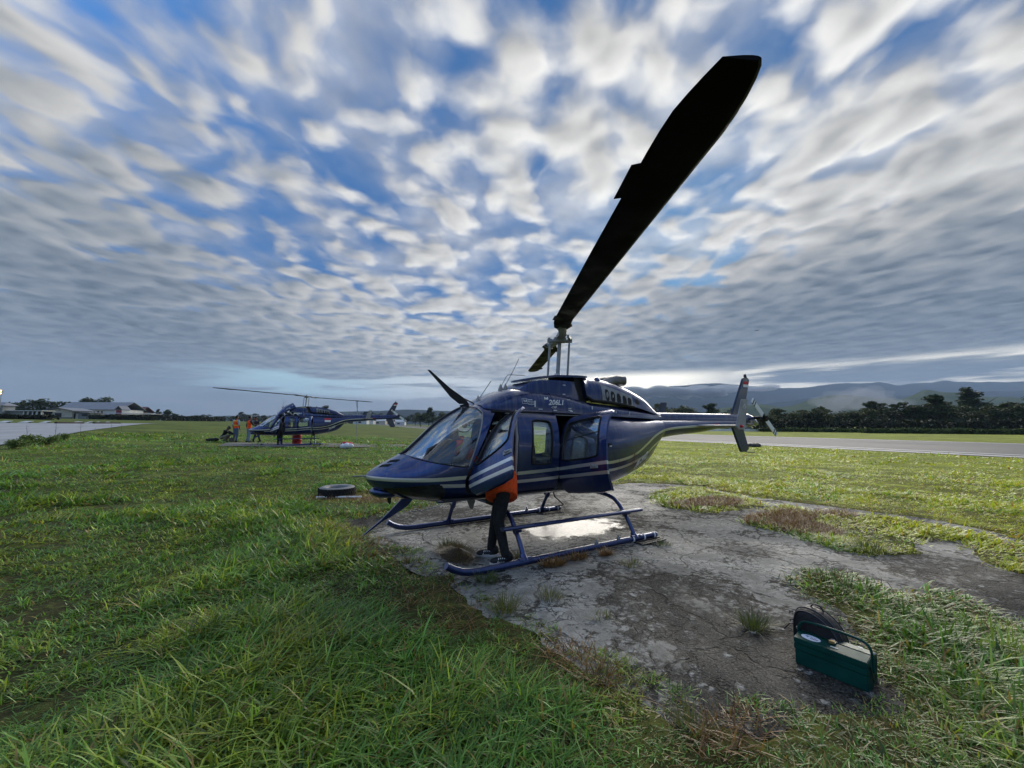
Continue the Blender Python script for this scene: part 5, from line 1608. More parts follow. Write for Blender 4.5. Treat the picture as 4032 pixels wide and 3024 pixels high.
G_BELT = "trees of the dark belt behind the runway"
belt = [  # photo column, depth, top row, kind, seed, width
    (2590, 190, 1592, 'layered', 1, 1.1), (2640, 205, 1600, 'round', 2, 1.2), (2700, 190, 1590, 'round', 3, 1.2), (2745, 200, 1612, 'round', 2, 1.3), (2790, 185, 1592, 'layered', 4, 1.2),
    (2880, 190, 1610, 'layered', 1, 1.0), (3035, 170, 1632, 'round', 3, 1.3), (3075, 160, 1612, 'layered', 4, 1.2), (3120, 165, 1622, 'round', 2, 1.2), (3160, 150, 1615, 'layered', 1, 1.1), (3215, 140, 1604, 'tall', 5, 1.3),
    (3262, 150, 1622, 'round', 2, 1.2), (3310, 145, 1628, 'round', 3, 1.3), (3355, 140, 1622, 'layered', 6, 1.2), (3408, 140, 1583, 'layered', 4, 1.0), (3450, 140, 1590, 'layered', 1, 1.0), (3500, 135, 1600, 'round', 3, 1.2),
    (3545, 130, 1587, 'layered', 6, 1.1), (3590, 130, 1590, 'round', 2, 1.1), (3645, 128, 1558, 'layered', 4, 1.1), (3690, 130, 1585, 'layered', 1, 1.2), (3740, 130, 1608, 'round', 3, 1.3),
    (3940, 115, 1590, 'round', 2, 1.2), (3975, 118, 1585, 'layered', 6, 1.2), (4020, 112, 1578, 'round', 3, 1.1), (4075, 112, 1560, 'layered', 4, 1.2), (4140, 115, 1585, 'round', 2, 1.2), (4220, 112, 1575, 'layered', 1, 1.2), (4310, 112, 1590, 'round', 3, 1.2)]
def tree_h(p, toprow, px):
    """height so that the crown's top lands on the photo row"""
    d = (p - CAM); depth = d.dot(Vector((FWD.x, FWD.y, 0)).normalized())
    hz = 1656.3 + (px + 2113) * .00411
    return CAM.z + (hz - toprow) / 1606.0 * depth - p.z
for k, (px, dep, top, kind, seed, wd) in enumerate(belt):
    p = at_depth(px, dep)
    tree("belt_tree", p, tree_h(p, top, px) * 1.0, kind, seed, "dark green tree in the unbroken belt behind the runway", group=G_BELT, wide=wd * 1.2, rot=k * 1.3, n=2300, size=.028)
for k in range(22):
    px = 3000 + k * 61; dep = 118 + (k * 29 % 40); p = at_depth(px, dep)
    tree("belt_tree", p, tree_h(p, 1628 - (k * 17 % 26) - (14 if px > 3600 else 0), px), ('round', 'layered', 'round')[k % 3], 2 + k % 3, "dark green tree in the unbroken belt behind the runway", group=G_BELT, wide=1.5, rot=k * 2.1, n=2300, size=.028)
def one(px, dep, top, kind, seed, wd, lab, nm="tree", group=None, **kw):
    p = at_depth(px, dep); return tree(nm, p, tree_h(p, top, px), kind, seed, lab, group=group, wide=wd, **kw)
one(3838, 150, 1530, 'tall', 8, 1.5, "tallest hazy tree of the belt, rising to a point near the right edge", n=2600, size=.03)
one(3790, 140, 1610, 'round', 2, 1.1, "lower dark tree just left of the tallest tree in the belt")
one(3880, 135, 1600, 'round', 3, 1.2, "lower dark tree just right of the tallest tree in the belt")
one(1660, 260, 1622, 'round', 2, 1.2, "dark round tree beyond the runway just left of the windscreen")
one(1705, 240, 1606, 'layered', 4, 1.0, "taller ragged tree beside the windscreen's left edge")
one(1745, 255, 1618, 'round', 3, 1.1, "dark tree seen through the top of the windscreen")
one(1800, 260, 1625, 'round', 2, 1.1, "dark tree seen through the middle of the windscreen")
one(1850, 250, 1630, 'layered', 6, 1.2, "low dark tree seen through the right side of the windscreen")
# left-hand trees by the buildings
one(178, 205, 1568, 'broad', 11, 1.55, "wide dark spreading tree behind the flat-roofed shed", n=3000, size=.04)
one(243, 208, 1570, 'broad', 12, 1.3, "dark spreading tree behind the cream building's gable", n=2400, size=.04)
one(373, 215, 1558, 'round', 13, 1.35, "rounded dark tree rising above the long grey roof", n=2200, size=.034)
one(30, 200, 1588, 'layered', 4, 1.2, "feathery tree at the far left edge behind the hut roof")
one(-40, 200, 1575, 'layered', 1, 1.2, "tree outside the left edge beyond the hut")
one(65, 205, 1590, 'tall', 5, 1.3, "thin dark conifer-like tree left of the spreading trees")
one(100, 205, 1602, 'round', 3, 1.4, "low round tree left of the spreading trees")
one(305, 220, 1585, 'round', 2, 1.2, "pale hazy tree peeping over the grey roof")
one(632, 190, 1612, 'layered', 4, .9, "left tree of the pair past the white canopy")
one(662, 195, 1610, 'round', 2, 1.1, "right tree of the pair past the white canopy")
one(690, 200, 1624, 'round', 3, 1.1, "short tree right of the pair past the white canopy")
one(500, 200, 1612, 'layered', 1, .8, "bare-looking tree behind the red roofed house")
# rows of low trees far away across the field
G_FAR = "low hazy trees far beyond the parked helicopter"
for k in range(46):
    px = 610 + k * 31 + (k * 37 % 17) - 8
    if 1290 < px < 1330: pass
    p = at_depth(px, 420 + (k * 53 % 130)); top = 1638 - (k * 29 % 16) + (6 if px < 900 else 0)
    tree("far_tree", p, max(tree_h(p, top, px), 4.0), ('round', 'layered')[k % 2], 2 + k % 3, "low hazy tree in the far row along the edge of the airfield", group=G_FAR, wide=1.5, n=1500)
# hedges
def hedge(name, px0, px1, dep0, dep1, hgt, label, n, dark=.8, thick=1.2):
    g = np.random.default_rng(int(abs(px0)) + 5)
    a = at_depth(px0, dep0); b = at_depth(px1, dep1); L = (b - a).length
    t = g.uniform(0, 1, n); P = np.array(a)[None] + (np.array(b - a))[None] * t[:, None]
    P[:, 2] = height(P[:, 0], P[:, 1]) + hgt * g.uniform(0, 1, n) ** .8 * (.8 + .4 * vnoise(t * L, t * 0, .25, 3))
    P[:, :2] += g.normal(0, thick * .5, (n, 2))
    s = g.uniform(.12, .34, n) * (1 + dep0 / 200)
    d1 = g.normal(0, 1, (n, 3)); d1 /= np.linalg.norm(d1, axis=1)[:, None]; d2 = np.cross(d1, g.normal(0, 1, (n, 3))); d2 /= np.linalg.norm(d2, axis=1)[:, None]
    V = np.stack([P - d1 * s[:, None], P + d2 * s[:, None] * .6, P + d1 * s[:, None], P - d2 * s[:, None] * .6], 1).reshape(-1, 3)
    C = np.ones((n, 4, 4), np.float32); C[:, :, :3] = lerp3(tuple(q * dark for q in (.02, .03, .01)), tuple(q * dark for q in (.05, .075, .02)), g.uniform(0, 1, n))[:, None, :]
    o = big_mesh(name, V, np.arange(n * 4).reshape(n, 4), 4, M_LEAF, attr={'tint': C.reshape(-1, 4)})
    return tag(o, label, "hedge")
hedge("hedge", 360, 610, 158, 160, 1.8, "dark clipped hedge in front of the white canopy", 2200, .6)
hedge("hedge", 640, 885, 170, 230, 2.2, "long dark hedge at the far edge of the field left of the second helicopter", 2600, .35)
hedge("hedge", 905, 1500, 330, 380, 3.0, "low scrub line far behind the second helicopter", 2600, .7)
hedge("scrub_bank", -160, 205, 92, 96, .9, "dark earthy scrub bank in front of the flat-roofed shed", 3400, .32)
hedge("scrub_bank", 2990, 3400, 122, 108, 1.0, "green weedy bank at the foot of the tree belt, left part", 2600, 1.7)
hedge("scrub_bank", 3400, 4300, 100, 84, 1.1, "green weedy bank at the foot of the tree belt, right part", 4600, 1.5)
hedge("scrub_bank", 2950, 4300, 128, 100, 3.4, "dark undergrowth filling the foot of the tree belt", 9000, .4, 3)
# weeds and bushes at the edge of the apron
def bush(px, row, h, lab, seed, wd=1.0, kind='bush'):
    p = ground_at(px, row); r = tree("weed_bush", p, h, kind, seed, lab, cat="bush", group="weed bushes along the edge of the apron", wide=wd, n=900, size=.06, dark=3.2); return r
bush(112, 1755, .62, "larger leafy weed bush at the left end of the apron's edge", 21, 1.2)
bush(192, 1752, .55, "dense weed bush right of the larger one at the apron's edge", 22, 1.0)
bush(250, 1735, .50, "small weed bush standing against the pale apron", 23, 1.0)
bush(60, 1768, .5, "low weed bush near the photo's left border", 21, 1.3)
def stalk(px, row, h, lab):
    p = ground_at(px, row); mb = MB(); a = px * .3
    mb.tube([(0, 0, 0), (.02 * cos(a), .02 * sin(a), h * .5), (.08 * cos(a), .08 * sin(a), h)], [.008, .006, .003], 5)
    for k in range(5): mb.tube([(.02, 0, h * (.5 + .09 * k)), (.02 + .10 * cos(a + k * 2), .10 * sin(a + k * 2), h * (.6 + .09 * k))], [.004, .002], 4)
    o = mb.build("dry_stalk", mat("dry_stalk", (.10, .08, .05), .9) if "dry_stalk" not in bpy.data.materials else bpy.data.materials["dry_stalk"]); o.location = p
    return tag(o, lab, "weed stalk", "dry weed stalks along the edge of the apron")
for px, row, h, lab in ((105, 1752, .9, "leaning dry weed stalk above the left weed bushes"), (215, 1742, 1.1, "thin tall dry weed stalk between the weed bushes"), (316, 1726, 1.15, "upright dry weed stalk alone against the apron"), (367, 1716, .55, "short dry weed stalk right of the upright one"), (438, 1702, .75, "dry weed stalk near the apron's right end"), (478, 1696, .7, "bushy-topped dry weed stalk at the apron's right end")):
    stalk(px, row, h, lab)

# ------------------------------------------------------------------ hills and mountains
def hill_mat(name, c0, c1, sc_):
    m = bpy.data.materials.new(name); m.use_nodes = True
    N = NT(m.node_tree); b = N.n['Principled BSDF']
    P = N.node('ShaderNodeNewGeometry').outputs['Position']
    N.put(b.inputs['Base Color'], N.mix(N.ss(N.noise(P, sc_, 6, 0.65), .35, .65), c0, c1)); b.inputs['Roughness'].default_value = 1.0; b.inputs['Specular IOR Level'].default_value = 0
    return m
def ridge(name, prof, D, m, rough, depth, seed):
    """prof: photo (column,row) crest line; a real range with front and back slopes at distance D"""
    xs = np.linspace(prof[0][0], prof[-1][0], 160)
    ys = np.interp(xs, [p[0] for p in prof], [p[1] for p in prof])
    V, F = [], []
    rows = np.linspace(-1, 1, 15)
    for x, yv in zip(xs, ys):
        hz = 1656.3 + (x + 2113) * .00411
        Hc = CAM.z + (hz - yv) / 1606.0 * D
        for r in rows:
            dep = D + r * depth
            q = at_depth(x, dep)
            sh = (1 - abs(r)) ** 1.15
            n_ = (fbm(np.array([q.x]), np.array([q.y]), 3.0 / depth, 5, seed)[0] - .5)
            z = Hc * sh * (1 + (n_ * rough * (1 - sh) * 2.2)) + n_ * rough * Hc * .10 * (sh > .9) - 4 * (1 - sh)
            V.append((q.x, q.y, z))
    k = len(rows)
    for i in range(len(xs) - 1):
        for j in range(k - 1): F.append((i * k + j, (i + 1) * k + j, (i + 1) * k + j + 1, i * k + j + 1))
    o = from_arrays(name, V, F, m, smooth=True)
    return tag(o, kind='structure')
Z7 = lambda L: [(2500 + .6926 * a, 1400 + .6926 * b) for a, b in L]
m_far = hill_mat("far_forest", (.020, .027, .026), (.032, .040, .034), .004)
m_mid = hill_mat("hill_grass", (.055, .075, .030), (.095, .115, .050), .008)
ridge("mountains", Z7([(-500, 275), (-200, 240), (0, 213), (100, 190), (200, 166), (300, 162), (400, 156), (480, 155), (560, 165), (700, 180), (850, 182), (1000, 175), (1100, 166), (1200, 157), (1300, 158), (1400, 150), (1450, 158), (1500, 170), (1600, 160), (1700, 153), (1780, 138), (1840, 146), (1900, 143), (2000, 150), (2212, 145), (2500, 140), (2900, 160)]), 4200, m_far, .9, 1100, 3)
ridge("mountains", Z7([(-300, 300), (0, 262), (60, 250), (130, 238), (200, 240), (250, 243), (310, 256), (400, 262), (480, 268), (600, 276), (700, 280), (850, 262), (1000, 240), (1150, 230), (1400, 235), (1700, 215), (2212, 200), (2600, 205)]), 3000, m_far, .9, 700, 8)
ridge("hills", Z7([(380, 330), (480, 300), (560, 292), (640, 280), (700, 272), (760, 282), (820, 292), (890, 285), (950, 264), (1020, 242), (1100, 225), (1180, 221), (1250, 226), (1350, 238), (1450, 246), (1520, 250), (1580, 228), (1650, 195), (1690, 196), (1750, 206), (1830, 208), (1900, 212), (1960, 228), (2030, 238), (2120, 234), (2212, 242), (2500, 240), (2800, 260)]), 1500, m_mid, .7, 420, 5)
ridge("hills", [(-900, 1652), (0, 1640), (500, 1645), (800, 1643), (900, 1636), (1000, 1640), (1150, 1632), (1300, 1622), (1400, 1620), (1500, 1618), (1600, 1612), (1750, 1618), (1900, 1622), (2100, 1630), (2400, 1640), (2600, 1655)], 2300, m_far, .4, 500, 9)
# ------------------------------------------------------------------ second helicopter (same type, further away)
HELI2 = copy_tree(HELI)
HELI2.name = "helicopter"
HELI2.location = (1.48, -24.251, .331); HELI2.rotation_euler = (radians(1.912), radians(.941), radians(.755))
tag(HELI2, "farther navy blue helicopter with a red and white flag and raised cowling, parked on grass", "helicopter", "blue helicopters parked on the airfield")
k2 = {}
for c in children_of(HELI2): k2.setdefault(c.name.split('.')[0], []).append(c)
d_front, d_rear = sorted(k2['door'], key=lambda c: -sum(v.co.x for v in c.data.vertices) / len(c.data.vertices))
d_front.matrix_local = rot_about((1.971, .66, .93), (-.36, -.03, .709), radians(-62))
d_rear.matrix_local = rot_about((.50, .66, .9), (-.10, 0, 1), radians(-38))
RM2 = rotor_matrix(radians(27), radians(2.3))
for c in k2['rotor_hub'] + k2['pitch_horn']: c.matrix_local = RM2
for i, c in enumerate(sorted(k2['rotor_blade'], key=lambda c: c.name)):
    c.matrix_local = RM2 @ Matrix.Rotation(pi * i, 4, 'Z')
for c in k2['forward_cowling']:
    c.matrix_local = rot_about((1.52, 0, 1.93), (0, 1, 0), radians(30))
for c in k2.get('lettering', []) + k2.get('emblem_frame', []) + k2.get('white_bar', []):
    if sum((c.data.vertices[i].co.x for i in range(3))) / 3 > .46: c.matrix_local = rot_about((1.52, 0, 1.93), (0, 1, 0), radians(30))
for c in k2.get('whip_aerial', []) + k2.get('dome_aerial', []):
    c.matrix_local = rot_about((1.52, 0, 1.93), (0, 1, 0), radians(30))
for c in k2['wire_cutter']:
    if sum(v.co.z for v in c.data.vertices) / len(c.data.vertices) > 1.5:
        for b in children_of(c): bpy.data.objects.remove(b)
        bpy.data.objects.remove(c)
mb = MB(); g = random.Random(3)
for _ in range(26):
    mb.box((g.uniform(.55, 1.3), g.uniform(-.35, .35), g.uniform(1.93, 2.08)), (g.uniform(.05, .16), g.uniform(.05, .14), g.uniform(.05, .14)), mi=g.choice((0, 0, 1)))
mb.build("transmission_gear", [M_DARK, M_GREYP], HELI2)
mb = MB(); mb.prism([(-1.12, 1.70), (-1.12, 1.575), (-1.50, 1.575), (-1.50, 1.70)], lambda a, b, d: (a, body_y(a, b, .004 + d), b), 0, .002); mb.build("flag_red", M_RED, HELI2)
mb = MB(); mb.prism([(-1.12, 1.574), (-1.12, 1.45), (-1.50, 1.45), (-1.50, 1.574)], lambda a, b, d: (a, body_y(a, b, .004 + d), b), 0, .002); mb.build("flag_white", M_WHITE, HELI2)
# its concrete strip
pts2 = [(5.9, -22.0), (5.6, -25.8), (-1.5, -26.6), (-5.4, -25.8), (-5.6, -22.6), (0, -21.9)]
conc2 = asphalt_material("far_pad_concrete", (.13, .125, .11), (.22, .21, .185))
def draped(name, poly, m, up):
    bm = bmesh.new(); vs = [bm.verts.new((p[0], p[1], 0)) for p in poly]
    bmesh.ops.triangle_fill(bm, use_beauty=True, use_dissolve=False, edges=[bm.edges.new((vs[i], vs[(i + 1) % len(vs)])) for i in range(len(vs))])
    for _ in range(4): bmesh.ops.subdivide_edges(bm, edges=[e for e in bm.edges if e.calc_length() > .7], cuts=1, use_grid_fill=True)
    bmesh.ops.triangulate(bm, faces=bm.faces)
    for v in bm.verts: v.co.z = H(v.co.x, v.co.y) + up
    for f in bm.faces:
        f.normal_update()
        if f.normal.z < 0: f.normal_flip()
    me = bpy.data.meshes.new(name); bm.to_mesh(me); bm.free(); me.materials.append(m)
    return tag(link(bpy.data.objects.new(name, me)), kind='structure')
draped("concrete_strip", pts2, conc2, .05)

# ------------------------------------------------------------------ people
SKIN = mat("brown_skin", (.16, .085, .055), .55)
def cloth(n, c, r=.8): return bpy.data.materials.get(n) or mat(n, c, r, noise=(30, .25, 3))
C_BLACK = cloth("black_cloth", (.008, .008, .009)); C_ORANGE = cloth("orange_jacket", (.95, .10, .012)); C_JEANS = cloth("blue_jeans", (.10, .15, .23)); C_JEANS2 = cloth("pale_jeans", (.22, .28, .33))
C_YEL = cloth("yellow_band", (.80, .60, .05)); C_SHIRT = cloth("pale_blue_shirt", (.30, .42, .45)); C_DKSH = cloth("dark_shirt", (.02, .022, .028)); C_KHAKI = cloth("khaki_trousers", (.20, .17, .12))
C_HAIR = cloth("black_hair", (.006, .005, .005)); C_CAP = cloth("grey_cap", (.38, .38, .37)); C_SHOE = cloth("black_shoe", (.010, .010, .011), .6); C_SOLE = cloth("pale_sole", (.42, .41, .38))
def capsule(mb, a, b, ra, rb, n=12, mi=0):
    a, b = Vector(a), Vector(b); d = (b - a); L = d.length; d.normalize()
    pts, rs = [], []
    for t in (-1, -.85, -.5): pts.append(a + d * (t * ra)); rs.append(ra * max(sqrt(1 - t * t), .02))
    for t in (0, .33, .66, 1.0): pts.append(a + d * (L * t)); rs.append(ra + (rb - ra) * t)
    for t in (.5, .85, 1): pts.append(b + d * (t * rb)); rs.append(rb * max(sqrt(1 - t * t), .02))
    mb.tube(pts, rs, n, mi)
def ellip(mb, c, r, rot=None, n=14, mi=0):
    V, F = [], []
    m_ = 9
    for i in range(m_ + 1):
        t = pi * i / m_
        for k in range(n):
            p = Vector((r[0] * sin(t) * cos(2 * pi * k / n) + 1e-5 * cos(2 * pi * k / n), r[1] * sin(t) * sin(2 * pi * k / n) + 1e-5 * sin(2 * pi * k / n), r[2] * cos(t)))
            if rot is not None: p = rot @ p
            V.append(p + Vector(c))
    for i in range(m_):
        for k in range(n): F.append((i * n + k, (i + 1) * n + k, (i + 1) * n + (k + 1) % n, i * n + (k + 1) % n))
    F.append(tuple(range(n))); F.append(tuple(range(m_ * n, m_ * n + n))[::-1])
    mb.add(V, F, mi, True)
def fused(mb, name, m, parent, voxel=.014, it=2):
    """one continuous surface out of overlapping solids"""
    o = mb.build("tmp", [m])
    r = o.modifiers.new("r", 'REMESH'); r.mode = 'VOXEL'; r.voxel_size = voxel
    s = o.modifiers.new("s", 'SMOOTH'); s.iterations = it; s.factor = .5
    dg = bpy.context.evaluated_depsgraph_get(); dg.update()
    me = bpy.data.meshes.new_from_object(o.evaluated_get(dg)); me.name = name
    d = o.data; bpy.data.objects.remove(o); bpy.data.meshes.remove(d)
    me.materials.clear(); me.materials.append(m); me.shade_smooth()
    return link(bpy.data.objects.new(name, me), parent)
BASE = dict(pelvis=(0, 0, .92), chest=(.01, 0, 1.28), neck=(.0, 0, 1.47), head=(.02, 0, 1.60),
            shL=(0, .18, 1.40), elL=(-.02, .25, 1.13), wrL=(.04, .26, .88), shR=(0, -.18, 1.40), elR=(-.02, -.25, 1.13), wrR=(.04, -.26, .88),
            hiL=(0, .09, .90), knL=(.02, .10, .49), anL=(-.02, .11, .09), hiR=(0, -.09, .90), knR=(.02, -.10, .49), anR=(-.02, -.11, .09), yawL=0.1, yawR=-.1, face=0.0)
def person(loc, yaw, label, pose=None, top=None, vest=None, legs=C_JEANS, sleeves=True, hat=None, shoes=True, voxel=.016, bands=True, group=None, stripes=False, hem=.06):
    J = dict(BASE); J.update(pose or {})
    v = {k: Vector(p) for k, p in J.items() if isinstance(p, tuple)}
    root = empty("person", loc, (0, 0, yaw))
    up = (v['chest'] - v['pelvis']).normalized()
    side = (v['shL'] - v['shR']).normalized(); fw = side.cross(up).normalized()
    R = Matrix((fw, side, up)).transposed()
    b = MB()
    # torso, neck, head with brow, nose, chin and ears
    ellip(b, v['pelvis'], (.105, .150, .13), R); ellip(b, (v['pelvis'] + v['chest']) / 2, (.095, .130, .17), R); ellip(b, v['chest'], (.108, .158, .17), R)
    capsule(b, v['chest'] + up * .12, v['neck'] + (v['head'] - v['neck']) * .3, .062, .052)
    hd = (v['head'] - v['neck']).normalized()
    fa = Matrix.Rotation(J['face'], 3, hd) @ fw; fa = (fa - hd * fa.dot(hd)).normalized(); si = hd.cross(fa)
    HR = Matrix((fa, si, hd)).transposed(); hc = v['head'] + hd * .02
    ellip(b, hc, (.095, .076, .112), HR); ellip(b, hc + fa * .045 - hd * .075, (.05, .048, .045), HR); ellip(b, hc + fa * .098 - hd * .012, (.018, .014, .026), HR)
    ellip(b, hc + fa * .085 + hd * .03, (.022, .055, .015), HR); ellip(b, hc + fa * .086 - hd * .058, (.016, .026, .010), HR)
    for s in (1, -1): ellip(b, hc + si * (.078 * s) - fa * .01, (.022, .012, .032), HR)
    for S in 'LR':
        capsule(b, v['sh' + S], v['el' + S], .052, .041); capsule(b, v['el' + S], v['wr' + S], .040, .028); ellip(b, v['sh' + S], (.062, .062, .062))
        # hand: palm, four unequal curled fingers and a thumb
        d = (v['wr' + S] - v['el' + S]).normalized(); pn = d.cross(Vector((0, 0, 1)) if abs(d.z) < .9 else fw).normalized(); q = d.cross(pn).normalized()
        pc = v['wr' + S] + d * .05; ellip(b, pc, (.045, .040, .018), Matrix((d, q, pn)).transposed())
        for i, (o, L) in enumerate(((-.030, .062), (-.010, .074), (.010, .070), (.029, .054))):
            s0 = pc + d * .035 + q * o; s1 = s0 + d * (L * .55); s2 = s1 + (d * .7 + pn * .7) * (L * .45)
            capsule(b, s0, s1, .0105, .0095, 8); capsule(b, s1, s2, .0095, .008, 8)
        t0 = pc - d * .015 - q * .035; t1 = t0 + (d * .6 - q * .8) * .035; t2 = t1 + (d * .95 + pn * .3) * .03
        capsule(b, t0, t1, .013, .011, 8); capsule(b, t1, t2, .011, .009, 8)
        capsule(b, v['hi' + S], v['kn' + S], .082, .056); capsule(b, v['kn' + S], v['an' + S], .056, .038)
        y_ = J['yaw' + S]; f = Vector((cos(y_), sin(y_), 0)); capsule(b, v['an' + S] - Vector((0, 0, .04)), v['an' + S] + f * .13 - Vector((0, 0, .055)), .036, .028)
    fused(b, "body", SKIN, root, voxel * .8)
    # trousers
    t = MB(); ellip(t, v['pelvis'], (.118, .163, .12), R)
    for S in 'LR': capsule(t, v['hi' + S], v['kn' + S], .096, .071); capsule(t, v['kn' + S], v['an' + S] + Vector((0, 0, .02)), .071, .056)
    fused(t, "trousers", legs, root, voxel)
    def torso(r, arms, low=0.0):
        m = MB(); ellip(m, v['pelvis'] + up * (.10 - low), (.118 * r, .165 * r, .13), R); ellip(m, (v['pelvis'] + v['chest']) / 2, (.108 * r, .146 * r, .19), R); ellip(m, v['chest'] + up * .01, (.122 * r, .174 * r, .175), R)
        ellip(m, v['chest'] + up * .10, (.10 * r, .165 * r, .075), R)
        if low > .1:
            m.lathe([(.001, -.15), (1.06, -.15), (1.04, -.02), (1.0, .14), (.001, .14)], (0, 0, 0), 24)
            k = len(m.V) - 5 * 24
            m.V[k:] = [tuple(v['pelvis'] + fw * (p_[0] * .178 * r + .025) + side * (p_[1] * .212 * r) + Vector((0, 0, p_[2]))) for p_ in m.V[k:]]
        if arms:
            for S in 'LR': capsule(m, v['sh' + S], v['el' + S], .068 * r, .053 * r); capsule(m, v['el' + S], v['el' + S].lerp(v['wr' + S], .95 if arms > 1 else .1), .052 * r, .042 * r)
        return m
    if top: fused(torso(1.0, 2 if sleeves else 1, hem), "shirt", top, root, voxel)
    if vest:
        vo = fused(torso(1.09, 0, hem), "vest", vest, root, voxel)
        if bands:
            for z in (-.16, .12):
                m = MB(); c = v['chest'] + up * (z - .02); rr = (.139, .192) if z > -.1 else (.129, .176)
                m.lathe([(1, -.024), (1.012, 0), (1, .024)], (0, 0, 0), 24)
                m.V = [tuple(c + fw * (p[0] * rr[0]) + side * (p[1] * rr[1]) + up * p[2]) for p in m.V]
                m.build("reflective_band", C_YEL, root)
    h = MB()
    if hat is None:
        ellip(h, hc + hd * .028 - fa * .018, (.098, .084, .096), HR); fused(h, "hair", C_HAIR, root, voxel * .8)
    else:
        ellip(h, hc + hd * .040 - fa * .006, (.106, .090, .086), HR); ellip(h, hc + hd * .055 + fa * .10, (.075, .07, .012), HR); fused(h, "cap", hat, root, voxel * .8)
    if shoes:
        for S in 'LR':
            y_ = J['yaw' + S]; f = Vector((cos(y_), sin(y_), 0)); s_ = Vector((-sin(y_), cos(y_), 0)); a = v['an' + S]; SR = Matrix((f, s_, Vector((0, 0, 1)))).transposed(); gz = a.z - .09
            m = MB(); g0 = Vector((a.x, a.y, gz))
            ellip(m, g0 + f * .045 + Vector((0, 0, .050)), (.145, .050, .038), SR); ellip(m, g0 + f * .13 + Vector((0, 0, .042)), (.062, .048, .032), SR); ellip(m, g0 - f * .03 + Vector((0, 0, .085)), (.070, .046, .062), SR)
            so = fused(m, "shoe", C_SHOE, root, voxel * .6)
            m = MB(); m.lathe([(1, -.002), (1.02, .012), (1, .028), (.001, .028)], (0, 0, 0), 20)
            m.V = [tuple(g0 + f * (.045 + p[0] * .150) + s_ * (p[1] * .052) + Vector((0, 0, max(p[2], 0)))) for p in m.V]
            m.build("sole", C_SOLE if stripes else C_SHOE, so)
            if stripes:
                for k in range(4):
                    for sd in (1, -1):
                        m = MB(); o_ = g0 + f * (.03 + .024 * k) + s_ * (sd * .043)
                        m.tube([o_ + Vector((0, 0, .032)), o_ - f * .014 + s_ * (-sd * .010) + Vector((0, 0, .082))], .0055, 6); m.build("white_stripe", M_WHITE, so)
    return tag(root, label, "person", group)

person((1.55, .80, 0), radians(-25), "person in an orange jacket and black trousers half hidden behind the open front door",
       dict(pelvis=(-.04, -.02, .90), chest=(-.06, -.18, 1.20), neck=(-.08, -.29, 1.36), head=(-.07, -.37, 1.47), shL=(-.06, -.08, 1.38), shR=(-.06, -.38, 1.21), elL=(.12, -.12, 1.18), wrL=(.30, -.25, 1.08), elR=(.10, -.50, 1.04), wrR=(.32, -.52, 1.0),
            hiL=(-.04, .075, .88), hiR=(-.04, -.10, .88), knL=(.03, .08, .48), knR=(.05, -.09, .48), anL=(-.05, .15, .09), anR=(.10, -.15, .09)),
       top=C_ORANGE, vest=C_ORANGE, legs=C_BLACK, voxel=.012, bands=False, stripes=True, hem=.15)
person((1.36, -.34, .76), radians(4), "person in an orange vest and pale cap sitting in the cockpit, seen through the windscreen",
       dict(pelvis=(.0, 0, .33), chest=(.22, 0, .56), neck=(.30, 0, .72), head=(.36, 0, .81), shL=(.20, .17, .67), shR=(.20, -.17, .67), elL=(.33, .22, .44), wrL=(.50, .12, .38), elR=(.33, -.2, .44), wrR=(.50, -.12, .38),
            hiL=(.02, .09, .30), hiR=(.02, -.09, .30), knL=(.42, .11, .34), knR=(.42, -.11, .34), anL=(.44, .11, .09), anR=(.44, -.11, .09)),
       top=cloth("cream_shirt", (.42, .38, .30)), vest=C_ORANGE, hat=C_CAP, legs=C_JEANS, voxel=.014)
def gpt(px, depth): return at_depth(px, depth)
def stand(px, depth, face_to_photo_right, label, **kw):
    """yaw measured from pointing right in the photo, anticlockwise seen from above"""
    p = gpt(px, depth); yaw = atan2(RH[1], RH[0]) + face_to_photo_right
    return person(p, yaw, label, voxel=.02, **kw)
stand(937, 26.6, radians(75), "person seen from behind in an orange vest with yellow bands, left of the second helicopter", top=C_SHIRT, sleeves=False, vest=C_ORANGE, legs=C_JEANS)
stand(988, 26.9, radians(60), "person in a plain orange vest and pale jeans, standing at the second helicopter's nose", top=C_DKSH, vest=C_ORANGE, bands=False, legs=C_JEANS2,
      pose=dict(elR=(.12, -.27, 1.16), wrR=(.36, -.22, 1.14)))
stand(1018, 27.6, radians(-125), "person in dark clothes leaning with one arm on the second helicopter's nose", top=C_DKSH, legs=C_BLACK,
      pose=dict(anL=(-.18, .16, .09), anR=(.12, -.14, .09), knL=(-.06, .13, .49), elR=(.22, -.26, 1.22), wrR=(.46, -.2, 1.14), chest=(.05, 0, 1.27), neck=(.07, 0, 1.46), head=(.10, 0, 1.59)))
pD = HELI2.matrix_basis @ Vector((1.42, .80, 0)); person((pD.x, pD.y, H(pD.x, pD.y)), radians(-60), "person whose black trousers show below the second helicopter's open front door", top=C_DKSH, legs=C_BLACK, voxel=.02)
stand(893, 26.4, radians(10), "person in black crouching on the ground at the far left of the group", top=C_BLACK, legs=C_KHAKI, hat=cloth("dark_cap", (.05, .05, .045)),
      pose=dict(pelvis=(-.12, 0, .30), chest=(.06, 0, .62), neck=(.13, 0, .80), head=(.22, 0, .90), shL=(.08, .18, .73), shR=(.08, -.18, .73), elL=(.34, .20, .58), wrL=(.58, .14, .52), elR=(.34, -.20, .58), wrR=(.56, -.14, .50),
                hiL=(-.12, .10, .28), hiR=(-.12, -.10, .28), knL=(.26, .16, .46), knR=(.24, -.16, .44), anL=(.06, .15, .09), anR=(.04, -.15, .09)))

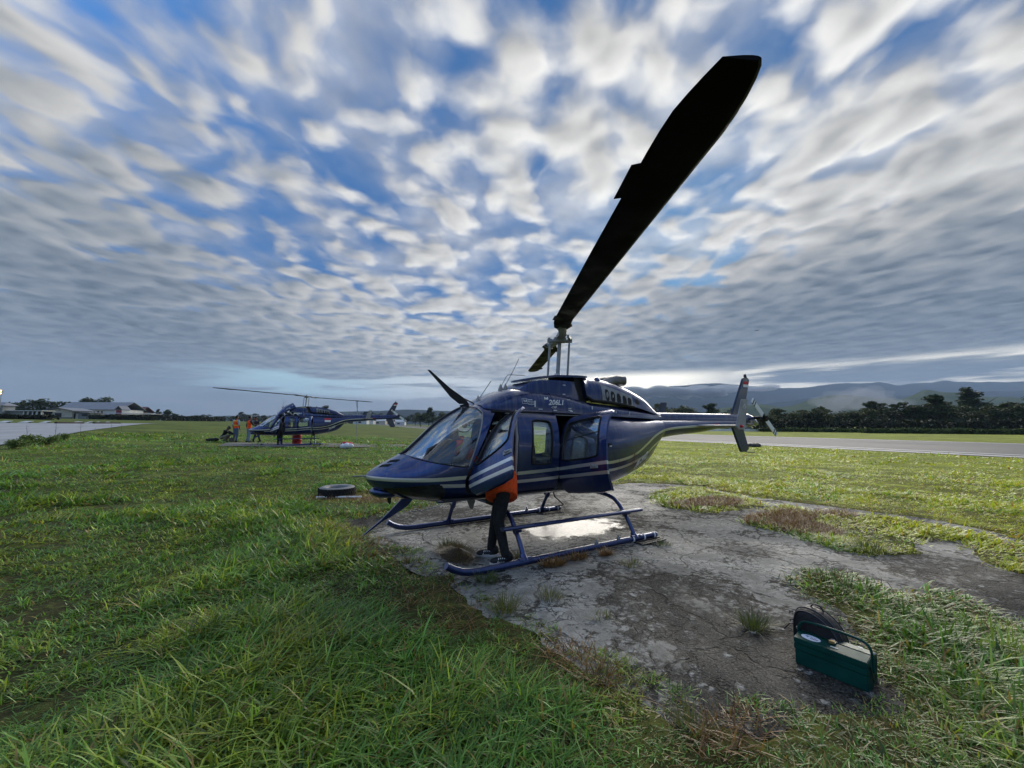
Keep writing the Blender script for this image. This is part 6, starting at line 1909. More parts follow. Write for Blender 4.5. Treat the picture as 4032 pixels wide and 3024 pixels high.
# ------------------------------------------------------------------ things on the ground near the camera
def toolbox():
    a = Vector((.885, 3.80, 0)); b = Vector((.858, 4.20, 0)); ex = (b - a).normalized(); ey = Vector((-ex.y, ex.x, 0))
    if ey.x > 0: ey = -ey
    Lx = (b - a).length; W = .205; Hh = .185
    root = empty("toolbox", a); root.rotation_euler = (0, 0, atan2(ex.y, ex.x))
    s = 1 if Vector((-sin(root.rotation_euler.z), cos(root.rotation_euler.z), 0)).dot(ey) > 0 else -1
    G = mat("green_enamel", (.004, .052, .040), .38, spec=.22, coat=.0, noise=(6, .25, 5)); G2 = mat("dark_green_seam", (.003, .022, .018), .5)
    def bx(name, x0, x1, y0, y1, z0, z1, m, bev=.004, parent=root):
        mb = MB(); mb.box(((x0 + x1) / 2, s * (y0 + y1) / 2, (z0 + z1) / 2), (x1 - x0, abs(y1 - y0), z1 - z0)); return mb.build(name, m, parent, bevel=bev)
    bx("body", 0, Lx, 0, W, .0, .098, G)
    bx("tray", -.004, Lx + .004, -.004, W / 2 - .003, .099, .140, G); bx("tray", -.004, Lx + .004, W / 2 + .003, W + .004, .099, .140, G)
    for (y0, y1, hi, lo) in ((-.004, W / 2 - .004, 1, 0), (W / 2 + .004, W + .004, 0, 1)):
        mb = MB()
        za, zb = (.176, .192) if hi else (.192, .176)
        V = [(-.004, s * y0, .141), (Lx + .004, s * y0, .141), (Lx + .004, s * y1, .141), (-.004, s * y1, .141), (-.004, s * y0, za), (Lx + .004, s * y0, za), (Lx + .004, s * y1, zb), (-.004, s * y1, zb)]
        mb.add(V, [(0, 1, 2, 3), (4, 5, 6, 7), (0, 1, 5, 4), (1, 2, 6, 5), (2, 3, 7, 6), (3, 0, 4, 7)]); lid = mb.build("lid", G, root, bevel=.004)
    mb = MB()
    for x in (.0,): pass
    hx0, hx1 = .012, Lx - .012
    mb.tube(smooth_poly([(hx0 - .02, s * W / 2, .09), (hx0 - .02, s * W / 2, .215), (hx0 + .01, s * W / 2, .262), (hx0 + .08, s * W / 2, .272), (Lx / 2, s * W / 2, .274), (hx1 - .08, s * W / 2, .272), (hx1 - .01, s * W / 2, .262), (hx1 + .02, s * W / 2, .215), (hx1 + .02, s * W / 2, .09)], 2, False), .0085, 10)
    mb.build("handle", G, root)
    for x in (-.010, Lx + .010):
        for k, (yy, tl) in enumerate(((W * .28, 24), (W * .72, -24))):
            mb = MB(); mb.box((x, s * yy, .095), (.004, .018, .125), rot=Matrix.Rotation(radians(tl) * s, 3, 'X')); mb.build("hinge_arm", G2, root)
        mb = MB(); mb.lathe([(.001, .006), (.009, .004), (.010, 0)], (x + (.004 if x > 0 else -.004), s * W / 2, .205), 10, rot=Matrix.Rotation(pi / 2 if x > 0 else -pi / 2, 3, 'Y')); mb.build("rivet", M_STEEL, root)
    # oval sticker, label strip, hasp and padlock
    lid_z = lambda y: .1765 + .016 * (y / (W / 2)) + .0012
    def ov(cx, cy_, rx, ry, n=28): return [(cx + rx * cos(2 * pi * k / n), cy_ + ry * sin(2 * pi * k / n)) for k in range(n)]
    mb = MB(); P = ov(.085, .052, .058, .030); mb.add([(x, s * y, lid_z(y)) for x, y in P], [tuple(range(len(P)))]); st = mb.build("oval_sticker", mat("white_sticker", (.80, .82, .86), .35), root, fix=False)
    if st.data.polygons[0].normal.z < 0: st.data.flip_normals()
    mb = MB(); P = [(.048, .060), (.060, .064), (.075, .060), (.068, .057), (.066, .050), (.060, .055)]; mb.add([(x, s * y, lid_z(y) + .0008) for x, y in P], [tuple(range(len(P)))]); mb.build("sticker_emblem", mat("dark_blue_print", (.02, .035, .12), .5), st)
    mb = MB(); mb.tube([(.055, s * .068, lid_z(.068) + .0004), (.115, s * .066, lid_z(.066) + .0004)], .0012, 4); mb.build("sticker_line", mat("grey_blue_print", (.35, .40, .50), .5), st)
    text_mesh("AQQ", .020, "sticker_lettering", mat("maroon_print", (.25, .05, .10), .5), st, lambda u, v: (.130 - u, s * (.047 - v * 0 + (v if False else -v) * 1.0 + .006), lid_z(.047 - v + .006) + .0009), bold=.0006)
    mb = MB(); mb.box((.222, s * .040, lid_z(.040)), (.042, .016, .001)); mb.build("paper_label", mat("cream_label", (.75, .74, .62), .6), root)
    mb = MB(); mb.box((.205, s * .094, .197), (.03, .04, .004)); mb.build("hasp", M_STEEL, root)
    lock = mat("brass_padlock", (.30, .22, .10), .4, metal=.7)
    mb = MB(); mb.box((.200, s * .070, .203), (.034, .030, .016), rot=Matrix.Rotation(radians(20), 3, 'Z')); pl_ = mb.build("padlock", lock, root, bevel=.003)
    mb = MB(); mb.tube(smooth_poly([(.188, s * .085, .203), (.188, s * .103, .206), (.208, s * .108, .206), (.212, s * .090, .203)], 2, False), .0028, 8); mb.build("shackle", M_STEEL, pl_)
    mb = MB(); mb.box((.335, s * .155, lid_z(.05) + .0105), (.024, .012, .002)); mb.build("white_chip", M_WHITE, root)
    return tag(root, "dark green metal cantilever toolbox with padlock and oval sticker on the stained concrete", "toolbox"), root
tb, tb_root = toolbox()

def backpack():
    root = empty("backpack", (.66, 3.885, 0)); root.scale = (1.0, 1.0, 1.03); root.rotation_euler = (0, 0, radians(92))
    M = mat("black_nylon", (.006, .006, .008), .62, noise=(60, .4, 3), bump=(26, .35, .01)); MZ = mat("dark_grey_piping", (.035, .037, .042), .5)
    prof = [(-.150, 0.0), (-.158, .10), (-.160, .20), (-.150, .27), (-.128, .305), (-.085, .322), (-.03, .318), (.03, .295), (.085, .252), (.122, .20), (.143, .13), (.152, .06), (.156, 0)]
    P = smooth_poly(prof, 2, False)
    mb = MB(); n = len(P)
    secs = []
    for yv, q in ((-.085, .86), (-.075, .94), (-.05, 1.0), (.0, 1.02), (.05, 1.0), (.075, .94), (.085, .86)):
        secs.append([(x * q, yv, max(z * (1 - (1 - q) * .55), 0)) for x, z in P])
    V = [p for s_ in secs for p in s_]; F = []
    for i in range(len(secs) - 1):
        for k in range(n - 1): F.append((i * n + k, i * n + k + 1, (i + 1) * n + k + 1, (i + 1) * n + k))
        F.append((i * n, (i + 1) * n, (i + 1) * n + n - 1, i * n + n - 1))
    F.append(tuple(range(n))[::-1]); F.append(tuple(range((len(secs) - 1) * n, len(secs) * n)))
    mb.add(V, F, 0, True); b = mb.build("bag_body", M, root); sharpen(b, 60)
    for yv, q in ((-.078, .945), (.078, .945), (-.03, 1.012)):
        mb = MB(); mb.tube([(x * q, yv, max(z * (1 - (1 - q) * .55), 0) + .001) for x, z in P[4:-4]], .0045, 6); mb.build("zip_piping", MZ, root)
    mb = MB(); mb.prism(smooth_poly([(-.10, .02), (-.11, .13), (-.07, .18), (.05, .165), (.10, .11), (.11, .02)], 2), lambda a, b_, d: (a, d, b_), -.108, -.078); mb.build("front_pocket", M, root, bevel=.006)
    mb = MB(); mb.add([(-.072, -.1085, .155), (-.03, -.1085, .148), (-.052, -.1085, .185)], [(0, 1, 2)]); mb.build("triangle_emblem", mat("grey_green_print", (.10, .16, .14), .5), root, fix=False)
    mb = MB(); mb.box((-.05, -.109, .143), (.075, .002, .006)); mb.build("emblem_line", mat("grey_print", (.22, .22, .22), .5), root)
    mb = MB(); mb.tube(smooth_poly([(-.075, .03, .315), (-.055, .03, .345), (-.01, .03, .345), (.01, .03, .308)], 2, False), .007, 8, sq=(1.6, .6)); mb.build("grab_loop", M, root)
    mb = MB(); mb.tube(smooth_poly([(-.155, -.03, .18), (-.19, -.04, .185), (-.205, -.05, .16), (-.225, -.06, .135)], 2, False), .007, 8, sq=(1.5, .6)); mb.build("strap_end", M, root)
    for z in (.225, .28): 
        mb = MB(); mb.tube([(-.155, -.06, z), (-.176, -.07, z - .006), (-.172, -.075, z - .02)], .0045, 6); mb.build("buckle", MZ, root)
    return tag(root, "black backpack standing upright behind the green toolbox", "backpack")
backpack()

def tyre():
    x, y = 2.53, -4.96; root = empty("tyre", (x, y, H(x, y) - .01))
    R = mat("tyre_rubber", (.014, .014, .015), .75, noise=(12, .4, 4)); RW = mat("dusty_sidewall", (.17, .18, .18), .7, noise=(8, .35, 5))
    mb = MB(); mb.lathe([(.21, .03), (.25, .0), (.34, .0), (.385, .02), (.395, .07), (.398, .125), (.395, .18), (.385, .225)], (0, 0, 0), 48); mb.build("carcass", R, root)
    mb = MB(); mb.lathe([(.385, .225), (.34, .248), (.27, .244), (.225, .225), (.212, .20), (.205, .10), (.21, .03)], (0, 0, 0), 48); mb.build("sidewall", RW, root)
    mb = MB()
    for k in range(38):
        a = 2 * pi * k / 38
        for z, t in ((.195, .12), (.065, -.12), (.13, .0)):
            mb.box((.400 * cos(a + t * .4), .400 * sin(a + t * .4), z), (.022, .036, .055), rot=Matrix.Rotation(a, 3, 'Z') @ Matrix.Rotation(radians(20 if z > .1 else -20), 3, 'X'))
    mb.build("tread", R, root)
    mb = MB(); mb.lathe([(.205, .06), (.001, .05)], (0, 0, 0), 30); mb.build("litter_inside", mat("purple_litter", (.10, .035, .07), .6, noise=(9, .8, 3)), root)
    return tag(root, "worn black tyre lying flat in the grass off the helicopter's nose", "tyre")
tyre()
mb = MB(); a, b = Vector((2.99, -4.78, H(2.99, -4.78) + .05)), Vector((2.12, -4.34, H(2.12, -4.34) + .055)); mb.tube([a, a.lerp(b, .5), b], .024, 12)
tag(mb.build("pipe", mat("white_plastic_pipe", (.75, .75, .73), .5)), "straight white pipe lying in the grass in front of the tyre", "pipe")
mb = MB(); g = random.Random(5)
for k in range(7): ellip(mb, (g.uniform(-.6, .6), g.uniform(-.2, .2), .10), (g.uniform(.2, .4), g.uniform(.15, .3), g.uniform(.12, .25)))
o = fused(mb, "rock", mat("dark_lichen_rock", (.05, .05, .042), .95, noise=(5, .6, 5), bump=(6, .8, .05)), None, .05); p = ground_at(2980, 1760); o.location = p
tag(o, "dark mossy rock in the grass at the near edge of the runway", "rock")
# headset and bag inside the cockpit
mb = MB()
r_ = empty("headset", (1.80, .10, 1.70))
mb.tube(smooth_poly([(0, .075, -.02), (0, .08, .06), (0, .04, .115), (0, -.04, .115), (0, -.08, .06), (0, -.075, -.02)], 2, False), .010, 8, sq=(1.6, .7)); mb.build("headband", M_DARK, r_)
for s in (1, -1):
    mb = MB(); mb.lathe([(.001, .03), (.035, .028), (.044, .01), (.044, -.012), (.03, -.025), (.001, -.025)], (0, s * .075, -.03), 16, rot=Matrix.Rotation(s * pi / 2, 3, 'X')); mb.build("ear_cup", M_DARK, r_)
mb = MB(); mb.tube(smooth_poly([(0, -.075, -.06), (-.05, -.05, -.12), (-.14, .02, -.14), (-.24, .05, -.08), (-.34, .06, .05), (-.38, .06, .17)], 2, False), .006, 6); mb.build("cable", M_RUBBER, r_)
mb = MB(); mb.tube([(0, 0, .115), (-.02, 0, .165), (-.03, 0, .215)], .006, 6); mb.build("hook", M_STEEL, r_)
r_.rotation_euler = (0, 0, radians(35)); tag(r_, "black headset with coiled cable hanging from the cockpit roof", "headset")
mb = MB(); mb.box((0, 0, .09), (.16, .20, .17)); r_ = empty("camera_bag", (1.42, -.33, 1.0)); mb.build("bag_body", M_DARK, r_, bevel=.02)
mb = MB(); mb.box((.083, 0, .05), (.004, .12, .04)); mb.build("pale_label", M_WHITE, r_); mb = MB(); mb.tube([(0, -.09, .17), (0, -.05, .21), (0, .05, .21), (0, .09, .17)], .008, 6); mb.build("handle", M_RUBBER, r_)
tag(r_, "black box-shaped bag on the cockpit's far seat", "bag")

# ------------------------------------------------------------------ round the second helicopter
M_DRUM = mat("red_drum_paint", (.42, .018, .02), .45, noise=(5, .3, 4))
p = at_depth(1178, 27.2)
r_ = empty("drum", p); mb = MB(); mb.lathe([(.001, .0), (.285, .0), (.295, .02), (.285, .04), (.285, .28), (.297, .295), (.285, .31), (.285, .56), (.297, .575), (.285, .59), (.285, .84), (.296, .86), (.285, .875), (.27, .86), (.001, .86)], (0, 0, 0), 28); mb.build("barrel", M_DRUM, r_)
mb = MB(); mb.lathe([(.001, .02), (.03, .02), (.03, 0)], (.15, .1, .86), 10); mb.build("bung", M_STEEL, r_); tag(r_, "red steel drum standing under the second helicopter's belly", "drum")
p = at_depth(1376, 25.2); g = random.Random(9)
mb = MB()
for k in range(6): ellip(mb, (g.uniform(-.2, .2), g.uniform(-.25, .25), .30), (.20, .22, g.uniform(.08, .14)))
ellip(mb, (0, 0, .14), (.26, .28, .16))
o = fused(mb, "red_sack", mat("red_tarpaulin", (.50, .02, .03), .6), None, .03); o.location = p; tag(o, "crumpled red sack under the tied-down rotor blade", "sack")
for k, (dx, dy, sz) in enumerate(((.12, -.1, .20), (.34, .05, .17), (-.12, .1, .17))):
    mb = MB(); q = Vector((p.x + (FH[0] * -.42) + RH[0] * dx, p.y + (FH[1] * -.42) + RH[1] * dx, 0)); q.z = H(q.x, q.y)
    for j in range(5): ellip(mb, (g.uniform(-.08, .08), g.uniform(-.08, .08), sz * .8 + g.uniform(-.04, .06)), (sz * .75, sz * .8, sz * .8))
    ellip(mb, (0, 0, sz * 1.8), (.03, .03, .07))
    o = fused(mb, "plastic_bag", mat("white_plastic_bag", (.68, .69, .70), .4) if "white_plastic_bag" not in bpy.data.materials else bpy.data.materials["white_plastic_bag"], None, .03); o.location = q
    tag(o, ("white plastic bag right in front of the red sack", "white plastic bag at the right of the red sack", "white plastic bag at the left of the red sack")[k], "bag", "white plastic bags by the red sack")
tipl = RM2 @ Matrix.Rotation(pi, 4, 'Z') @ Vector((4.0, -.05, .07))
tip = HELI2.matrix_basis @ tipl
p = Vector((tip.x, tip.y, H(tip.x, tip.y)))
r_ = empty("tie_down_pole", p); hgt = tip.z - p.z
mb = MB(); mb.tube([(0, 0, 0), (0, 0, hgt)], .022, 8); mb.build("pole", M_GREYP, r_)
mb = MB(); mb.tube([(RH[0] * .10, RH[1] * .10, hgt * .70), (0, 0, hgt * .80), (-RH[0] * .12, -RH[1] * .12, hgt)], .014, 6); mb.build("strap", M_DARK, r_)
mb = MB(); mb.box((0, 0, hgt), (.12, .40, .05)); mb.build("clamp_head", M_DARK, r_)
tag(r_, "thin grey pole holding up the second helicopter's right-hand rotor blade", "pole")
p = at_depth(846, 26.3); mb = MB(); ellip(mb, (0, 0, .12), (.16, .42, .12)); ellip(mb, (0, .25, .14), (.14, .2, .12))
o = fused(mb, "holdall", C_BLACK, None, .03); o.location = p; o.rotation_euler.z = atan2(RH[1], RH[0]) - pi / 2; tag(o, "black holdall on the ground behind the crouching person", "bag")
p = at_depth(923, 26.2); mb = MB(); mb.box((0, 0, .16), (.30, .40, .30)); r_ = empty("tool_case", p); mb.build("case_body", mat("dark_khaki_case", (.10, .09, .07), .7), r_, bevel=.03); mb = MB(); mb.tube([(0, -.1, .31), (0, -.08, .36), (0, .08, .36), (0, .1, .31)], .012, 6); mb.build("handle", M_DARK, r_)
tag(r_, "dull brown case in front of the crouching person's hands", "case")

# ------------------------------------------------------------------ buildings beyond the apron
FACE = atan2(RH[1], RH[0])     # local +x runs to the right in the photo, +y away from the camera
def site(name, px, depth, turn=0.0):
    p = at_depth(px, depth); return empty(name, p, (0, 0, FACE + turn))
def bpart(root, name, m, fn, bevel=0):
    mb = MB(); fn(mb); return mb.build(name, m, root, bevel=bevel)
def wall_box(x0, x1, y0, y1, z0, z1): return lambda mb: mb.box(((x0 + x1) / 2, (y0 + y1) / 2, (z0 + z1) / 2), (x1 - x0, y1 - y0, z1 - z0))
def gable(x0, x1, y0, y1, ze, zr, th=.16, over=.5, along='y'):
    def fn(mb):
        if along == 'y':
            c = (x0 + x1) / 2
            mb.prism([(x0 - over, ze - .12), (c, zr), (x1 + over, ze - .12), (x1 + over, ze - .12 + th), (c, zr + th), (x0 - over, ze - .12 + th)], lambda a, b, d: (a, d, b), y0 - over, y1 + over)
        else:
            c = (y0 + y1) / 2
            mb.prism([(y0 - over, ze - .12), (c, zr), (y1 + over, ze - .12), (y1 + over, ze - .12 + th), (c, zr + th), (y0 - over, ze - .12 + th)], lambda a, b, d: (d, a, b), x0 - over, x1 + over)
    return fn
def gable_wall(x0, x1, y, ze, zr, th=.2):
    c = (x0 + x1) / 2; return lambda mb: mb.prism([(x0, 0), (x1, 0), (x1, ze), (c, zr - .04), (x0, ze)], lambda a, b, d: (a, d, b), y, y + th)
B_CREAM = mat("cream_render", (.50, .47, .37), .85, noise=(.6, .2, 5)); B_TEAL = mat("teal_wall_paint", (.12, .28, .26), .8); B_ROOF = mat("grey_metal_roof", (.20, .215, .24), .55, noise=(.4, .2, 5)); B_DARK = mat("dark_opening", (.02, .02, .022), .7)
B_WHITE = mat("white_render", (.62, .63, .62), .8, noise=(.5, .15, 4)); B_RED = mat("red_wall", (.22, .02, .035), .7); B_RROOF = mat("faded_red_roof", (.16, .075, .08), .7, noise=(.5, .2, 4)); B_GREY = mat("grey_block_wall", (.22, .235, .235), .85, noise=(.5, .2, 4)); B_BASE = mat("grey_plinth", (.16, .16, .15), .85)
S = 172 / 1600.0      # metres per photo pixel at the buildings' distance
# cream house with a gable and dark door
r_ = site("cream_house", 238, 172); W_ = 104 * S / 2
bpart(r_, "front_wall", B_CREAM, gable_wall(-W_, W_, 0, 3.3, 4.4)); bpart(r_, "plinth", B_BASE, wall_box(-W_ - .05, W_ + .05, -.08, -.003, 0, .55)); bpart(r_, "side_wall", B_CREAM, wall_box(-W_, -W_ + .2, .2, 8, 0, 3.3)); bpart(r_, "side_wall", B_CREAM, wall_box(W_ - .2, W_, .2, 8, 0, 3.3)); bpart(r_, "back_wall", B_CREAM, gable_wall(-W_, W_, 8, 3.3, 4.4))
bpart(r_, "roof", B_ROOF, gable(-W_, W_, 0, 8.2, 3.35, 4.5, over=.9)); d_ = bpart(r_, "door", B_DARK, wall_box(-1.7, 1.1, -.06, -.003, .1, 2.2)); bpart(d_, "door_frame", B_BASE, wall_box(-1.95, 1.35, -.12, -.065, 2.2, 2.45))
bpart(r_, "painted_panel", B_TEAL, wall_box(-W_ + .1, -1.98, -.05, -.003, .6, 1.95)); bpart(r_, "gable_vent", B_DARK, lambda mb: mb.prism([(-.55, 3.45), (.55, 3.45), (.25, 3.75), (-.25, 3.75)], lambda a, b, d: (a, d, b), -.05, -.004))
tag(r_, "cream house with a low grey gable, dark wide door and teal wall panel", "house")
# lean-to at its right side
r_ = site("grey_annexe", 322, 172.5); bpart(r_, "wall", B_GREY, wall_box(-3.6, 3.7, .3, 6, 0, 2.6)); bpart(r_, "roof", B_ROOF, lambda mb: mb.prism([(-4.3, 2.95), (4.3, 2.6), (4.3, 2.75), (-4.3, 3.12)], lambda a, b, d: (a, d, b), -.6, 6.3)); bpart(r_, "doorway", B_DARK, wall_box(-3.0, -2.2, .2, .295, 0, 2.2)); bpart(r_, "pale_door", B_CREAM, wall_box(-2.1, -1.2, .2, .295, 0, 2.2)); bpart(r_, "window", B_DARK, wall_box(.4, 2.8, .2, .295, 1.2, 2.1))
tag(r_, "grey lean-to with a pale door joined to the cream house's right side", "shed")
# long grey roofed hall behind
r_ = site("long_hall", 372, 186); q = 186 / 1600.
bpart(r_, "wall", B_WHITE, wall_box(-16, 12, 0, 12, 0, 4.3)); bpart(r_, "roof", B_ROOF, gable(-16, 12, 0, 12, 4.4, 7.9, along='x', over=.8))
for k in range(3):
    w_ = bpart(r_, "window", B_DARK, wall_box(.1 + 1.75 * k, .85 + 1.75 * k, -.06, -.003, 2.6, 3.7)); bpart(w_, "sill", B_WHITE, wall_box(.0 + 1.75 * k, .95 + 1.75 * k, -.14, -.062, 2.5, 2.6))
tag(r_, "long hall with a big grey roof and white wall with three small windows", "hall")
r_ = site("red_gable_block", 470, 176, radians(-12)); bpart(r_, "wall", B_RED, wall_box(-1.6, 1.6, .2, 3, 0, 4.2)); bpart(r_, "white_pilaster", B_WHITE, wall_box(-2.1, -1.62, .1, 3, 0, 4.3)); bpart(r_, "white_pilaster", B_WHITE, wall_box(1.62, 1.95, .1, 3, 0, 4.3)); bpart(r_, "gable_roof", B_ROOF, gable(-2.0, 1.9, .1, 3, 4.4, 5.9, over=.25)); bpart(r_, "gable_board", B_DARK, lambda mb: mb.prism([(-1.7, 4.3), (1.7, 4.3), (0, 5.6)], lambda a, b, d: (a, d, b), .15, .25))
tag(r_, "dark red walled block with white corners at the right end of the long hall", "house")
r_ = site("red_roof_house", 520, 200); bpart(r_, "wall", B_GREY, wall_box(-4, 4, 0, 8, 0, 3.6)); bpart(r_, "roof", B_RROOF, gable(-4, 4, 0, 8, 3.7, 6.4, along='x', over=.6)); bpart(r_, "window", B_DARK, wall_box(-2, -1, -.05, -.003, 1.2, 2.4)); bpart(r_, "window", B_DARK, wall_box(1, 2, -.05, -.003, 1.2, 2.4))
tag(r_, "house with a faded red roof right of the red walled block", "house")
r_ = site("white_canopy", 515, 165); bpart(r_, "roof", B_WHITE, lambda mb: mb.prism([(-8.6, 2.75), (-8.0, 3.0), (8.6, 2.6), (8.6, 2.45)], lambda a, b, d: (a, d, b), 0, 5)); bpart(r_, "back_wall", B_DARK, wall_box(-8.2, 8.2, 4.6, 4.8, 0, 2.4))
for k in range(6): bpart(r_, "post", B_GREY, wall_box(-8 + 3.1 * k, -7.85 + 3.1 * k, .2, .35, 0, 2.55))
tag(r_, "long low white-roofed canopy in front of the red roofed house", "canopy")
# flat-roofed shed and the hut at the left edge
r_ = site("flat_roof_shed", 135, 160); q = .1
bpart(r_, "roof", B_WHITE, wall_box(-12.5, 4.3, -.8, 4, 2.75, 3.0)); bpart(r_, "wall", B_GREY, wall_box(-12, -3.6, .0, 4, 0, 2.74)); bpart(r_, "back_wall", B_DARK, wall_box(-3.6, 4, 3.2, 3.4, 0, 2.74))
for k in range(5):
    bpart(r_, "post", B_WHITE, wall_box(-3.4 + 1.75 * k, -3.1 + 1.75 * k, -.4, -.15, 0, 2.74))
    if k in (0, 2, 4): bpart(r_, "panel", B_WHITE, wall_box(-3.05 + 1.75 * k if k < 4 else 2.4, -2.2 + 1.75 * k if k < 4 else 3.55, .5, .6, .7, 2.3))
tag(r_, "flat-roofed shed with white posts and open dark bays", "shed")
r_ = site("hip_roof_hut", 0, 158); bpart(r_, "wall", B_GREY, wall_box(-3, 1.4, 0, 4, 0, 4.6))
bpart(r_, "roof", B_ROOF, lambda mb: mb.add([(-3.6, -.6, 4.6), (2.2, -.6, 4.6), (2.2, 4.6, 4.6), (-3.6, 4.6, 4.6), (-1.6, 2, 6.0), (.4, 2, 6.0)], [(0, 1, 5, 4), (1, 2, 5), (2, 3, 4, 5), (3, 0, 4), (3, 2, 1, 0)])); bpart(r_, "window", B_DARK, wall_box(-.8, .6, -.05, -.003, 2.8, 3.8))
tag(r_, "hut with a grey hipped roof at the left edge of the photo", "hut")
# lit lamps on a mast at the very edge
r_ = site("lamp_mast", 2, 120); mh = tree_h(r_.location, 1536, 2)
bpart(r_, "mast", M_GREYP, lambda mb: mb.tube([(0, 0, 0), (0, 0, mh)], .09, 8)); bpart(r_, "crossbar", M_GREYP, lambda mb: mb.box((0, 0, mh - .5), (1.4, .1, .1)))
glow = mat("lit_lamp", (1, .8, .5), .5, emit=((1.0, .62, .20), 2.6))
for z in (mh - .15, mh - .95):
    l_ = bpart(r_, "lamp_head", M_GREYP, lambda mb: mb.box((-.1, 0, z), (.7, .3, .45))); bpart(l_, "lamp_glass", glow, lambda mb: mb.box((-.1, -.17, z), (.5, .03, .30)))
tag(r_, "mast with two glowing amber lamps at the left edge", "lamp")
# marker boards and kerbs on the apron's far edge
M_MK = mat("white_marker_board", (.66, .66, .62), .7, noise=(3, .2, 3)); M_KERB = mat("dark_kerb", (.035, .034, .034), .85, noise=(2, .4, 4))
for k, (px, wpx, row) in enumerate(((33, 36, 1656), (115, 36, 1656), (192, 26, 1656), (313, 26, 1655), (361, 13, 1655), (391, 9, 1655), (429, 11, 1654))):
    dep_ = 1.72 / .037 / ((2016 - px) / 1597. - .2); p = at_depth(px, dep_); sc_ = dep_ / 1600.; r_ = empty("marker_board", p, (0, 0, FACE)); w_ = wpx * sc_ / 2
    bpart(r_, "board", M_MK, lambda mb: mb.prism([(-.25, .06), (.15, .24), (.15, .21), (-.25, .03)], lambda a, b, d: (d + a * .8, a, b), -w_, w_)); bpart(r_, "support", M_KERB, wall_box(-w_ * .8, w_ * .8, .0, .1, 0, .15))
    tag(r_, ("white marker board at the far left of the row beyond the apron", "second white marker board from the left beyond the apron", "third white marker board from the left beyond the apron", "white marker board standing on the dark kerb", "small white marker board right of the dark kerb", "tiny white marker board, second from the right of the row", "farthest white marker board at the right end of the row")[k], "marker board", "white marker boards along the apron")
for px0, px1, lab in ((228, 337, "dark concrete kerb beyond the apron, left piece"), (377, 480, "dark concrete kerb beyond the apron, right piece")):
    de = lambda q: 1.58 / .037 / ((2016 - q) / 1597. - .2)
    p0, p1 = at_depth(px0, de(px0)), at_depth(px1, de(px1)); d = p1 - p0; mb = MB(); mb.box((d.length / 2, 0, .10), (d.length, .3, .28))
    o = mb.build("kerb", M_KERB, bevel=.05); o.location = p0; o.rotation_euler.z = atan2(d.y, d.x); tag(o, lab, "kerb")
# right-hand side: white perimeter wall, long pale roof, distant white houses
p0, p1 = at_depth(2775, 128), at_depth(3225, 118); d = p1 - p0; mb = MB(); mb.box((d.length / 2, 0, .35), (d.length, .25, .75)); o = mb.build("perimeter_wall", B_WHITE); o.location = p0; o.rotation_euler.z = atan2(d.y, d.x)
tag(o, "low white wall at the foot of the trees beyond the runway", "wall")
p0, p1 = at_depth(3640, 101), at_depth(3720, 99); d = p1 - p0; mb = MB(); mb.box((d.length / 2, 0, .3), (d.length, .25, .75)); o = mb.build("perimeter_wall", B_WHITE); o.location = p0; o.rotation_euler.z = atan2(d.y, d.x)
tag(o, "short white wall piece showing through the weedy bank on the right", "wall")
r_ = site("warehouse", 2850, 215); bpart(r_, "wall", B_GREY, wall_box(-12, 14, 0, 10, 0, 4.6)); bpart(r_, "roof", B_WHITE, gable(-12, 14, 0, 10, 4.6, 7.6, along='x', over=.5)); bpart(r_, "door", B_DARK, wall_box(-2, 2, -.06, -.003, 0, 3.5))
tag(r_, "long pale roofed warehouse behind the helicopter's tail", "warehouse")
for k, (px, w_, col) in enumerate(((1420, 5, B_WHITE), (1452, 4, B_WHITE), (1490, 6, B_CREAM), (1530, 4, B_WHITE), (1572, 5, B_WHITE), (1848, 6, B_WHITE), (1895, 5, B_CREAM))):
    r_ = site("white_house", px, 300 + 11 * k); bpart(r_, "wall", col, wall_box(-w_, w_, 0, 6, 0, 2.8)); bpart(r_, "roof", B_ROOF if k % 2 else B_WHITE, gable(-w_, w_, 0, 6, 2.8, 4.6, along='x', over=.4)); bpart(r_, "window", B_DARK, wall_box(-1, 1, -.06, -.003, .9, 2))
    tag(r_, "tiny pale house far beyond the runway between the two helicopters" if px < 1700 else "tiny pale house far away seen through the windscreen", "house", "far pale houses")
# small aeroplane in the sky
dpl = FWD + RGT * ((2980 - 2016) / 1596.9) - UPV * ((1301 - 1512) / 1596.9); pp = CAM + dpl * 620
r_ = empty("aeroplane", pp, (radians(8), radians(-6), FACE + radians(20)))
M_PL = mat("dark_aircraft", (.05, .055, .06), .5)
bpart(r_, "fuselage", M_PL, lambda mb: mb.tube([(-3.4, 0, 0), (-2.6, 0, .1), (0, 0, .1), (2, 0, 0), (3.6, 0, .2)], [.25, .5, .6, .4, .12], 10))
bpart(r_, "wing", M_PL, lambda mb: mb.prism([(-.9, -5), (.3, -5), (.7, 0), (.3, 5), (-.9, 5), (-1.1, 0)], lambda a, b, d: (a, b, .55 + d), -.08, .08)); bpart(r_, "tail_fin", M_PL, lambda mb: mb.prism([(2.6, .2), (3.7, .3), (4.0, 1.7), (3.4, 1.7)], lambda a, b, d: (a, d, b), -.06, .06)); bpart(r_, "tailplane", M_PL, lambda mb: mb.prism([(2.9, -1.7), (3.6, -1.7), (3.6, 1.7), (2.9, 1.7)], lambda a, b, d: (a, b, .3 + d), -.05, .05))
tag(r_, "tiny dark aeroplane in the grey sky right of the rotor mast", "aeroplane")
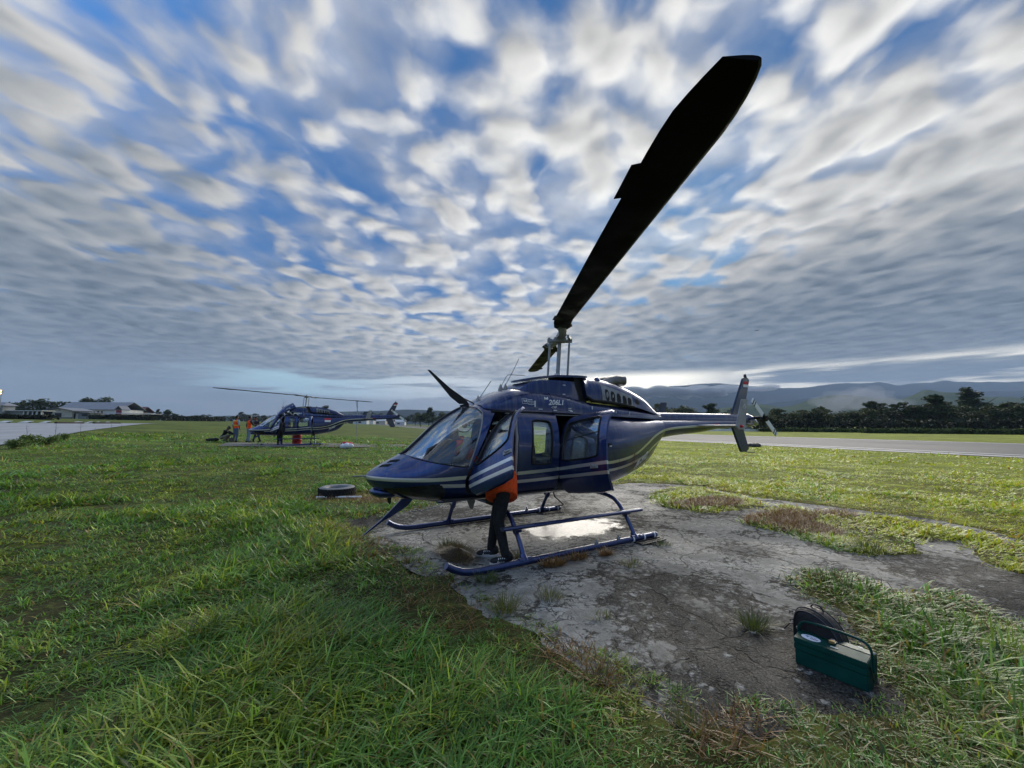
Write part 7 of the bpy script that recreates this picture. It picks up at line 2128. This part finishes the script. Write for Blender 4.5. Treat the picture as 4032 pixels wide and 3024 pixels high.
# ------------------------------------------------------------------ air
def volume_mat(name, color, dens, aniso=0.0):
    m = bpy.data.materials.new(name); m.use_nodes = True
    N = NT(m.node_tree); N.n.clear()
    v = N.node('ShaderNodeVolumePrincipled'); v.inputs['Color'].default_value = (*color, 1); v.inputs['Density'].default_value = dens; v.inputs['Anisotropy'].default_value = aniso
    o = N.node('ShaderNodeOutputMaterial'); N.l.new(v.outputs[0], o.inputs['Volume'])
    return m
mb = MB(); mb.box((CXY[0] - 1500, CXY[1] - 2600, 360), (13000, 13000, 740))
hz = mb.build("haze", volume_mat("thin_haze", (.52, .72, 1.0), 1.3e-4))
tag(hz, kind='stuff')
def fog(name, pts, dens, label, color=(.85, .90, .96), seed=1, vox=None):
    """soft bank of mist: overlapping lumps fused into one thin-edged body of even density"""
    g = random.Random(seed); mb = MB()
    for (c, r) in pts:
        for k in range(11):
            ellip(mb, (c[0] + g.uniform(-.8, .8) * r[0], c[1] + g.uniform(-.6, .6) * r[1], c[2] + g.uniform(-.8, .8) * r[2]), (r[0] * g.uniform(.2, .7), r[1] * g.uniform(.2, .7), r[2] * g.uniform(.2, .75)))
    o = fused(mb, name, volume_mat(name + "_air", color, dens), None, vox, 4)
    return tag(o, label, "mist", kind='stuff')
def sky_pt(px, row, depth):
    hz_ = 1656.3 + (px + 2113) * .00411
    q = at_depth(px, depth); return (q.x, q.y, CAM.z + (hz_ - row) / 1606. * depth)
fog("low_cloud", [(sky_pt(2440 + 58 * k, 1556 - (k * 7 % 11) - 8 * sin(k / 6 * 3.1), 3300), (150, 150, 34)) for k in range(7)], .03, "white bank of low cloud lying on the mountain slope", seed=2, vox=18)
fog("low_cloud", [(sky_pt(2780 + 60 * k, 1527 + (k % 2) * 6, 3600), (170, 170, 20)) for k in range(5)], .012, "thin streak of cloud along the mountain crest", seed=4, vox=16)
fog("mist", [(sky_pt(3260 + 42 * k, 1612 - 44 * sin((k + 1) / 8. * 3.1) + (k * 5 % 9), 900), (30, 40, 14 + 9 * sin((k + 1) / 8. * 3.1))) for k in range(7)], .010, "white mist rising in front of the green hills", seed=6, vox=5)
